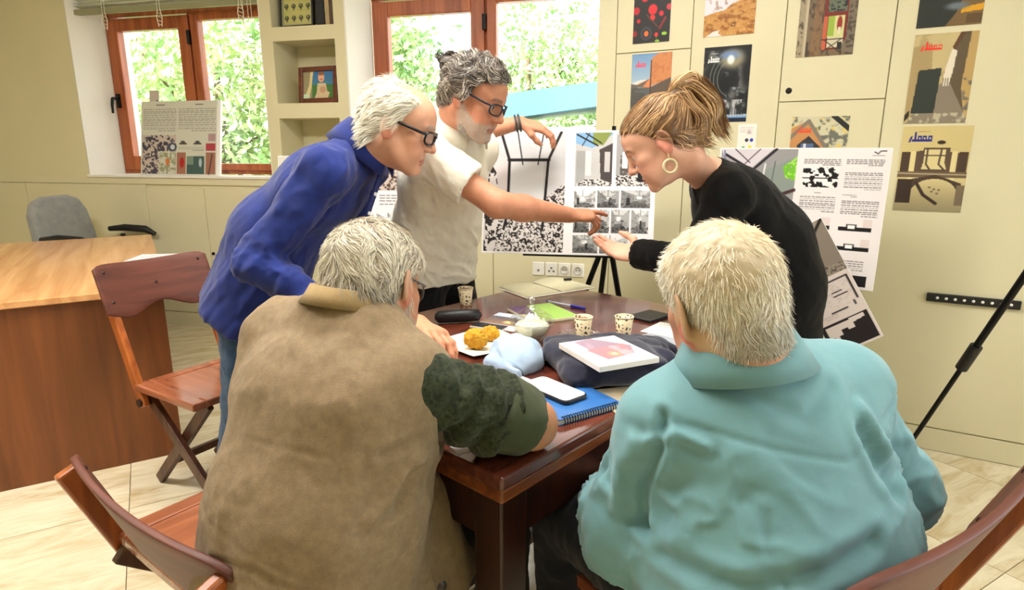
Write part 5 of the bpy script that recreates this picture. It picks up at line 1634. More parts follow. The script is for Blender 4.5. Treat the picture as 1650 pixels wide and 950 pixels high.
d = 0.005 * np.sin(70 * (V[:, 0] * 0.5 + V[:, 1]) + 3 * fbm(V, 9, 2)) * sstep(V[:, 2], 0.765, 0.78) + 0.006 * fbm(V, 18, 3)
d = d * (1 - sstep(V[:, 2], 0.815, 0.822) * 0.85)
V = V + Nn * d[:, None] * np.array([1, 1, 1]); V[:, 2] = np.clip(V[:, 2], ZT + 0.0003, 0.8265)
jk = link_mesh('folded_jacket', np_mesh('folded_jacket', V, F), cloth_mat('navy_cloth', rgb(34, 36, 58), rgb(26, 28, 46), sheen=0.3)); tag(jk, 'folded navy blue jacket lying on the table', 'jacket')
c = Canvas(120, 90, (206, 206, 220))
c.poly([(0.22, 0.05), (0.55, 0.0), (0.95, 0.45), (0.80, 0.72), (0.30, 0.8)], (158, 134, 152)); c.poly([(0.2, 0.4), (0.9, 0.35), (0.8, 0.74), (0.28, 0.82)], (176, 130, 138)); c.noise(c.box(0.2, 0, 0.95, 0.8) * 0.4, (226, 214, 224), 0.05, 0, 0.4)
c.ell(0.50, 0.66, 0.08, 0.07, (255, 170, 120), 0.8); c.ell(0.50, 0.66, 0.03, 0.03, (255, 236, 200), 0.6); c.rect(0.06, 0.1, 0.16, 0.3, (240, 240, 244))
flat_thing('magazine', 'thick white magazine with a pink hazy photo lying on the navy jacket', 'magazine', ((0.18, 1.27), (0.325, 1.34), (0.27, 1.515), (0.125, 1.455)), 0.8268, 0.013, M['white_page'], c, bevel=0.001)

# light blue cloth cap
v = Vox((-0.11, 1.33, 0.74), (0.13, 1.73, 0.88), 0.0035)
v.ell((0.012, 1.53, 0.775), (0.070, 0.098, 0.056), k=0)
v.slab((-0.055, 1.47, 0.775), (0.012, 1.40, 0.772), (0, 0, 1), 0.02, 0.018, 0.012, 0.012, k=0.02)
v.slab((-0.06, 1.50, 0.772), (-0.03, 1.56, 0.772), (0, 0, 1), 0.018, 0.016, 0.012, 0.012, k=0.02)
v.cut((0, 0, ZT + 0.0005), (0, 0, -1))
V, F = v.nets(); V = relax(V, F, 2); Nn = vnormals(V, F)
r_ = V - np.array([0.012, 1.53, 0.80]); ang = np.arctan2(r_[:, 1], r_[:, 0])
d = 0.0030 * np.sin(5 * ang + 3 * fbm(V, 9, 2)) * sstep(np.hypot(r_[:, 0], r_[:, 1]), 0.01, 0.06) + 0.006 * (1 - np.minimum(np.abs(fbm(V * np.array([1, 0.5, 1]), 17, 2)) / 0.3, 1))
V = V + Nn * d[:, None]; V[:, 2] = np.maximum(V[:, 2], ZT + 0.0003)
cp = link_mesh('cloth_cap', np_mesh('cloth_cap', V, F), cloth_mat('pale_blue_cloth', rgb(172, 194, 218), rgb(158, 182, 210), crump=0.1)); tag(cp, 'crumpled light blue cloth cap lying on the table', 'cap')

# ================================================================ PEOPLE: building blocks
SKIN = attr_mat('skin', rough=0.5, spec=0.35, bump=0.12, bscale=420, sss=0.06)
HAIR = attr_mat('hair', rough=0.42, spec=0.35)
M['lens'] = glass_mat('spectacle_lens', (0.93, 0.95, 0.96, 1), 0.10)
M['spec_black'] = mat('spectacle_black', rgb(24, 26, 34), 0.25, noise=0.1, scale=40)
M['shoe'] = mat('shoe_leather', rgb(38, 30, 26), 0.4, noise=0.2, scale=30)


def aniso(V, axis, fa, fc, off=0.0, o=3):
    a = unit(axis).astype(np.float32)
    Q = V * fc + np.outer(V @ a, a) * (fa - fc)
    return fbm(Q, 1.0, o, off)


def ridge(n, w=0.25):
    """soft folds: high where the noise crosses zero"""
    return 1.0 - np.minimum(np.abs(n) / w, 1.0) ** 0.8


def seg_t(V, p0, p1):
    p0 = np.array(p0); a = np.array(p1) - p0
    t = ((V - p0) @ a) / (a @ a)
    d = np.linalg.norm(V - p0 - np.outer(np.clip(t, 0, 1), a), axis=1)
    return t, d


def crease(V, pts, w, amp, ymax):
    """a single fold pressed into the back of a garment along a line of (x, z) points"""
    m = np.full(len(V), 9.0)
    for a, b in zip(pts[:-1], pts[1:]):
        d = np.array(b) - np.array(a)
        q = V[:, [0, 2]] - np.array(a)
        t = np.clip((q @ d) / (d @ d), 0, 1)
        m = np.minimum(m, np.hypot(*(q - t[:, None] * d).T))
    # a shallow ridge on one side gives the fold a lit edge
    return (amp * np.exp(-(m / w) ** 2) - 0.4 * amp * np.exp(-((m - 2.0 * w) / w) ** 2)) * (V[:, 1] < ymax)


class Person:
    def __init__(s, base, label):
        s.base = np.array([base[0], base[1], 0.0], np.float32)
        s.root = empty('person', tuple(float(x) for x in s.base))
        tag(s.root, label, 'person', 'people around the table')
        s.skin = []; s.skincol = []

    def part(s, name, V, F, m, colors=None, smooth=True, label=None):
        o = link_mesh(name, np_mesh(name, V - s.base, F, smooth, colors), m, s.root)
        if label: o['label'] = label
        return o

    def mb(s, name, b, m, label=None, bevel=0.0):
        b.v = [(p[0] - s.base[0], p[1] - s.base[1], p[2]) for p in b.v]
        o = b.build(name, m, s.root, bevel=bevel)
        if label: o['label'] = label
        return o

    def add_skin(s, VF, col):
        V, F = VF
        s.skin.append((V, F)); s.skincol.append(np.broadcast_to(col, (len(V), 3)) if np.ndim(col) == 1 else col)

    def finish(s):
        V, F = join(*s.skin)
        s.part('body', V, F, SKIN, np.concatenate(s.skincol))

    def cloth(s, name, v, m, folds=None, it=2, label=None, zmin=None):
        V, F = v.nets(); V = relax(V, F, it)
        if folds is not None:
            N = vnormals(V, F)
            V = V + N * folds(V)[:, None].astype(np.float32)
        return s.part(name, V, F, m, label=label)


def bounds(pts, m):
    P = np.array(pts)
    return P.min(0) - m, P.max(0) + m


def hand(v, wrist, d, n, t, curl, s=1.0, spread=0.10, thumb=None):
    """wrist point, finger direction d, back-of-hand normal n, thumb side t; curl = (index, middle, ring, little) bends in degrees"""
    w = np.array(wrist, float); d = unit(d); n = unit(np.array(n) - d * np.dot(n, d))
    t = unit(np.array(t) - d * np.dot(t, d) - n * np.dot(t, n))
    off = (0.028, 0.0095, -0.009, -0.026); ln = (0.088, 0.092, 0.087, 0.078)
    v.ell(w + s * d * 0.048, (0.047 * s, 0.037 * s, 0.0125 * s), np.stack([d, t, n], 1), k=0.012)
    for i in range(4):
        mc = w + s * (d * ln[i] + t * off[i])
        v.cap(w + s * (t * off[i] * 0.6 + d * 0.012), mc, 0.0125 * s, 0.0105 * s, k=0.014)
        f = (0.96, 1.06, 0.99, 0.78)[i]
        a = 0.0; p = mc
        c = curl[i] if hasattr(curl[i], '__len__') else (curl[i] * 0.6, curl[i], curl[i] * 0.7)
        for j, (L, r0, r1) in enumerate(((0.044, 0.0095, 0.0086), (0.027, 0.0086, 0.0079), (0.022, 0.0079, 0.0068))):
            a += math.radians(c[j])
            dr = unit(d * math.cos(a) - n * math.sin(a) + t * spread * off[i] / 0.028)
            q = p + s * f * L * dr
            v.cap(p, q, r0 * s * (0.9 if i == 3 else 1), r1 * s * (0.9 if i == 3 else 1), k=0.005)
            p = q
    b = w + s * (d * 0.018 + t * 0.020 - n * 0.004)
    td = thumb or ((0.60, 0.72, -0.30), (0.90, 0.32, -0.22), (0.97, 0.12, -0.15))
    p = b
    for (x, y, z), L, r0, r1 in zip(td, (0.044, 0.034, 0.026), (0.0150, 0.0112, 0.0100), (0.0115, 0.0102, 0.0078)):
        dr = unit(d * x + t * y + n * z); q = p + s * L * dr
        v.cap(p, q, r0 * s, r1 * s, k=0.010); p = q


# ---------------------------------------------------------------- heads
CR, FH, JW = ((0, -0.012, 0.030), (0.0765, 0.098, 0.084)), ((0, 0.040, 0.035), (0.062, 0.052, 0.055)), ((0, 0.030, -0.048), (0.057, 0.060, 0.078))


def _smin(a, b, k):
    h = np.maximum(k - np.abs(a - b), 0) / k
    return np.minimum(a, b) - h * h * k * 0.25


def _ell(P, c, r):
    q = (P - np.array(c, np.float32)) / np.array(r, np.float32)
    k0 = np.sqrt((q * q).sum(-1)) + 1e-6
    k1 = np.sqrt(((q / np.array(r, np.float32)) ** 2).sum(-1)) + 1e-6
    return k0 * (k0 - 1) / k1


def skull(P):
    d = _smin(_ell(P, *CR), _ell(P, *FH), 0.03)
    d = _smin(d, _ell(P, *JW), 0.035)
    return _smin(d, _ell(P, (0, -0.055, -0.065), (0.050, 0.045, 0.075)), 0.04)      # nape


def skull_n(P, e=0.002):
    g = np.stack([skull(P + np.array(o, np.float32) * e) - skull(P - np.array(o, np.float32) * e) for o in ((1, 0, 0), (0, 1, 0), (0, 0, 1))], -1)
    return g / (np.linalg.norm(g, axis=-1, keepdims=True) + 1e-9)


class Head:
    def __init__(s, c, fwd, up=(0, 0, 1), roll=0.0, scale=1.0):
        f = unit(fwd); r = unit(np.cross(f, up)); u = np.cross(r, f)
        a = math.radians(roll)
        r, u = r * math.cos(a) + u * math.sin(a), u * math.cos(a) - r * math.sin(a)
        s.R = np.stack([r, f, u], 1); s.c = np.array(c, float); s.s = scale

    def p(s, l): return s.c + s.R @ (np.array(l, float) * s.s)
    def W(s, P): return (np.asarray(P) * s.s) @ s.R.T.astype(np.float32) + s.c.astype(np.float32)
    def L(s, V): return ((V - s.c) @ s.R) / s.s

    def build(s, v, neck=None, nr=0.056, female=False, jaw=1.0, nose=1.0, ear=1.12):
        k_ = s.s
        def E(c, r, k=0.02, op='add', rot=None):
            Rm = s.R if rot is None else s.R @ np.array(rot)
            v.ell(s.p(c), np.array(r) * k_, Rm, k=k * k_, op=op)
        def C(a, b, r0, r1=None, k=0.02, op='add'):
            v.cap(s.p(a), s.p(b), r0 * k_, (r1 if r1 is not None else r0) * k_, k=k * k_, op=op)
        E(*CR, k=0.0); E(*FH, k=0.03); E(*JW, k=0.035)
        E((0, -0.055, -0.065), (0.050, 0.045, 0.075), k=0.04)
        C((-0.016, 0.078, -0.108), (0.016, 0.078, -0.108), 0.020 * jaw, k=0.03)                       # chin
        for x in (-1, 1):
            C((x * 0.056, 0.0, -0.05), (x * 0.040, 0.055, -0.092), 0.015 * jaw, k=0.03)               # jaw line
            E((x * 0.044, 0.062, -0.022), (0.020, 0.018, 0.016), k=0.025)                             # cheekbone
            E((x * 0.036, 0.070, -0.058), (0.022, 0.020, 0.026), k=0.025)                             # cheek
            C((x * 0.012, 0.090, 0.020), (x * 0.042, 0.076, 0.021), 0.0085 if not female else 0.006, 0.007, k=0.014)   # brow
        for x in (-1, 1):
            E((x * 0.032, 0.100, -0.002), (0.017, 0.018, 0.012), k=0.014, op='sub')                   # socket
            E((x * 0.031, 0.0735, -0.002), (0.0145, 0.0145, 0.0125), k=0.004)                         # eye
            C((x * 0.019, 0.0845, 0.004), (x * 0.042, 0.0795, 0.003), 0.0042, k=0.005)                # upper lid
            C((x * 0.020, 0.0835, -0.011), (x * 0.041, 0.0785, -0.010), 0.0036, k=0.006)              # lower lid
        C((0, 0.090, 0.010), (0, 0.106 + 0.003 * nose, -0.028), 0.0085, 0.0105 * nose, k=0.014)      # nose
        E((0, 0.109 + 0.003 * nose, -0.034), (0.0118, 0.0110, 0.0098), k=0.008)
        for x in (-1, 1):
            E((x * 0.0125, 0.098, -0.038), (0.0078, 0.011, 0.0080), k=0.008)
            E((x * 0.0065, 0.104, -0.0460), (0.0035, 0.005, 0.004), k=0.003, op='sub')
        C((-0.020, 0.086, -0.072), (0.020, 0.086, -0.072), 0.0068, k=0.010)                            # lips
        C((-0.012, 0.0925, -0.070), (0.012, 0.0925, -0.070), 0.0046, k=0.006)
        C((-0.015, 0.0905, -0.0805), (0.015, 0.0905, -0.0805), 0.0058, k=0.008)
        C((-0.024, 0.092, -0.0755), (0.024, 0.092, -0.0755), 0.0022, k=0.004, op='sub')
        for x in (-1, 1):                                                                             # ears
            a = math.radians(18 * x)
            rot = [[math.cos(a), -math.sin(a), 0], [math.sin(a), math.cos(a), 0], [0, 0, 1]]
            E((x * (0.080 + 0.003 * ear), -0.013, -0.008), (0.0068, 0.019 * ear, 0.032 * ear), k=0.006, rot=rot)
            E((x * (0.087 + 0.003 * ear), -0.009, -0.003), (0.006, 0.0115 * ear, 0.021 * ear), k=0.006, op='sub', rot=rot)
            E((x * 0.076, 0.000, -0.014), (0.009, 0.009, 0.014), k=0.008)
            E((x * 0.080, -0.004, -0.033), (0.0055, 0.009, 0.010), k=0.006)
        if neck is not None:
            v.cap(s.p((0, -0.026, -0.060)), neck, nr * k_, nr * 1.08, k=0.035)
            for x in (-1, 1):
                v.cap(s.p((x * 0.05, -0.02, -0.05)), neck, 0.016, 0.012, k=0.03)

    def colors(s, V, skin, lip=(176, 96, 88), brow=(70, 60, 56), beard=None, scalp=None, mask=None, blush=(206, 120, 98), eye=(56, 38, 30)):
        P = s.L(V)
        c = np.tile(lin(np.array(skin) / 255.0), (len(V), 1))
        def mix(m, q):
            nonlocal c
            c = c * (1 - m[:, None]) + lin(np.array(q) / 255.0) * m[:, None]
        n = fbm(P, 40, 3)
        c *= (1 + 0.10 * n)[:, None]
        x = np.abs(P[:, 0])
        g = lambda cx, cy, cz, r: np.exp(-(((x - cx) ** 2 + (P[:, 1] - cy) ** 2 + (P[:, 2] - cz) ** 2) / r ** 2))
        mix(0.45 * g(0.045, 0.07, -0.04, 0.022), blush); mix(0.4 * g(0.0, 0.118, -0.038, 0.014), blush)
        mix(0.55 * sstep(x, 0.076, 0.084) * sstep(P[:, 1], -0.05, -0.03), blush)                       # ears
        if beard is not None:
            zb = np.interp(P[:, 1], [0.0, 0.03, 0.06, 0.09, 0.12], [-0.02, -0.045, -0.062, -0.056, -0.052])
            m = sstep(zb - P[:, 2], -0.004, 0.012) * sstep(P[:, 1], -0.012, 0.008) * (0.72 + 0.5 * vnoise(P, 260))
            m = m * sstep(P[:, 2], -0.155, -0.135)
            mix(np.clip(m, 0, 1), beard)
        lipm = (1 - sstep(x, 0.019, 0.025)) * sstep(P[:, 1], 0.082, 0.087) * (1 - sstep(np.abs(P[:, 2] + 0.0755), 0.0075, 0.011))
        mix(0.8 * lipm, lip)
        zb = 0.026 - 0.004 * ((x - 0.027) / 0.02) ** 2
        bm = sstep(x, 0.008, 0.013) * (1 - sstep(x, 0.046, 0.054)) * (1 - sstep(np.abs(P[:, 2] - zb), 0.0032, 0.0062)) * sstep(P[:, 1], 0.05, 0.06)
        mix(bm * (0.75 + 0.4 * vnoise(P, 300)).clip(0, 1), brow)
        de = np.sqrt((x - 0.031) ** 2 + (P[:, 1] - 0.0735) ** 2 + (P[:, 2] + 0.002) ** 2)
        em = (de < 0.0162) & (np.abs(P[:, 2] + 0.0035) < 0.0058) & (P[:, 1] > 0.078)
        mix(em.astype(float), (226, 218, 210))
        im = em & (np.hypot(x - 0.031, P[:, 2] + 0.003) < 0.0058)
        mix(im.astype(float), eye)
        if mask is not None and scalp is not None: mix(mask(P) * 0.85, scalp)
        return c


def hair_shell(h, mask, thick, vox=0.0032, bump=0.0, bfreq=60.0, extra=None, taper=None):
    """closed volume of hair over the skull where mask is 1"""
    ax = [np.arange(-0.135, 0.136, vox, dtype=np.float32), np.arange(-0.165, 0.136, vox, dtype=np.float32), np.arange(-0.15, 0.165, vox, dtype=np.float32)]
    P = np.stack(np.meshgrid(*ax, indexing='ij'), -1)
    d = skull(P)
    near = d < 0.06
    val = np.full(d.shape, 0.05, np.float32)
    Q = P[near]
    m = mask(Q)
    t = thick(Q) if callable(thick) else thick
    b = bump * fbm(Q, bfreq, 2) if bump else 0.0
    tp = taper(Q) if taper else 1.0
    val[near] = d[near] - (t + b) * m * tp + 0.012 * (1 - m)
    v = Vox((ax[0][0], ax[1][0], ax[2][0]), (ax[0][-1], ax[1][-1], ax[2][-1]), vox)
    v.v = val
    if extra: extra(v)
    V, F = v.nets()
    return h.W(relax(V, F, 1)), F


def roots(n, mask, seed, density=None):
    r = np.random.default_rng(seed)
    out = []
    got = 0
    while got < n:
        d = r.normal(size=(n * 2, 3)).astype(np.float32); d /= np.linalg.norm(d, axis=1, keepdims=True)
        P = d * np.array([0.085, 0.11, 0.11], np.float32) + np.array([0, -0.01, 0.01], np.float32)
        for _ in range(4): P = P - skull_n(P) * skull(P)[:, None]
        keep = (mask(P) > r.random(len(P)) * 0.9 + 0.05)
        if density is not None: keep &= density(P) > r.random(len(P))
        P = P[keep]; out.append(P); got += len(P)
    return np.concatenate(out)[:n]


def strands(h, P0, flow, length, K, base, lift, curl, cfreq, width, color, seed, tip=None, grav=0.0, follow=True, stiff=0.8):
    """thin tapered ribbons of hair walking over the skull along a flow field; returns world verts, faces, colours"""
    r = np.random.default_rng(seed)
    n = len(P0)
    L = length(P0) if callable(length) else np.full(n, length)
    L = L * (0.7 + 0.6 * r.random(n))
    st = (L / K)[:, None].astype(np.float32)
    P = P0 + skull_n(P0) * base
    pts = [P]
    ph = r.random((n, 3)).astype(np.float32) * 4
    gl = (np.array([0, 0, -1.0]) @ h.R).astype(np.float32)
    lf = (lift * (0.5 + r.random(n))).astype(np.float32)
    for k in range(K):
        N = skull_n(P)
        D = flow(P)
        D = D - N * (D * N).sum(1, keepdims=True)
        D /= np.linalg.norm(D, axis=1, keepdims=True) + 1e-6
        cv_ = np.stack([vnoise(P * cfreq + ph * 0.15, 1.0, o) for o in (0.0, 11.0, 23.0)], 1) if curl else 0
        D = D + curl * 2.0 * cv_ + grav * gl * (k / K)
        D /= np.linalg.norm(D, axis=1, keepdims=True) + 1e-6
        P = P + D * st
        if follow:
            tgt = base + lf * ((k + 1) / K)
            d = skull(P)
            P = P - skull_n(P) * ((d - tgt) * np.where(d < tgt, 1.0, stiff))[:, None]
        pts.append(P)
    Q = np.stack(pts, 1)                               # n,K+1,3
    T = np.gradient(Q, axis=1); T /= np.linalg.norm(T, axis=2, keepdims=True) + 1e-9
    N = skull_n(Q.reshape(-1, 3)).reshape(Q.shape)
    S = np.cross(T, N) + (r.random((n, 1, 3)) - 0.5) * 0.7
    S /= np.linalg.norm(S, axis=2, keepdims=True) + 1e-9
    w = width * (0.7 + 0.6 * r.random((n, 1, 1))) * np.array([1.0] * (K - 1) + [0.75, 0.22]).reshape(1, K + 1, 1)
    V = np.stack([Q - S * w / 2, Q + S * w / 2], 2).reshape(-1, 3)
    b = (np.arange(n) * (K + 1) * 2)[:, None] + (np.arange(K) * 2)[None, :]
    b = b.ravel()
    F = np.stack([b, b + 1, b + 3, b + 2], 1)
    c = color(P0, r)                                   # n,3 in sRGB 0..255
    c = lin(np.clip(c, 0, 255) / 255.0)
    t = np.linspace(0, 1, K + 1)[None, :, None]
    tc = c[:, None, :] * (1 + 0.25 * (t - 0.4)) if tip is None else c[:, None, :] * (1 - t) + lin(np.array(tip) / 255.0) * t
    C = np.repeat(tc[:, :, None, :], 2, 2).reshape(-1, 3)
    return h.W(V), F, C


def tress(curves, n, rad, width, colors, seed, wav=0.004, wf=40.0):
    """a bundle of ribbons along a world-space centre line: curves = list of (points, radii)"""
    r = np.random.default_rng(seed)
    Vs, Fs, Cs = [], [], []
    K = 14
    pts = np.array(curves, np.float32)
    t = np.linspace(0, 1, len(pts)); tt = np.linspace(0, 1, K + 1)
    # smooth resample
    cen = np.stack([np.interp(tt, t, pts[:, i]) for i in range(3)], 1)
    for _ in range(2): cen[1:-1] = (cen[:-2] + 2 * cen[1:-1] + cen[2:]) / 4
    rd = np.interp(tt, np.linspace(0, 1, len(rad)), rad)
    o = r.normal(size=(n, 3)); o /= np.linalg.norm(o, axis=1, keepdims=True); o *= r.random((n, 1)) ** 0.5
    end = 0.6 + 0.4 * r.random(n)
    te = tt[None, :] * end[:, None]
    Q = np.stack([np.interp(te, tt, cen[:, i]) for i in range(3)], 2) + o[:, None, :] * np.interp(te, tt, rd)[..., None]
    Q = Q + wav * np.stack([vnoise(Q * wf, 1.0, a) for a in (0.0, 5.0, 9.0)], 2) * tt[None, :, None]
    T = np.gradient(Q, axis=1); T /= np.linalg.norm(T, axis=2, keepdims=True) + 1e-9
    S = np.cross(T, np.broadcast_to(o[:, None, :] + 0.3 * r.random((n, 1, 3)), T.shape)); S /= np.linalg.norm(S, axis=2, keepdims=True) + 1e-9
    w = width * np.array([1.0] * (K - 1) + [0.7, 0.2]).reshape(1, K + 1, 1)
    V = np.stack([Q - S * w / 2, Q + S * w / 2], 2).reshape(-1, 3)
    b = ((np.arange(n) * (K + 1) * 2)[:, None] + (np.arange(K) * 2)[None, :]).ravel()
    F = np.stack([b, b + 1, b + 3, b + 2], 1)
    pal = np.array(colors, float); c = pal[r.integers(0, len(pal), n)] * (0.85 + 0.3 * r.random((n, 1)))
    C = np.repeat(np.repeat(lin(np.clip(c, 0, 255) / 255.0)[:, None, :], K + 1, 1)[:, :, None, :], 2, 2).reshape(-1, 3)
    return V.astype(np.float32), F, C


def hair_part(person, name, pieces, label=None):
    V, F = join(*[(a, b) for a, b, c in pieces])
    C = np.concatenate([c for a, b, c in pieces])
    return person.part(name, V, F, HAIR, C, label=label)


def shell_piece(VF, h, colfn):
    V, F = VF
    return V, F, lin(np.clip(colfn(h.L(V)), 0, 255) / 255.0)


def hairline(P, ys, zs, lo=-0.005, hi=0.010):
    return sstep(P[..., 2] - np.interp(P[..., 1], ys, zs), lo, hi)


def glasses(person, h, m, w=0.030, hh=0.021, drop=0.0, z0=-0.004, yf=0.108, r=0.0026, half=False, th=0.0):
    """rims, bridge and side arms in head coordinates"""
    g_ = MB()
    for x in (-1, 1):
        cx = x * 0.034
        ring = []
        for k in range(25):
            a = 2 * math.pi * k / 24
            ca_, sa_ = math.cos(a), math.sin(a)
            px = cx + w * 0.88 * np.sign(ca_) * abs(ca_) ** 0.7
            pz = z0 + hh * 0.9 * np.sign(sa_) * abs(sa_) ** 0.7
            ring.append(h.p((px, yf - 0.35 * abs(px) ** 1.0 * abs(px) / 0.07, pz)))
        g_.tube(ring, r * h.s, 8, caps=False)
        g_.tube([h.p((x * 0.062, yf - 0.020, z0 + 0.010)), h.p((x * 0.073, yf - 0.034, z0 + 0.010)), h.p((x * 0.079, 0.02, 0.008)), h.p((x * 0.0815, -0.012, 0.010)), h.p((x * 0.082, -0.035, -0.012))], [r * 1.3 * h.s] * 3 + [r * h.s] * 2, 8)
    g_.tube([h.p((-0.009, yf, z0 + 0.006)), h.p((0, yf + 0.003, z0 + 0.009)), h.p((0.009, yf, z0 + 0.006))], r * 1.1 * h.s, 8)
    o = person.mb('glasses', g_, m)
    for x in (-1, 1):
        cx = x * 0.034
        l_ = MB(); V = []
        for k in range(24):
            a = 2 * math.pi * k / 24; ca_, sa_ = math.cos(a), math.sin(a)
            px = cx + w * 0.86 * np.sign(ca_) * abs(ca_) ** 0.7; pz = z0 + hh * 0.88 * np.sign(sa_) * abs(sa_) ** 0.7
            V.append(h.p((px, yf - 0.35 * px * px / 0.07, pz)))
        l_.add(V, [tuple(range(24))])
        l_.v = [(p[0] - person.base[0], p[1] - person.base[1], p[2]) for p in l_.v]
        l_.build('lens', M['lens'], o)
    return o


def collar(person, m, c, up, front, rx, ry, hgt, fall, gap=0.5, th=0.004, point=0.02, name='collar', flare=0.012, tilt=0.0):
    """turned-down collar round the neck: stand goes up by hgt, leaf falls outside by fall"""
    u = unit(up); f = unit(np.array(front) - u * np.dot(front, u)); r = np.cross(f, u)
    V = []; n = 48
    for i in range(n + 1):
        a = gap + (2 * math.pi - 2 * gap) * i / n
        e = f * math.cos(a) * ry + r * math.sin(a) * rx
        en = unit(e)
        pt = point * max(0, math.cos(a)) ** 2
        hb = hgt * (1 - 0.25 * max(0, math.cos(a)))
        base = np.array(c) + e
        prof = [(0.0, -0.012), (-0.004, hb * 0.6), (-0.003, hb), (th, hb + th), (th + flare * 0.6, hb - fall * 0.45), (th + flare + 0.004, hb - fall - pt), (flare + 0.001, hb - fall - pt), (flare * 0.4, hb - fall * 0.45), (0.0015, hb - 0.004), (0.004, 0.0)]
        for (o_, z) in prof: V.append(base + en * o_ + u * z)
    k = 10
    F = [(i * k + j, (i + 1) * k + j, (i + 1) * k + (j + 1) % k, i * k + (j + 1) % k) for i in range(n) for j in range(k)]
    F += [tuple(range(k)), tuple(reversed(range(n * k, (n + 1) * k)))]
    b = MB().add(V, F, True)
    return person.mb(name, b, m)


def torso(v, pel, wst, chs, nk, sL, sR, side, w, d, k=0.05, e=0.0, sh=0.060, ex=2.3):
    pel, wst, chs, nk, sL, sR = (np.array(p, float) for p in (pel, wst, chs, nk, sL, sR))
    v.slab(pel, wst, side, w[0] + e, w[1] + e, d[0] + e, d[1] + e, k=k, ex=ex)
    v.slab(wst, chs, side, w[1] + e, w[2] + e, d[1] + e, d[2] + e, k=k, ex=ex)
    v.slab(chs, chs + 0.55 * (nk - chs), side, w[2] * 0.92 + e, w[2] * 0.70 + e, d[2] * 0.95 + e, d[2] * 0.72 + e, k=k, ex=ex)
    for s_ in (sL, sR):
        v.cap(nk - 0.02 * unit(nk - chs), s_, sh * 0.85 + e, sh * 0.95 + e, k=k)
        v.ell(s_, (sh + e,) * 3, k=k)


def shoe(person, ank, d):
    d = unit((d[0], d[1], 0)); a = np.array([ank[0], ank[1], 0.0])
    v = Vox(a - 0.26, a + np.array([0.26, 0.26, 0.16]), 0.006)
    v.cap(a + d * -0.04 + (0, 0, 0.045), a + d * 0.10 + (0, 0, 0.04), 0.042, 0.036, k=0.03)
    v.cap(a + d * 0.08 + (0, 0, 0.032), a + d * 0.17 + (0, 0, 0.028), 0.040, 0.030, k=0.03)
    v.cap(a + (0, 0, 0.05), a + (0, 0, 0.11), 0.042, 0.040, k=0.03)
    v.cut((0, 0, 0.001), (0, 0, -1))
    V, F = v.nets(); person.part('shoe', relax(V, F, 1), F, M['shoe'])

# ================================================================ PEOPLE
A = lambda *p: np.array(p, float)
SK1, SK2, SK3, SKW, SKT = (214, 160, 130), (206, 146, 112), (208, 146, 116), (226, 172, 146), (214, 156, 130)


def arm_skin(person, sh, el, wr, hd, skin, r=(0.046, 0.042, 0.030), h=0.0028, box=None):
    """elbow, forearm and hand in one fine surface; hd(v) adds the hand"""
    lo, hi = bounds([sh * 0.3 + el * 0.7, el, wr], 0.08)
    if box is not None: lo = np.minimum(lo, np.array(box) - 0.23); hi = np.maximum(hi, np.array(box) + 0.23)
    v = Vox(lo, hi, h)
    v.cap(sh * 0.35 + el * 0.65, el, r[0] * 0.95, r[1], k=0.02)
    m = el + (wr - el) * 0.35
    v.cap(el, m, r[1], r[1] * 1.0, k=0.02); v.cap(m, wr, r[1] * 0.97, r[2] * 0.92, k=0.02)
    hd(v)
    V, F = v.nets(); V = relax(V, F, 1)
    c = lin(np.array(skin) / 255.0) * (1 + 0.12 * fbm(V, 60, 3))[:, None]
    t = seg_t(V, wr, wr + (wr - el))[0]
    c = c * (1 - 0.12 * sstep(t, 0.25, 0.6)[:, None] * np.array([0.2, 1.0, 1.0]))
    person.add_skin((V, F), c)


def head_skin(person, h, neck, skin, h_=0.0027, nr=0.056, deep=None, **kw):
    bk = {k: kw.pop(k) for k in ('female', 'jaw', 'nose', 'ear') if k in kw}
    pts = [h.c - 0.15, h.c + 0.15, np.array(neck) - 0.06, np.array(neck) + 0.06]
    v = Vox(np.min(pts, 0), np.max(pts, 0), h_)
    h.build(v, neck, nr, **bk)
    V, F = v.nets(); V = relax(V, F, 1, 0.35)
    person.add_skin((V, F), h.colors(V, skin, **kw))


def core_body(person, J, skin, w, d, leg=True, thin=0.85):
    """the hidden trunk and legs"""
    P = [J[k] for k in J]
    lo, hi = bounds(P, 0.2)
    v = Vox(lo, hi, 0.014)
    torso(v, J['pel'], J['wst'], J['chs'], J['nk'], J['sL'], J['sR'], J['side'], [x * thin for x in w], [x * thin for x in d], sh=0.05)
    v.cap(J['sL'], J['eL'], 0.045, 0.04); v.cap(J['sR'], J['eR'], 0.045, 0.04)
    for s_ in 'LR':
        v.cap(J['h' + s_], J['k' + s_], 0.075, 0.05, k=0.05); v.cap(J['k' + s_], J['a' + s_], 0.05, 0.036, k=0.02)
    V, F = v.nets()
    person.add_skin((V, F), lin(np.array(skin) / 255.0))


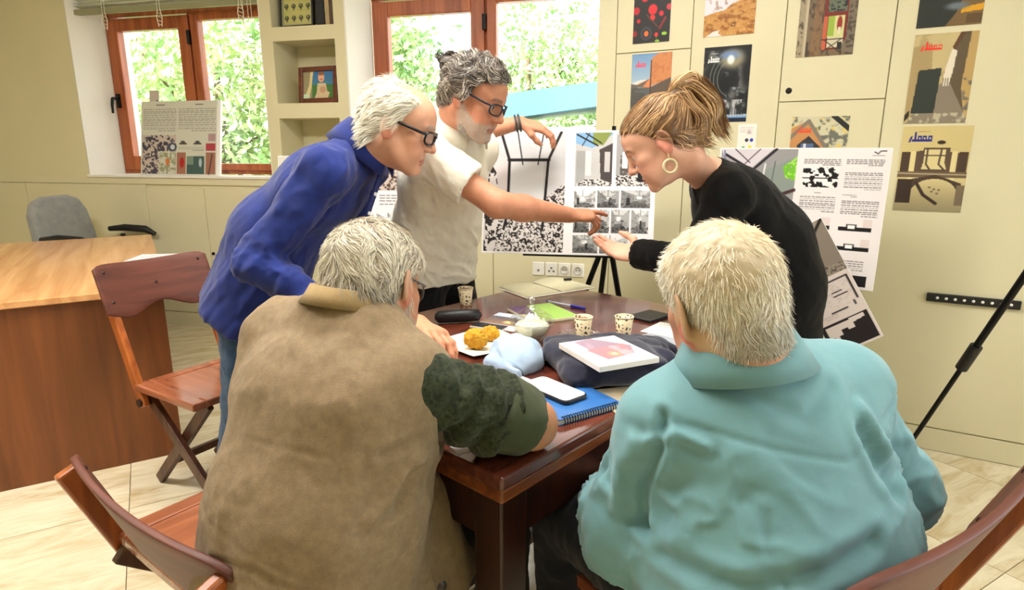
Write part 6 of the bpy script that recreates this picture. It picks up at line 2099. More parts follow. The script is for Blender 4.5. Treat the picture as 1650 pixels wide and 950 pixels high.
def trousers(person, J, m, r=(0.105, 0.078, 0.060), waist=None, h=0.009, folds=0.006, wl=0.16, dl=0.125):
    lo, hi = bounds([J[k] for k in ('pel', 'hL', 'hR', 'kL', 'kR', 'aL', 'aR')], 0.2)
    v = Vox(lo, hi, h)
    p = np.array(J['pel'])
    v.slab(p - unit(np.array(J['wst']) - p) * 0.03, p + unit(np.array(J['wst']) - p) * (waist or 0.08), J['side'], wl, wl * 0.95, dl, dl * 0.95, k=0.05)
    for s_ in 'LR':
        v.cap(J['h' + s_], J['k' + s_], r[0], r[1], k=0.05); v.cap(J['k' + s_], J['a' + s_], r[1], r[2], k=0.03)
    f = lambda V: folds * (ridge(aniso(V, (0.3, 0.2, 0.9), 9, 24), 0.35) - 0.5) + folds * 0.6 * fbm(V, 14, 2)
    return person.cloth('trousers', v, m, f)


# ---------------------------------------------------------------- man in the linen waistcoat (seated, back to camera, left)
def waistcoat_man():
    p = Person((-0.38, 0.98), 'seated grey-haired man in beige linen waistcoat and dark green shirt, back to camera')
    f = unit((0.51, 0.86, 0)); r = unit((0.86, -0.51, 0))
    J = dict(pel=A(-0.362, 0.945, 0.56), wst=A(-0.335, 0.970, 0.70), chs=A(-0.308, 1.025, 0.87), nk=A(-0.285, 1.075, 1.018),
             sL=A(-0.455, 1.165, 0.955), sR=A(-0.160, 0.985, 0.912), side=r,
             eL=A(-0.40, 1.44, 0.83), eR=A(0.035, 1.06, 0.808), wL=A(-0.220, 1.39, 0.900), wR=A(-0.10, 1.27, 0.795),
             hL=A(-0.43, 1.02, 0.55), hR=A(-0.315, 0.95, 0.54), kL=A(-0.20, 1.42, 0.53), kR=A(-0.03, 1.28, 0.53), aL=A(-0.18, 1.42, 0.09), aR=A(-0.02, 1.30, 0.09))
    W, D = (0.175, 0.168, 0.165), (0.150, 0.145, 0.125)
    core_body(p, J, SK2, W, D, thin=0.82)
    # waistcoat
    lo, hi = bounds([J['pel'] - A(0, 0, 0.15), J['sL'], J['sR'], J['nk']], 0.27)
    v = Vox(lo, hi, 0.0062)
    v.slab(J['pel'] - A(0.012, 0.01, 0.06), J['wst'], r, 0.192, 0.178, 0.165, 0.152, k=0.05, ex=2.4)
    v.slab(J['wst'], J['chs'], r, 0.176, 0.172, 0.152, 0.132, k=0.05, ex=2.4)
    v.slab(J['chs'], J['nk'] - A(0.01, 0.01, 0.045), r, 0.168, 0.115, 0.125, 0.080, k=0.06, ex=2.3)
    for s_ in ('sL', 'sR'):
        q = J['nk'] * 0.10 + J[s_] * 0.90 + A(0, 0, 0.018)
        v.cap(J['nk'] - A(0.005, 0.005, 0.02), q - A(0, 0, 0.012), 0.056, 0.054, k=0.05)
        v.slab(q - A(0, 0, 0.02), q - f * 0.015 - A(0, 0, 0.13), r, 0.045, 0.05, 0.085, 0.10, k=0.05)
    v.slab(A(-0.215, 1.01, 0.70), A(-0.160, 1.03, 0.46), f, 0.11, 0.15, 0.040, 0.055, k=0.03)          # open front panel
    # arm holes
    for s_, e_ in (('sL', 'eL'), ('sR', 'eR')):
        ax = unit(J[e_] - J[s_])
        v.slab(J[s_] + ax * 0.098 - A(0, 0, 0.012), J[s_] + ax * 0.36, (0, 0, 1), 0.090, 0.12, 0.080, 0.12, k=0.004, op='sub')
    v.cap(J['nk'] + A(0.005, 0.005, -0.01), J['nk'] + A(0.03, 0.04, 0.12), 0.052, 0.062, k=0.006, op='sub')
    def folds(V):
        up = np.array([0.05, 0.05, 1.0])
        d = 0.006 * ridge(aniso(V, up, 2.6, 9, 3.0), 0.45) - 0.003
        d += 0.004 * ridge(aniso(V, r * 0.8 + np.array([0, 0, 0.5]), 3, 14, 9.0), 0.3) * sstep(0.72 - V[:, 2], -0.1, 0.1)
        g = np.exp(-(np.linalg.norm(V - (J['sR'] - A(0.02, 0.0, 0.13)), axis=1) / 0.11) ** 2)
        d += 0.006 * g * np.sin(55 * (V @ unit(A(0.2, -0.3, 1.0))) + 2 * fbm(V, 12, 2))
        d += 0.0022 * fbm(V, 36, 2)
        d -= 0.0035 * np.exp(-((V[:, 2] - 0.70 - 0.03 * np.sin(9 * V[:, 0])) / 0.006) ** 2) * 0.5
        for pts, w_, am in (([(-0.113, 0.878), (-0.15, 0.853), (-0.196, 0.848)], 0.008, -0.007), ([(-0.124, 0.828), (-0.17, 0.807), (-0.21, 0.756)], 0.010, 0.008),
                            ([(-0.404, 0.855), (-0.34, 0.858), (-0.277, 0.852)], 0.004, -0.0012), ([(-0.466, 0.676), (-0.384, 0.692), (-0.291, 0.659)], 0.006, -0.003), ([(-0.178, 0.745), (-0.161, 0.807)], 0.007, -0.007)):
            d += crease(V, pts, w_, am, 0.98)
        t, dd = seg_t(V, J['sR'], J['eR'])
        return d * sstep(dd, 0.085, 0.13) + 0.004 * (1 - sstep(dd, 0.075, 0.10))
    ml = cloth_mat('beige_linen', rgb(154, 133, 104), rgb(134, 114, 88), weave=700, wstr=0.55, mottled=60, sheen=0.1)
    wc = p.cloth('waistcoat', v, ml, folds)
    # welt pocket, front button, back seam
    pk = MB()
    pc = A(-0.215, 0.835, 0.548)
    pk.bar(pc - r * 0.045 - A(0, 0, 0.004) + A(0, 0, 0), pc + r * 0.04 + A(0.012, 0.03, 0.012), 0.012, 0.014); p.mb('pocket_welt', pk, ml, bevel=0.003)
    # stand collar of the waistcoat
    collar(p, cloth_mat('linen_collar', rgb(168, 142, 98), rgb(150, 126, 86), weave=700, wstr=0.4), J['nk'] + A(-0.004, -0.004, 0.004), (0.14, 0.22, 1), f, 0.070, 0.068, 0.034, 0.030, gap=0.7)
    bt = MB().lathe([(0.0, 0.003), (0.008, 0.003), (0.0095, 0.0)], n=14)
    # dark green shirt: sleeves rolled above the elbow
    lo, hi = bounds([J['sL'], J['sR'], J['eL'], J['eR']], 0.11)
    v = Vox(lo, hi, 0.005)
    sR, eR = J['sR'], J['eR']; ax = unit(eR - sR)
    v.ell(sR, (0.056,) * 3, k=0.03)
    v.cap(J['nk'] * 0.3 + sR * 0.7, sR, 0.045, 0.058, k=0.04)
    mid = sR + (eR - sR) * 0.55 + A(0, 0, -0.006)
    v.cap(sR, mid, 0.056, 0.064, k=0.03); v.cap(mid, eR - ax * 0.045, 0.064, 0.060, k=0.03)
    v.cap(eR + ax * 0.022, eR + ax * 0.12, 0.060, 0.10, k=0.006, op='sub')
    v.cap(J['sL'], J['eL'], 0.058, 0.055, k=0.03)
    la = unit(J['wL'] - J['eL']); v.cap(J['eL'], J['eL'] + la * 0.10, 0.056, 0.052, k=0.03)
    v.cut((0, 0, 0.7625), (0, 0, -1))
    def sf(V):
        t, dd = seg_t(V, sR, eR)
        on = sstep(dd, 0.15, 0.10) if False else (dd < 0.12).astype(float)
        ru = 0.0085 * np.sin(30 * t + 5 * aniso(V, ax, 6, 14, 2) + 9 * (V[:, 2] - 0.9)) * sstep(t, 0.05, 0.3) * (1 - sstep(t, 0.74, 0.82))
        d = on * ru + 0.006 * sstep(t, 0.2, 0.4) * ridge(aniso(V, ax + np.array([0, 0, 0.6]), 8, 26, 4), 0.3) * (1 - sstep(t, 0.76, 0.82)) + 0.003 * fbm(V, 40, 2)
        return d
    gm = cloth_mat('dark_green_cotton', rgb(66, 74, 52), rgb(22, 30, 20), weave=500, wstr=0.3, mottled=130, sheen=0.1)
    p.cloth('shirt', v, gm, sf)
    v = Vox(*bounds([eR - ax * 0.09, eR + ax * 0.03], 0.10), 0.004)                                  # rolled cuff
    v.slab(eR - ax * 0.070, eR - ax * 0.036, (0, 0, 1), 0.0735, 0.0690, 0.0735, 0.0690, k=0.0)
    v.cut(eR - ax * 0.082, -ax); v.cut(eR - ax * 0.002, ax)
    v.cap(eR - ax * 0.022, eR + ax * 0.10, 0.054, 0.070, k=0.004, op='sub')
    v.cut((0, 0, 0.7622), (0, 0, -1))
    p.cloth('cuff', v, cloth_mat('plain_green_cotton', rgb(74, 82, 58), rgb(64, 72, 50), weave=700), lambda V: 0.0022 * np.sin(60 * (V @ unit(A(0.2, 0.5, 1)))) + 0.002 * fbm(V, 30, 2), label='plain olive rolled-up cuff')
    # trousers
    trousers(p, J, cloth_mat('black_trouser', rgb(30, 28, 28), rgb(20, 19, 20)), r=(0.075, 0.07, 0.062), h=0.010, wl=0.14, dl=0.11)
    for s_ in 'LR': shoe(p, J['a' + s_], f)
    # skin
    arm_skin(p, sR, eR, J['wR'], lambda v: hand(v, J['wR'] + A(-0.004, 0.008, 0.0), (-0.42, 0.86, 0.02), (0.3, 0.1, 0.95), (0.7, 0.4, 0), (28, 30, 34, 38)), SK2, r=(0.048, 0.045, 0.031), box=J['wR'] + A(-0.05, 0.1, 0))
    arm_skin(p, J['sL'], J['eL'], J['wL'], lambda v: hand(v, J['wL'], (0.58, -0.80, 0.02), (0.25, 0.15, 0.95), (-0.8, -0.55, 0.1), (22, 26, 30, 34), spread=0.22), SK2, r=(0.046, 0.043, 0.030), box=J['wL'] + A(0.06, -0.09, 0))
    h = Head(A(-0.255, 1.122, 1.060), (0.34, 0.85, -0.34), roll=4, scale=0.95)
    ys = [-0.12, -0.07, -0.035, -0.012, 0.006, 0.03, 0.05, 0.08, 0.1]; zs = [-0.088, -0.085, -0.06, -0.006, -0.03, 0.035, 0.055, 0.075, 0.1]
    mask = lambda P: hairline(P, ys, zs)
    head_skin(p, h, J['nk'] + A(0, 0, -0.02), SK2, mask=mask, scalp=(206, 166, 140), brow=(120, 112, 104), beard=(180, 172, 164))
    thin = lambda P: np.exp(-((P[..., 0] / 0.045) ** 2 + ((P[..., 1] + 0.052) / 0.048) ** 2 + ((P[..., 2] - 0.088) / 0.045) ** 2))   # thinning crown
    def col(P, rr):
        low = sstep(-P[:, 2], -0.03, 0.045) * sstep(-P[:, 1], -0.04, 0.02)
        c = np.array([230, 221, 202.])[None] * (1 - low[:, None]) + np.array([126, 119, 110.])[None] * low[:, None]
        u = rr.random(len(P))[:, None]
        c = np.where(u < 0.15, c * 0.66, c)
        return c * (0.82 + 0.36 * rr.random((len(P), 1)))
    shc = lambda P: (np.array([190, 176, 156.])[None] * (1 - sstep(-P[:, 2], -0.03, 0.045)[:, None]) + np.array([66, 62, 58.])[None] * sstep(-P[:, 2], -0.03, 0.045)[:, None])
    m2 = lambda P: mask(P) * (1 - sstep(P[..., 2], 0.040, 0.072) * (1 - sstep(np.abs(P[..., 0]), 0.05, 0.07)))
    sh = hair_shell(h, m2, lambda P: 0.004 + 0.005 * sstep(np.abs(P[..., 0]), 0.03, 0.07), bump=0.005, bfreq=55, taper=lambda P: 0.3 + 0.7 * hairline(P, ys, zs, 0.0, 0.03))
    def flow(P):
        D = np.stack([1.1 * np.sign(P[:, 0]) * np.minimum(np.abs(P[:, 0]) / 0.03, 1) + 0.3, -0.45 + 0 * P[:, 0], -0.55 - 2 * np.maximum(-P[:, 2], 0) / 0.05], 1)
        return D.astype(np.float32)
    P0 = roots(12000, mask, 5, lambda P: 1 - 0.6 * sstep(thin(P), 0.3, 0.8))
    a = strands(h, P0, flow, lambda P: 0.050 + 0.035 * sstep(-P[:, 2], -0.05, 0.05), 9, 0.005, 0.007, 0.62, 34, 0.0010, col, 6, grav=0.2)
    PC = roots(2600, lambda P: mask(P) * sstep(P[:, 2], 0.03, 0.06) * (1 - sstep(np.abs(P[:, 0]), 0.05, 0.07)), 7, lambda P: 1 - 0.55 * sstep(thin(P), 0.3, 0.8))
    cflow = lambda P: np.stack([0.5 * np.sin(60 * P[:, 1]) + 0.5, -1 + 0 * P[:, 0], 0 * P[:, 0] - 0.2], 1).astype(np.float32)
    c3 = strands(h, PC, cflow, 0.055, 9, 0.003, 0.006, 0.7, 34, 0.0010, lambda P, rr: np.array([222, 208, 186.])[None] * (0.8 + 0.3 * rr.random((len(P), 1))), 12)
    P1 = roots(1500, lambda P: mask(P) * (sstep(-P[:, 2], -0.02, 0.02)), 8)
    b_ = strands(h, P1, flow, 0.055, 9, 0.008, 0.012, 0.9, 40, 0.0010, col, 9, grav=0.2)
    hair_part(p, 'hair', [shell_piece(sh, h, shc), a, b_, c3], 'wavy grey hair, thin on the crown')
    glasses(p, h, mat('spectacle_steel', rgb(90, 90, 92), 0.3, noise=0.1, scale=40, metal=0.7), r=0.0016)
    o = MB().lathe([(0.0, 0.004), (0.008, 0.004), (0.0095, 0.0)], n=14)
    bo = o.build('button', mat('dark_button', rgb(44, 36, 28), 0.4, noise=0.1, scale=60), p.root, loc=(-0.118 + 0.38, 0.905 - 0.98, 0.585), rot=(R(90), 0, R(38)))
    p.finish()
    return p


# ---------------------------------------------------------------- man in the teal shirt (seated, back to camera, right)
def teal_man():
    p = Person((0.42, 0.94), 'seated white-haired man in teal shirt, back to camera')
    f = unit((-0.42, 0.90, 0)); r = unit((0.90, 0.42, 0))
    J = dict(pel=A(0.430, 0.90, 0.55), wst=A(0.425, 0.910, 0.68), chs=A(0.405, 0.935, 0.83), nk=A(0.352, 0.925, 0.990),
             sL=A(0.240, 0.900, 0.880), sR=A(0.555, 0.985, 0.910), side=r,
             eL=A(0.185, 0.940, 0.69), eR=A(0.690, 1.02, 0.715), wL=A(0.185, 1.13, 0.625), wR=A(0.47, 1.23, 0.65),
             hL=A(0.32, 0.90, 0.54), hR=A(0.50, 0.97, 0.54), kL=A(0.12, 1.24, 0.53), kR=A(0.34, 1.36, 0.53), aL=A(0.14, 1.25, 0.09), aR=A(0.36, 1.40, 0.09))
    W, D = (0.225, 0.228, 0.215), (0.165, 0.165, 0.145)
    core_body(p, J, SKT, W, D, thin=0.8)
    lo, hi = bounds([J['pel'] - A(0, 0, 0.1), J['sL'], J['sR'], J['nk'], J['eL'], J['eR'], J['wR']], 0.24)
    v = Vox(lo, hi, 0.0062)
    v.slab(J['pel'] - A(0, 0, 0.06), J['wst'], r, 0.225, 0.225, 0.180, 0.178, k=0.05, ex=2.4)
    v.slab(J['wst'], J['chs'], r, 0.222, 0.200, 0.175, 0.150, k=0.05, ex=2.4)
    v.slab(J['chs'], J['nk'] - A(0, 0, 0.075), r, 0.195, 0.125, 0.14, 0.09, k=0.06)
    for s_ in ('sL', 'sR'):
        v.cap(J['nk'] - A(0, 0, 0.060), J[s_], 0.056, 0.060, k=0.06); v.ell(J[s_], (0.066,) * 3, k=0.05)
    for s_ in 'LR':
        S, E_, Wp = J['s' + s_], J['e' + s_], J['w' + s_]
        v.cap(S, E_, 0.068, 0.062, k=0.014)
        fa = unit(Wp - E_)
        v.cap(E_, E_ + fa * 0.14, 0.062, 0.056, k=0.03)
        v.cap(E_ + fa * 0.13, E_ + fa * 0.24, 0.050, 0.09, k=0.006, op='sub')
        v.cap(E_ + A(0, -0.01, -0.02), E_ + A(0, 0.02, -0.07), 0.062, 0.055, k=0.04)
    v.cap(J['nk'] + A(0, 0, 0.0), J['nk'] + A(-0.01, 0.0, 0.12), 0.056, 0.066, k=0.005, op='sub')
    def folds(V):
        d = 0.005 * fbm(V, 6, 2, 3.0)
        for S, E_, sgn in ((J['sL'], J['eL'], 1), (J['sR'], J['eR'], -1)):
            t, dd = seg_t(V, S, E_); ax = unit(E_ - S)
            on = (1 - sstep(dd, 0.085, 0.12))
            d += on * 0.0075 * (ridge(aniso(V, ax * 0.5 + A(0.5 * sgn, 0, 0.4), 4, 15, 5 + sgn, 2), 0.28) - 0.35) * sstep(t, 0.1, 0.5)
            pit = E_ * 0.45 + S * 0.55 + (J['chs'] - S) * 0.35 - f * 0.10
            g = np.exp(-(np.linalg.norm(V - pit, axis=1) / 0.12) ** 2)
            d += g * 0.011 * (ridge(aniso(V, unit(J['wst'] - pit) + A(0, 0, -0.2), 3, 18, 2 + sgn, 2), 0.28) - 0.3)
        lowb = sstep(0.74 - V[:, 2], -0.05, 0.1)
        d += 0.009 * lowb * (ridge(aniso(V, r + A(0, 0, 0.35), 2, 10, 7.0, 2), 0.22) - 0.3)
        d += 0.005 * (ridge(aniso(V, A(0.35, 0.1, 1.0), 1.6, 8, 1.0, 2), 0.25) - 0.3) * sstep(0.90 - V[:, 2], 0.0, 0.08)
        yz = 0.872 + 0.05 * (np.abs((V - J['chs']) @ r) / 0.2)                                         # yoke seam
        back = sstep(-((V - J['chs']) @ f), 0.02, 0.06)
        d -= 0.0035 * np.exp(-((V[:, 2] - yz) / 0.0045) ** 2) * back
        pl = ((V - J['chs']) @ r)
        d += 0.0007 * fbm(V, 34, 2)
        for pts, w_, am in (([(0.22, 0.926), (0.209, 0.871), (0.199, 0.805), (0.2, 0.731)], 0.006, -0.010), ([(0.183, 0.881), (0.17, 0.814), (0.164, 0.746)], 0.010, 0.008),
                            ([(0.2, 0.888), (0.235, 0.906), (0.274, 0.894)], 0.007, 0.007), ([(0.23, 0.785), (0.211, 0.746), (0.189, 0.731)], 0.008, -0.009),
                            ([(0.22, 0.724), (0.312, 0.731), (0.407, 0.751), (0.501, 0.768)], 0.012, -0.010), ([(0.514, 0.926), (0.546, 0.867), (0.588, 0.834)], 0.009, 0.008),
                            ([(0.504, 0.904), (0.535, 0.843), (0.574, 0.8)], 0.009, -0.010), ([(0.25, 0.987), (0.326, 0.967), (0.413, 0.931), (0.47, 0.955)], 0.010, -0.005),
                            ([(0.319, 0.819), (0.337, 0.766)], 0.006, 0.0025), ([(0.344, 0.819), (0.339, 0.768)], 0.006, -0.002), ([(0.125, 0.926), (0.141, 0.853), (0.152, 0.785)], 0.010, -0.007),
                            ([(0.365, 0.736), (0.362, 0.685)], 0.004, -0.006)):
            d += crease(V, pts, w_, am, 0.93)
        return d
    tm = cloth_mat('teal_poplin', rgb(120, 167, 176), rgb(114, 161, 171), weave=1400, wstr=0.06, mottled=8, sheen=0.2, rough=0.65, crump=0.03)
    p.cloth('shirt', v, tm, folds)
    collar(p, tm, J['nk'] + A(0.002, -0.008, -0.012), (-0.14, 0.16, 1), f, 0.077, 0.077, 0.046, 0.060, gap=0.5, flare=0.028)
    trousers(p, J, cloth_mat('navy_trouser', rgb(30, 32, 44), rgb(22, 23, 32)), r=(0.098, 0.08, 0.066), h=0.010, wl=0.20, dl=0.15)
    for s_ in 'LR': shoe(p, J['a' + s_], f)
    arm_skin(p, J['sL'], J['eL'], J['wL'], lambda v: hand(v, J['wL'], (0.35, 0.9, -0.1), (0.1, 0.2, 0.97), (0.9, -0.3, 0), (20, 22, 24, 26)), SKT, h=0.0036, box=J['wL'] + A(0.04, 0.1, 0))
    arm_skin(p, J['sR'], J['eR'], J['wR'], lambda v: hand(v, J['wR'], (-0.75, 0.65, -0.1), (0.1, 0.2, 0.97), (-0.6, -0.7, 0), (20, 22, 24, 26)), SKT, h=0.0036, box=J['wR'] + A(-0.06, 0.06, 0))
    h = Head(A(0.322, 0.925, 1.078), (-0.24, 0.94, -0.20), roll=12, scale=0.965)
    ys = [-0.12, -0.07, -0.03, -0.012, 0.006, 0.03, 0.05, 0.08, 0.1]; zs = [-0.090, -0.086, -0.060, -0.01, -0.035, 0.03, 0.055, 0.075, 0.1]
    mask = lambda P: hairline(P, ys, zs)
    head_skin(p, h, J['nk'] + A(-0.004, 0.0, -0.03), SKT, nr=0.060, ear=1.25, mask=mask, scalp=(206, 176, 140), brow=(200, 190, 176), blush=(214, 90, 66))
    whorl = np.array([0.018, -0.062, 0.092], np.float32)
    def col(P, rr):
        dist = np.linalg.norm(P - whorl, axis=1)
        warm = np.exp(-(dist / 0.07) ** 2)[:, None]
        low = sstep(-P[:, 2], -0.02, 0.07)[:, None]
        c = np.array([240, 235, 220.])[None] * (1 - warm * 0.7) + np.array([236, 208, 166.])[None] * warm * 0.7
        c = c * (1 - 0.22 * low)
        u = rr.random((len(P), 1))
        c = np.where(u < 0.12, c * np.array([0.80, 0.76, 0.70]), c)
        return c * (0.86 + 0.28 * rr.random((len(P), 1)))
    sh = hair_shell(h, mask, lambda P: 0.006 + 0.003 * sstep(P[..., 2], 0.0, 0.06), bump=0.004, bfreq=70, taper=lambda P: 0.06 + 0.94 * hairline(P, ys, zs, 0.0, 0.05))
    shc = lambda P: np.tile(np.array([206, 190, 160.]), (len(P), 1))
    def flow(P):
        q = P - whorl
        n_ = np.linalg.norm(q, axis=1, keepdims=True) + 1e-5
        sw = np.cross(np.broadcast_to(np.array([0, -0.5, 0.85], np.float32), q.shape), q / n_)
        return (q / n_ + sw * 0.9 * np.exp(-n_ / 0.05) + np.array([0.12, 0, -0.35], np.float32)).astype(np.float32)
    P0 = roots(14000, mask, 15)
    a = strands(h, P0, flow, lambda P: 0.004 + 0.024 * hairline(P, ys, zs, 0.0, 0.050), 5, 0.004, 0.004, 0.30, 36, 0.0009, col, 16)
    P1 = roots(2500, mask, 18)
    b_ = strands(h, P1, flow, lambda P: 0.004 + 0.020 * hairline(P, ys, zs, 0.0, 0.050), 5, 0.006, 0.007, 0.45, 50, 0.0009, col, 19)
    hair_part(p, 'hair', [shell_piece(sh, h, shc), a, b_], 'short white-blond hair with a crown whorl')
    p.finish()
    return p


# ---------------------------------------------------------------- man in the blue shirt (standing, bent forward, left)
def blue_man():
    p = Person((-0.92, 2.03), 'white-haired man in dark blue shirt and jeans bending over the table')
    f = unit((0.98, -0.10, 0)); r = unit((-0.10, -0.98, 0))
    J = dict(pel=A(-0.850, 2.05, 0.90), wst=A(-0.775, 2.045, 1.03), chs=A(-0.60, 2.02, 1.185), nk=A(-0.455, 1.99, 1.310),
             sL=A(-0.50, 2.19, 1.245), sR=A(-0.545, 1.835, 1.235), side=r,
             eL=A(-0.62, 2.30, 1.0), eR=A(-0.740, 1.765, 0.985), wL=A(-0.60, 2.10, 0.86), wR=A(-0.545, 1.735, 0.865),
             hL=A(-0.86, 2.13, 0.87), hR=A(-0.87, 1.96, 0.87), kL=A(-0.88, 2.14, 0.48), kR=A(-0.89, 1.96, 0.48), aL=A(-0.97, 2.15, 0.09), aR=A(-0.98, 1.95, 0.09))
    W, D = (0.165, 0.165, 0.175), (0.125, 0.13, 0.125)
    core_body(p, J, SK1, W, D, thin=0.82)
    lo, hi = bounds([J['pel'] - A(0, 0, 0.12), J['sL'], J['sR'], J['nk'], J['eL'], J['eR'], J['wR'], J['wL']], 0.2)
    v = Vox(lo, hi, 0.0065)
    up = unit(J['wst'] - J['pel'])
    v.slab(J['pel'] - A(0.035, 0, 0.13), J['wst'], r, 0.200, 0.165, 0.158, 0.132, k=0.05)
    v.slab(J['wst'], J['chs'], r, 0.158, 0.165, 0.130, 0.125, k=0.05)
    v.slab(J['chs'], J['nk'] - A(0.04, 0, 0.035), r, 0.165, 0.10, 0.115, 0.075, k=0.05)
    for s_ in ('sL', 'sR'):
        v.cap(J['nk'] - A(0.03, 0, 0.03), J[s_], 0.058, 0.062, k=0.05); v.ell(J[s_], (0.068,) * 3, k=0.05)
    for s_ in 'LR':
        S, E_, Wp = J['s' + s_], J['e' + s_], J['w' + s_]
        v.cap(S, E_, 0.066, 0.058, k=0.012); v.cap(E_, Wp - unit(Wp - E_) * 0.01, 0.058, 0.046, k=0.02)
        v.cap(Wp + unit(Wp - E_) * 0.005, Wp + unit(Wp - E_) * 0.08, 0.036, 0.06, k=0.004, op='sub')
    v.cut(J['pel'] - up * 0.165, -up + A(-0.15, 0, 0))
    v.cap(J['nk'] + A(-0.005, 0, -0.005), J['nk'] + A(0.06, 0, 0.10), 0.052, 0.06, k=0.004, op='sub')
    def folds(V):
        d = 0.006 * (ridge(aniso(V, unit(J['chs'] - J['pel']), 2.6, 9, 3), 0.4) - 0.4)
        for S, E_, Wp in ((J['sR'], J['eR'], J['wR']), (J['sL'], J['eL'], J['wL'])):
            t, dd = seg_t(V, S, E_); ax = unit(E_ - S)
            on = 1 - sstep(dd, 0.08, 0.11)
            d += on * 0.008 * (ridge(aniso(V, ax, 7, 13, 2), 0.4) - 0.4)
            g = np.exp(-(np.linalg.norm(V - E_, axis=1) / 0.085) ** 2)
            d += g * 0.012 * (ridge(aniso(V, np.cross(ax, unit(Wp - E_)) + A(0.2, 0, 0.1), 6, 22, 6), 0.35) - 0.4)
        d += 0.010 * (ridge(aniso(V, A(0.5, -0.2, 0.8), 3, 12, 8), 0.3) - 0.35) * sstep(1.06 - V[:, 2], -0.05, 0.1)
        return d + 0.002 * fbm(V, 36, 2)
    bm_ = cloth_mat('royal_blue_cotton', rgb(30, 48, 122), rgb(24, 39, 102), weave=1100, wstr=0.15, mottled=10, sheen=0.2)
    p.cloth('shirt', v, bm_, folds)
    collar(p, bm_, J['nk'] + A(-0.002, 0, 0.000), (0.48, -0.03, 0.87), f, 0.074, 0.078, 0.052, 0.076, gap=0.45, flare=0.034, point=0.02)
    # open placket with pale inner edge and buttons
    pl = MB()
    a0, a1 = J['nk'] + A(0.05, -0.045, -0.085), J['chs'] + A(0.115, -0.05, -0.16)
    pl.bar(a0, a1, 0.030, 0.006, (1, -0.3, 0.2)); p.mb('placket', pl, bm_, bevel=0.002)
    for k in range(3):
        q = a0 + (a1 - a0) * (0.3 + 0.3 * k) + A(0.004, -0.006, 0)
        p.mb('button', MB().tube([q, q + A(0.003, -0.003, 0)], 0.006, 12), M['white_plastic'])
    jm = cloth_mat('blue_denim', rgb(56, 84, 116), rgb(38, 62, 92), weave=1500, wstr=0.3, mottled=30)
    trousers(p, J, jm, r=(0.084, 0.078, 0.068), h=0.0085, wl=0.140, dl=0.100, folds=0.005)
    pk = MB(); pc = J['pel'] + A(-0.06, -0.155, -0.115)
    q = [pc + A(-0.055, 0.05, 0.07), pc + A(0.05, -0.012, 0.07), pc + A(0.05, -0.012, -0.06), pc + A(0.0, 0.012, -0.085), pc + A(-0.055, 0.05, -0.06)]
    for s_ in 'LR': shoe(p, J['a' + s_], f)
    arm_skin(p, J['sR'], J['eR'], J['wR'], lambda v: hand(v, J['wR'], (0.72, -0.30, -0.45), (0.45, 0.0, 0.88), (0.2, 0.95, 0), (16, 20, 22, 24)), SK1, h=0.0034, box=J['wR'] + A(0.08, 0, -0.05))
    arm_skin(p, J['sL'], J['eL'], J['wL'], lambda v: hand(v, J['wL'], (0.75, -0.2, -0.5), (0.45, 0.0, 0.88), (0.0, -0.95, 0), (16, 20, 22, 24)), SK1, h=0.0036, box=J['wL'] + A(0.08, 0, -0.05))
    h = Head(A(-0.338, 1.945, 1.372), (0.93, -0.03, -0.37), roll=0, scale=1.04)
    ys = [-0.12, -0.07, -0.035, -0.012, 0.004, 0.022, 0.04, 0.06, 0.1]; zs = [-0.092, -0.088, -0.06, -0.008, -0.03, 0.03, 0.06, 0.10, 0.16]
    bald = lambda P: sstep(P[..., 2], 0.050, 0.085) * sstep(P[..., 1], -0.055, -0.015) * (1 - sstep(np.abs(P[..., 0]), 0.045, 0.062))
    base_m = lambda P: hairline(P, ys, zs)
    mask = lambda P: base_m(P) * (1 - bald(P))
    head_skin(p, h, J['nk'] + A(-0.02, 0, -0.03), SK1, mask=mask, scalp=(226, 206, 186), brow=(150, 140, 132), nose=1.0, jaw=1.0, ear=1.2, lip=(186, 108, 98))
    col = lambda P, rr: np.array([236, 230, 212.])[None] * (0.86 + 0.22 * rr.random((len(P), 1))) * np.where(rr.random((len(P), 1)) < 0.12, 0.78, 1.0)
    sh = hair_shell(h, mask, lambda P: 0.008 + 0.006 * sstep(-P[..., 1], 0.0, 0.06), bump=0.005, bfreq=60, taper=lambda P: 0.25 + 0.75 * hairline(P, ys, zs, 0.0, 0.03))
    def flow(P): return np.stack([0.25 * np.sign(P[:, 0]), -1.0 + 0 * P[:, 0], -0.55 - 0.8 * sstep(-P[:, 1], 0.03, 0.1)], 1).astype(np.float32)
    P0 = roots(5200, mask, 25)
    a = strands(h, P0, flow, 0.048, 6, 0.005, 0.018, 0.35, 50, 0.0016, col, 26)
    P1 = roots(420, base_m, 28)
    b_ = strands(h, P1, flow, 0.045, 5, 0.002, 0.014, 0.4, 50, 0.0010, col, 29)
    hair_part(p, 'hair', [shell_piece(sh, h, lambda P: np.tile(np.array([222, 214, 194.]), (len(P), 1))), a, b_], 'white hair, bald above the forehead')
    glasses(p, h, M['spec_black'], r=0.0034, hh=0.020)
    p.finish()
    return p


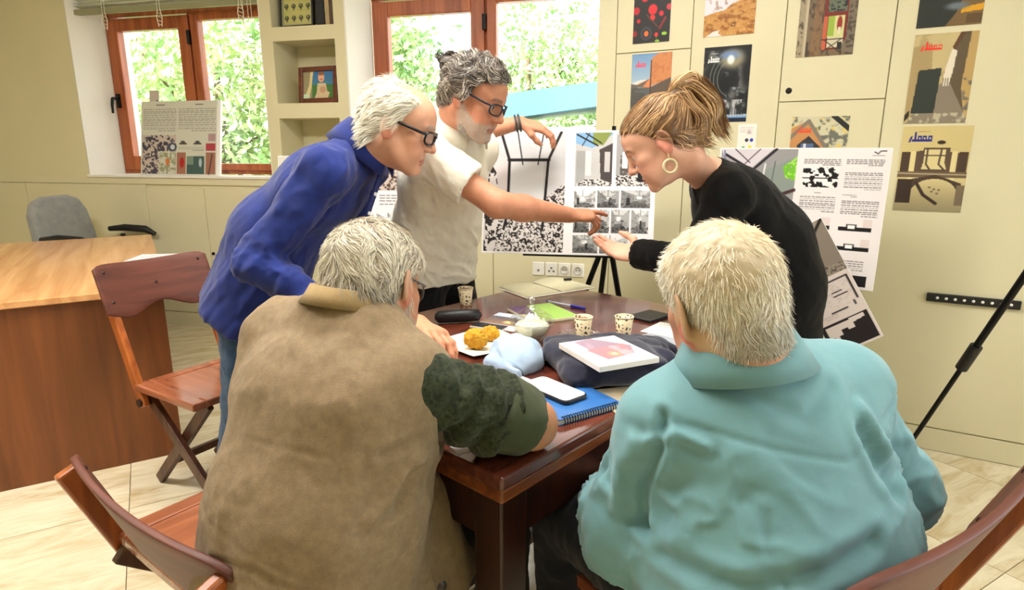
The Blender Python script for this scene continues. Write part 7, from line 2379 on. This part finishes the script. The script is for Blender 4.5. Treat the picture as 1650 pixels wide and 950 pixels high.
# ---------------------------------------------------------------- man in the white shirt (standing, pointing)
def white_man():
    p = Person((-0.30, 2.46), 'grey bearded man in cream shirt holding the board and pointing at it')
    f = unit((0.86, -0.50, 0)); r = unit((-0.50, -0.86, 0))
    J = dict(pel=A(-0.30, 2.42, 0.88), wst=A(-0.285, 2.38, 1.02), chs=A(-0.245, 2.295, 1.205), nk=A(-0.205, 2.225, 1.372),
             sL=A(-0.130, 2.385, 1.30), sR=A(-0.290, 2.10, 1.285), side=r,
             eL=A(-0.19, 2.60, 1.36), eR=A(-0.050, 2.05, 1.125), wL=A(0.035, 2.605, 1.405), wR=A(0.200, 2.19, 1.075),
             hL=A(-0.24, 2.51, 0.86), hR=A(-0.35, 2.36, 0.86), kL=A(-0.22, 2.52, 0.48), kR=A(-0.34, 2.35, 0.48), aL=A(-0.24, 2.54, 0.09), aR=A(-0.36, 2.38, 0.09))
    W, D = (0.165, 0.165, 0.175), (0.125, 0.13, 0.125)
    core_body(p, J, SK3, W, D, thin=0.82)
    lo, hi = bounds([J['pel'] - A(0, 0, 0.12), J['sL'], J['sR'], J['nk'], J['eL'], J['eR']], 0.2)
    v = Vox(lo, hi, 0.0062)
    v.slab(J['pel'] - A(0, 0, 0.08), J['wst'], r, 0.185, 0.178, 0.148, 0.145, k=0.05)
    v.slab(J['wst'], J['chs'], r, 0.178, 0.182, 0.145, 0.138, k=0.05)
    v.slab(J['chs'], J['nk'] - A(0.01, -0.02, 0.055), r, 0.17, 0.10, 0.12, 0.075, k=0.05)
    for s_ in ('sL', 'sR'):
        v.cap(J['nk'] - A(0.01, -0.01, 0.045), J[s_], 0.058, 0.064, k=0.05); v.ell(J[s_], (0.070,) * 3, k=0.05)
    for s_ in 'LR':
        S, E_ = J['s' + s_], J['e' + s_]
        ax = unit(E_ - S); Lh = np.linalg.norm(E_ - S)
        v.cap(S, S + ax * Lh * 0.80, 0.072, 0.074, k=0.03)
        v.cut if False else None
        v.slab(S + ax * (Lh * 0.80 + 0.052), S + ax * (Lh * 0.80 + 0.2), (0, 0, 1), 0.066, 0.14, 0.066, 0.14, k=0.004, op='sub')
        v.slab(S + ax * (Lh * 0.80 + 0.095), S + ax * (Lh * 0.80 + 0.3), (0, 0, 1), 0.16, 0.2, 0.16, 0.2, k=0.0, op='sub') if s_ == 'R' else None
    v.cut((0, 0, 0.80), (0, 0, -1))
    v.cap(J['nk'] + A(0.0, 0, -0.012), J['nk'] + A(0.05, -0.04, 0.10), 0.053, 0.062, k=0.004, op='sub')
    v.cap(J['nk'] + f * 0.07 + A(0, 0, -0.02), J['chs'] + f * 0.16 + A(0, 0, 0.06), 0.030, 0.008, k=0.01, op='sub')
    def folds(V):
        d = 0.006 * (ridge(aniso(V, A(0.1, 0.1, 1.0), 2.6, 10, 5), 0.4) - 0.4)
        d += 0.009 * (ridge(aniso(V, r + A(0, 0, 0.4), 3.5, 15, 9), 0.3) - 0.35) * sstep(1.06 - V[:, 2], -0.05, 0.1)
        t, dd = seg_t(V, J['sR'], J['eR'])
        d += (1 - sstep(dd, 0.085, 0.11)) * 0.006 * (ridge(aniso(V, unit(J['eR'] - J['sR']), 5, 12, 2), 0.4) - 0.4)
        g = np.exp(-(np.linalg.norm(V - (J['sR'] + A(0.02, 0.0, -0.09)), axis=1) / 0.10) ** 2)
        d += g * 0.010 * (ridge(aniso(V, A(0.6, -0.2, -0.7), 4, 20, 4), 0.35) - 0.35)
        return d + 0.002 * fbm(V, 36, 2)
    wm = cloth_mat('cream_linen', rgb(244, 239, 224), rgb(238, 232, 216), weave=900, wstr=0.2, mottled=10, sheen=0.15, crump=0.08)
    p.cloth('shirt', v, wm, folds)
    collar(p, wm, J['nk'] + A(0.010, -0.012, 0.012), (0.30, -0.38, 0.88), f, 0.078, 0.080, 0.050, 0.066, gap=0.55, flare=0.044, point=0.04)
    # dark undershirt band and side seam
    trousers(p, J, cloth_mat('black_jean', rgb(28, 28, 34), rgb(20, 20, 26)), r=(0.088, 0.078, 0.062), h=0.010, wl=0.135, dl=0.10)
    for s_ in 'LR': shoe(p, J['a' + s_], f)
    # right hand: index finger pointing; left hand: holding the board's upper edge
    arm_skin(p, J['sR'], J['eR'], J['wR'], lambda v: hand(v, J['wR'], (0.93, 0.36, -0.05), (0.15, -0.35, 0.92), (-0.36, 0.90, 0.25), ((6, 8, 6), (30, 48, 30), (42, 60, 36), (48, 62, 36)),
             thumb=((0.75, 0.45, -0.45), (0.95, 0.10, -0.35), (0.98, -0.05, -0.25))), SK3, r=(0.047, 0.044, 0.030), box=J['wR'] + A(0.09, 0.07, 0))
    arm_skin(p, J['sL'], J['eL'], J['wL'], lambda v: hand(v, J['wL'], (0.95, 0.10, -0.22), (0.22, -0.40, 0.88), (0.1, -0.85, -0.5), ((20, 34, 20), (20, 34, 20), (22, 34, 20), (22, 34, 20)),
             thumb=((0.70, 0.45, -0.40), (0.80, -0.05, -0.60), (0.85, -0.15, -0.5))), SK3, r=(0.046, 0.042, 0.029), box=J['wL'] + A(0.10, 0.02, 0))
    bnd = MB()
    fa = unit(J['wL'] - J['eL'])
    for k in range(2):
        c = J['wL'] - fa * (0.005 + 0.014 * k); u_ = unit(np.cross(fa, (0, 0, 1))); w_ = np.cross(fa, u_)
        bnd.tube([c + 0.0325 * (u_ * math.cos(a) + w_ * math.sin(a)) for a in np.linspace(0, 2 * math.pi, 25)], 0.0045, 8, caps=False)
    p.mb('bracelet', bnd, mat('bracelet', rgb(60, 72, 78), 0.5, noise=0.2, scale=60))
    h = Head(A(-0.118, 2.115, 1.468), (0.83, -0.36, -0.44), roll=0, scale=1.0)
    ys = [-0.12, -0.07, -0.035, -0.012, 0.004, 0.022, 0.04, 0.06, 0.085, 0.1]; zs = [-0.08, -0.075, -0.05, 0.0, -0.035, 0.03, 0.05, 0.062, 0.075, 0.09]
    mask = lambda P: hairline(P, ys, zs)
    head_skin(p, h, J['nk'] + A(-0.01, 0.01, -0.03), SK3, mask=mask, scalp=(80, 74, 70), brow=(96, 90, 84), beard=(190, 182, 170), nose=1.1, lip=(170, 104, 92))
    def col(P, rr):
        side = sstep(0.045 - P[:, 2], -0.01, 0.03)[:, None]
        u = rr.random((len(P), 1))
        c = np.where(u < 0.30 + 0.35 * side, np.array([160, 150, 136.]), np.array([86, 79, 74.]))
        return c * (0.75 + 0.5 * rr.random((len(P), 1)))
    bun = np.array([0.0, -0.137, 0.048], np.float32)
    def ext(v): v.ell(bun, (0.030, 0.026, 0.030), k=0.006)
    sh = hair_shell(h, mask, lambda P: 0.008 + 0.007 * sstep(P[..., 2], 0.03, 0.09), bump=0.008, bfreq=48, extra=ext, taper=lambda P: 0.2 + 0.8 * hairline(P, ys, zs, 0.0, 0.035))
    def flow(P):
        q = bun - P
        return (q / (np.linalg.norm(q, axis=1, keepdims=True) + 1e-5)).astype(np.float32)
    P0 = roots(9000, mask, 35)
    a = strands(h, P0, flow, 0.050, 10, 0.013, 0.012, 1.1, 48, 0.0016, col, 36)
    q = np.random.default_rng(3).normal(size=(700, 3)).astype(np.float32); q /= np.linalg.norm(q, axis=1, keepdims=True)
    PB = bun + q * 0.026
    b_ = strands(h, PB, lambda P: np.cross(P - bun, np.array([0.3, 1, 0.2], np.float32)).astype(np.float32) + 0.01, 0.07, 8, 0.0, 0.0, 1.2, 70, 0.002, col, 37, follow=False)
    mb_ = lambda P: sstep(np.interp(P[..., 1], [0.0, 0.03, 0.06, 0.09, 0.12], [-0.02, -0.048, -0.066, -0.058, -0.054]) - P[..., 2], 0.0, 0.01) * sstep(P[..., 1], -0.01, 0.01) * (1 - np.exp(-((P[..., 0] / 0.026) ** 2 + ((P[..., 2] + 0.0755) / 0.011) ** 2)))
    P2 = roots(2200, mb_, 38)
    c_ = strands(h, P2, lambda P: np.stack([0 * P[:, 0], 0.15 + 0 * P[:, 0], -1 + 0 * P[:, 0]], 1).astype(np.float32), 0.016, 3, 0.004, 0.006, 0.5, 80, 0.0012, lambda P, rr: np.array([206, 198, 184.])[None] * (0.7 + 0.4 * rr.random((len(P), 1))), 39)
    hair_part(p, 'hair', [shell_piece(sh, h, lambda P: np.tile(np.array([84, 77, 72.]), (len(P), 1))), a, b_], 'curly dark grey hair tied in a small bun')
    hair_part(p, 'beard', [c_], 'short grey beard')
    glasses(p, h, mat('spectacle_navy', rgb(30, 40, 62), 0.25, noise=0.1, scale=40), r=0.0026, hh=0.019)
    p.finish()
    return p


# ---------------------------------------------------------------- woman in black
def woman():
    p = Person((0.92, 2.08), 'woman in black top with ponytail and hoop earring gesturing at the board')
    f = unit((-0.93, 0.36, 0)); r = unit((0.36, 0.93, 0))
    J = dict(pel=A(0.905, 2.09, 0.86), wst=A(0.850, 2.07, 0.995), chs=A(0.715, 2.015, 1.120), nk=A(0.600, 1.96, 1.235),
             sL=A(0.640, 1.855, 1.170), sR=A(0.685, 2.145, 1.175), side=r,
             eL=A(0.535, 1.80, 0.985), eR=A(0.86, 2.24, 0.97), wL=A(0.405, 1.94, 0.975), wR=A(0.80, 2.12, 0.80),
             hL=A(0.89, 2.00, 0.83), hR=A(0.94, 2.17, 0.83), kL=A(0.90, 2.00, 0.46), kR=A(0.95, 2.17, 0.46), aL=A(0.96, 2.01, 0.09), aR=A(1.00, 2.19, 0.09))
    W, D = (0.16, 0.145, 0.15), (0.12, 0.11, 0.115)
    core_body(p, J, SKW, W, D, thin=0.82)
    lo, hi = bounds([J['pel'] - A(0, 0, 0.22), J['sL'], J['sR'], J['nk'], J['eL'], J['eR'], J['wL'], J['wR']], 0.2)
    v = Vox(lo, hi, 0.0062)
    v.slab(J['pel'] - A(-0.03, 0, 0.18), J['pel'], r, 0.18, 0.185, 0.140, 0.148, k=0.05)
    v.slab(J['pel'], J['wst'], r, 0.185, 0.165, 0.150, 0.140, k=0.05)
    v.slab(J['wst'], J['chs'], r, 0.165, 0.165, 0.142, 0.128, k=0.05)
    v.slab(J['chs'], J['nk'] + A(0.045, 0.01, -0.035), r, 0.15, 0.085, 0.115, 0.062, k=0.05)
    for s_ in ('sL', 'sR'):
        v.cap(J['nk'] + A(0.03, 0.01, -0.035), J[s_], 0.046, 0.056, k=0.05); v.ell(J[s_], (0.060,) * 3, k=0.05)
    for s_ in 'LR':
        S, E_, Wp = J['s' + s_], J['e' + s_], J['w' + s_]
        v.cap(S, E_, 0.060, 0.050, k=0.03); v.cap(E_, Wp + unit(E_ - Wp) * 0.005, 0.052, 0.046, k=0.025)
        v.cap(Wp + unit(Wp - E_) * 0.012, Wp + unit(Wp - E_) * 0.08, 0.036, 0.06, k=0.004, op='sub')
    v.cap(J['nk'] + A(0.0, 0, -0.006), J['nk'] + A(-0.08, -0.04, 0.06), 0.050, 0.06, k=0.006, op='sub')
    def folds(V):
        d = 0.005 * (ridge(aniso(V, unit(J['chs'] - J['pel']), 2.5, 9, 3), 0.4) - 0.4)
        for S, E_, Wp in ((J['sL'], J['eL'], J['wL']), (J['sR'], J['eR'], J['wR'])):
            t, dd = seg_t(V, E_, Wp); d += (1 - sstep(dd, 0.06, 0.08)) * 0.006 * (ridge(aniso(V, unit(Wp - E_), 14, 9, 2), 0.4) - 0.4)
        return d + 0.0018 * fbm(V, 36, 2)
    km = cloth_mat('black_jersey', rgb(13, 12, 13), rgb(9, 8, 9), weave=1200, wstr=0.1, mottled=10, sheen=0.06, spec=0.12)
    p.cloth('top', v, km, folds)
    trousers(p, J, cloth_mat('black_slacks', rgb(14, 13, 14), rgb(10, 9, 10), sheen=0.05, spec=0.15), r=(0.098, 0.072, 0.056), h=0.010, wl=0.15, dl=0.12)
    for s_ in 'LR': shoe(p, J['a' + s_], f)
    arm_skin(p, J['sL'], J['eL'], J['wL'], lambda v: hand(v, J['wL'], (-0.80, 0.58, 0.06), (0.20, 0.55, -0.80), (-0.25, -0.40, 0.85), ((10, 14, 10), (14, 18, 12), (18, 20, 14), (22, 24, 16)), s=0.90, spread=0.05), SKW, r=(0.040, 0.037, 0.026), box=J['wL'] + A(-0.07, 0.08, 0))
    arm_skin(p, J['sR'], J['eR'], J['wR'], lambda v: hand(v, J['wR'], (-0.3, -0.3, -0.9), (0.6, 0.7, -0.3), (-0.7, 0.5, 0), (20, 24, 26, 28), s=0.93), SKW, r=(0.040, 0.037, 0.026), h=0.0036, box=J['wR'] + A(-0.03, -0.03, -0.09))
    h = Head(A(0.428, 1.872, 1.322), (-0.80, 0.16, -0.56), roll=0, scale=0.98)
    ys = [-0.12, -0.07, -0.035, -0.014, 0.008, 0.022, 0.04, 0.06, 0.085, 0.1]; zs = [-0.075, -0.072, -0.055, -0.01, 0.008, 0.03, 0.05, 0.062, 0.072, 0.085]
    mask = lambda P: hairline(P, ys, zs)
    head_skin(p, h, J['nk'] + A(0.03, 0.01, -0.03), SKW, nr=0.047, female=True, jaw=0.8, nose=0.85, mask=mask, scalp=(130, 96, 68), brow=(110, 80, 60), lip=(204, 110, 106), blush=(226, 128, 116))
    pony = np.array([0.0, -0.094, 0.066], np.float32)
    def col(P, rr):
        u = rr.random((len(P), 1))
        c = np.where(u < 0.40, np.array([112, 80, 52.]), np.where(u < 0.75, np.array([164, 124, 84.]), np.array([208, 172, 124.])))
        front = sstep(P[:, 1], 0.02, 0.08)[:, None]
        return (c * (1 + 0.15 * front)) * (0.8 + 0.4 * rr.random((len(P), 1)))
    def ext(v): v.cap((0, -0.08, 0.07), pony + np.array([0, -0.022, 0.018]), 0.034, 0.026, k=0.02)
    sh = hair_shell(h, mask, lambda P: 0.006 + 0.006 * sstep(-P[..., 1], -0.02, 0.06), bump=0.004, bfreq=50, extra=ext, taper=lambda P: 0.15 + 0.85 * hairline(P, ys, zs, 0.0, 0.035))
    def flow(P):
        q = pony - P
        return (q / (np.linalg.norm(q, axis=1, keepdims=True) + 1e-5)).astype(np.float32)
    P0 = roots(6500, mask, 45)
    a = strands(h, P0, flow, lambda P: 0.85 * np.linalg.norm(P - pony, axis=1) / 1.0 + 0.006, 8, 0.005, 0.012, 0.18, 40, 0.0016, col, 46)
    P1 = roots(260, lambda P: mask(P) * (1 - sstep(P[..., 2], -0.03, 0.03)), 48)
    w_ = strands(h, P1, lambda P: np.stack([0.1 + 0 * P[:, 0], -0.6 + 0 * P[:, 0], -0.5 + 0 * P[:, 0]], 1).astype(np.float32), 0.05, 6, 0.006, 0.03, 0.8, 40, 0.0010, col, 49)
    pal = [(118, 84, 54), (150, 110, 72), (186, 146, 100), (214, 178, 130)]
    e0 = h.p(pony + np.array([0, -0.01, 0.01]))
    dn = A(0.10, 0.0, -0.12)
    t1 = tress([e0, e0 + A(0.015, 0, 0.035), e0 + A(0.06, -0.005, 0.035), e0 + A(0.105, -0.01, -0.02), e0 + A(0.120, -0.015, -0.07), e0 + A(0.155, -0.02, -0.10)], 1500, [0.018, 0.028, 0.032, 0.032, 0.028, 0.022], 0.0012, pal, 51, wav=0.030, wf=16)
    t2 = tress([e0, e0 + A(0.02, -0.02, 0.02), e0 + A(0.045, -0.03, -0.03), e0 + A(0.07, -0.03, -0.09), e0 + A(0.125, -0.03, -0.12)], 900, [0.016, 0.024, 0.028, 0.026, 0.018], 0.0012, pal, 52, wav=0.030, wf=18)
    t3 = tress([e0, e0 + A(-0.01, -0.01, 0.03), e0 + A(0.03, 0, 0.055), e0 + A(0.075, 0, 0.02), e0 + A(0.09, 0, -0.05)], 500, [0.014, 0.020, 0.022, 0.020, 0.016], 0.0014, [(190, 150, 104), (222, 188, 140)], 53, wav=0.022, wf=20)
    hair_part(p, 'hair', [shell_piece(sh, h, lambda P: np.tile(np.array([104, 76, 50.]), (len(P), 1))), a, w_], 'light brown hair pulled back')
    hair_part(p, 'ponytail', [t1, t2, t3], 'messy blond-brown ponytail')
    # hair tie and hoop earring
    p.mb('hair_tie', MB().tube([h.p(pony + np.array([0.021 * math.cos(a_), -0.006 + 0.010 * math.sin(a_), 0.012 + 0.019 * math.sin(a_)])) for a_ in np.linspace(0, 2 * math.pi, 21)], 0.005, 8, caps=False), mat('hair_tie', rgb(60, 40, 34), 0.7, noise=0.2, scale=60))
    eb = h.p((-0.083, -0.004, -0.040))
    er = MB().tube([eb, eb + A(0.004, -0.004, -0.018)], 0.0016, 8)
    cE = eb + A(0.008, -0.004, -0.018 - 0.020)
    er.tube([cE + A(math.cos(a_) * 0.0185, 0.002 * math.sin(a_), math.sin(a_) * 0.0185) for a_ in np.linspace(0, 2 * math.pi, 33)], 0.0038, 8, caps=False)
    p.mb('earring', er, mat('earring', rgb(216, 200, 158), 0.35, noise=0.1, scale=60))
    p.mb('necklace', MB().tube([J['nk'] + A(0.0, 0, 0.002) + 0.051 * (A(-0.55, 0.1, 0.6) * 0 + unit(A(-0.5, 0.2, 0.2)) * math.cos(a_) + unit(np.cross((-0.6, 0.2, 0.75), (-0.5, 0.2, 0.2))) * math.sin(a_)) for a_ in np.linspace(0, 2 * math.pi, 33)], 0.0011, 6, caps=False), mat('gold', rgb(214, 176, 96), 0.3, noise=0.05, scale=50, metal=0.8))
    p.finish()
    return p


import time as _time
for fn in (waistcoat_man, teal_man, blue_man, white_man, woman):
    _t = _time.time(); fn(); print('PERSON', fn.__name__, round(_time.time() - _t, 2))
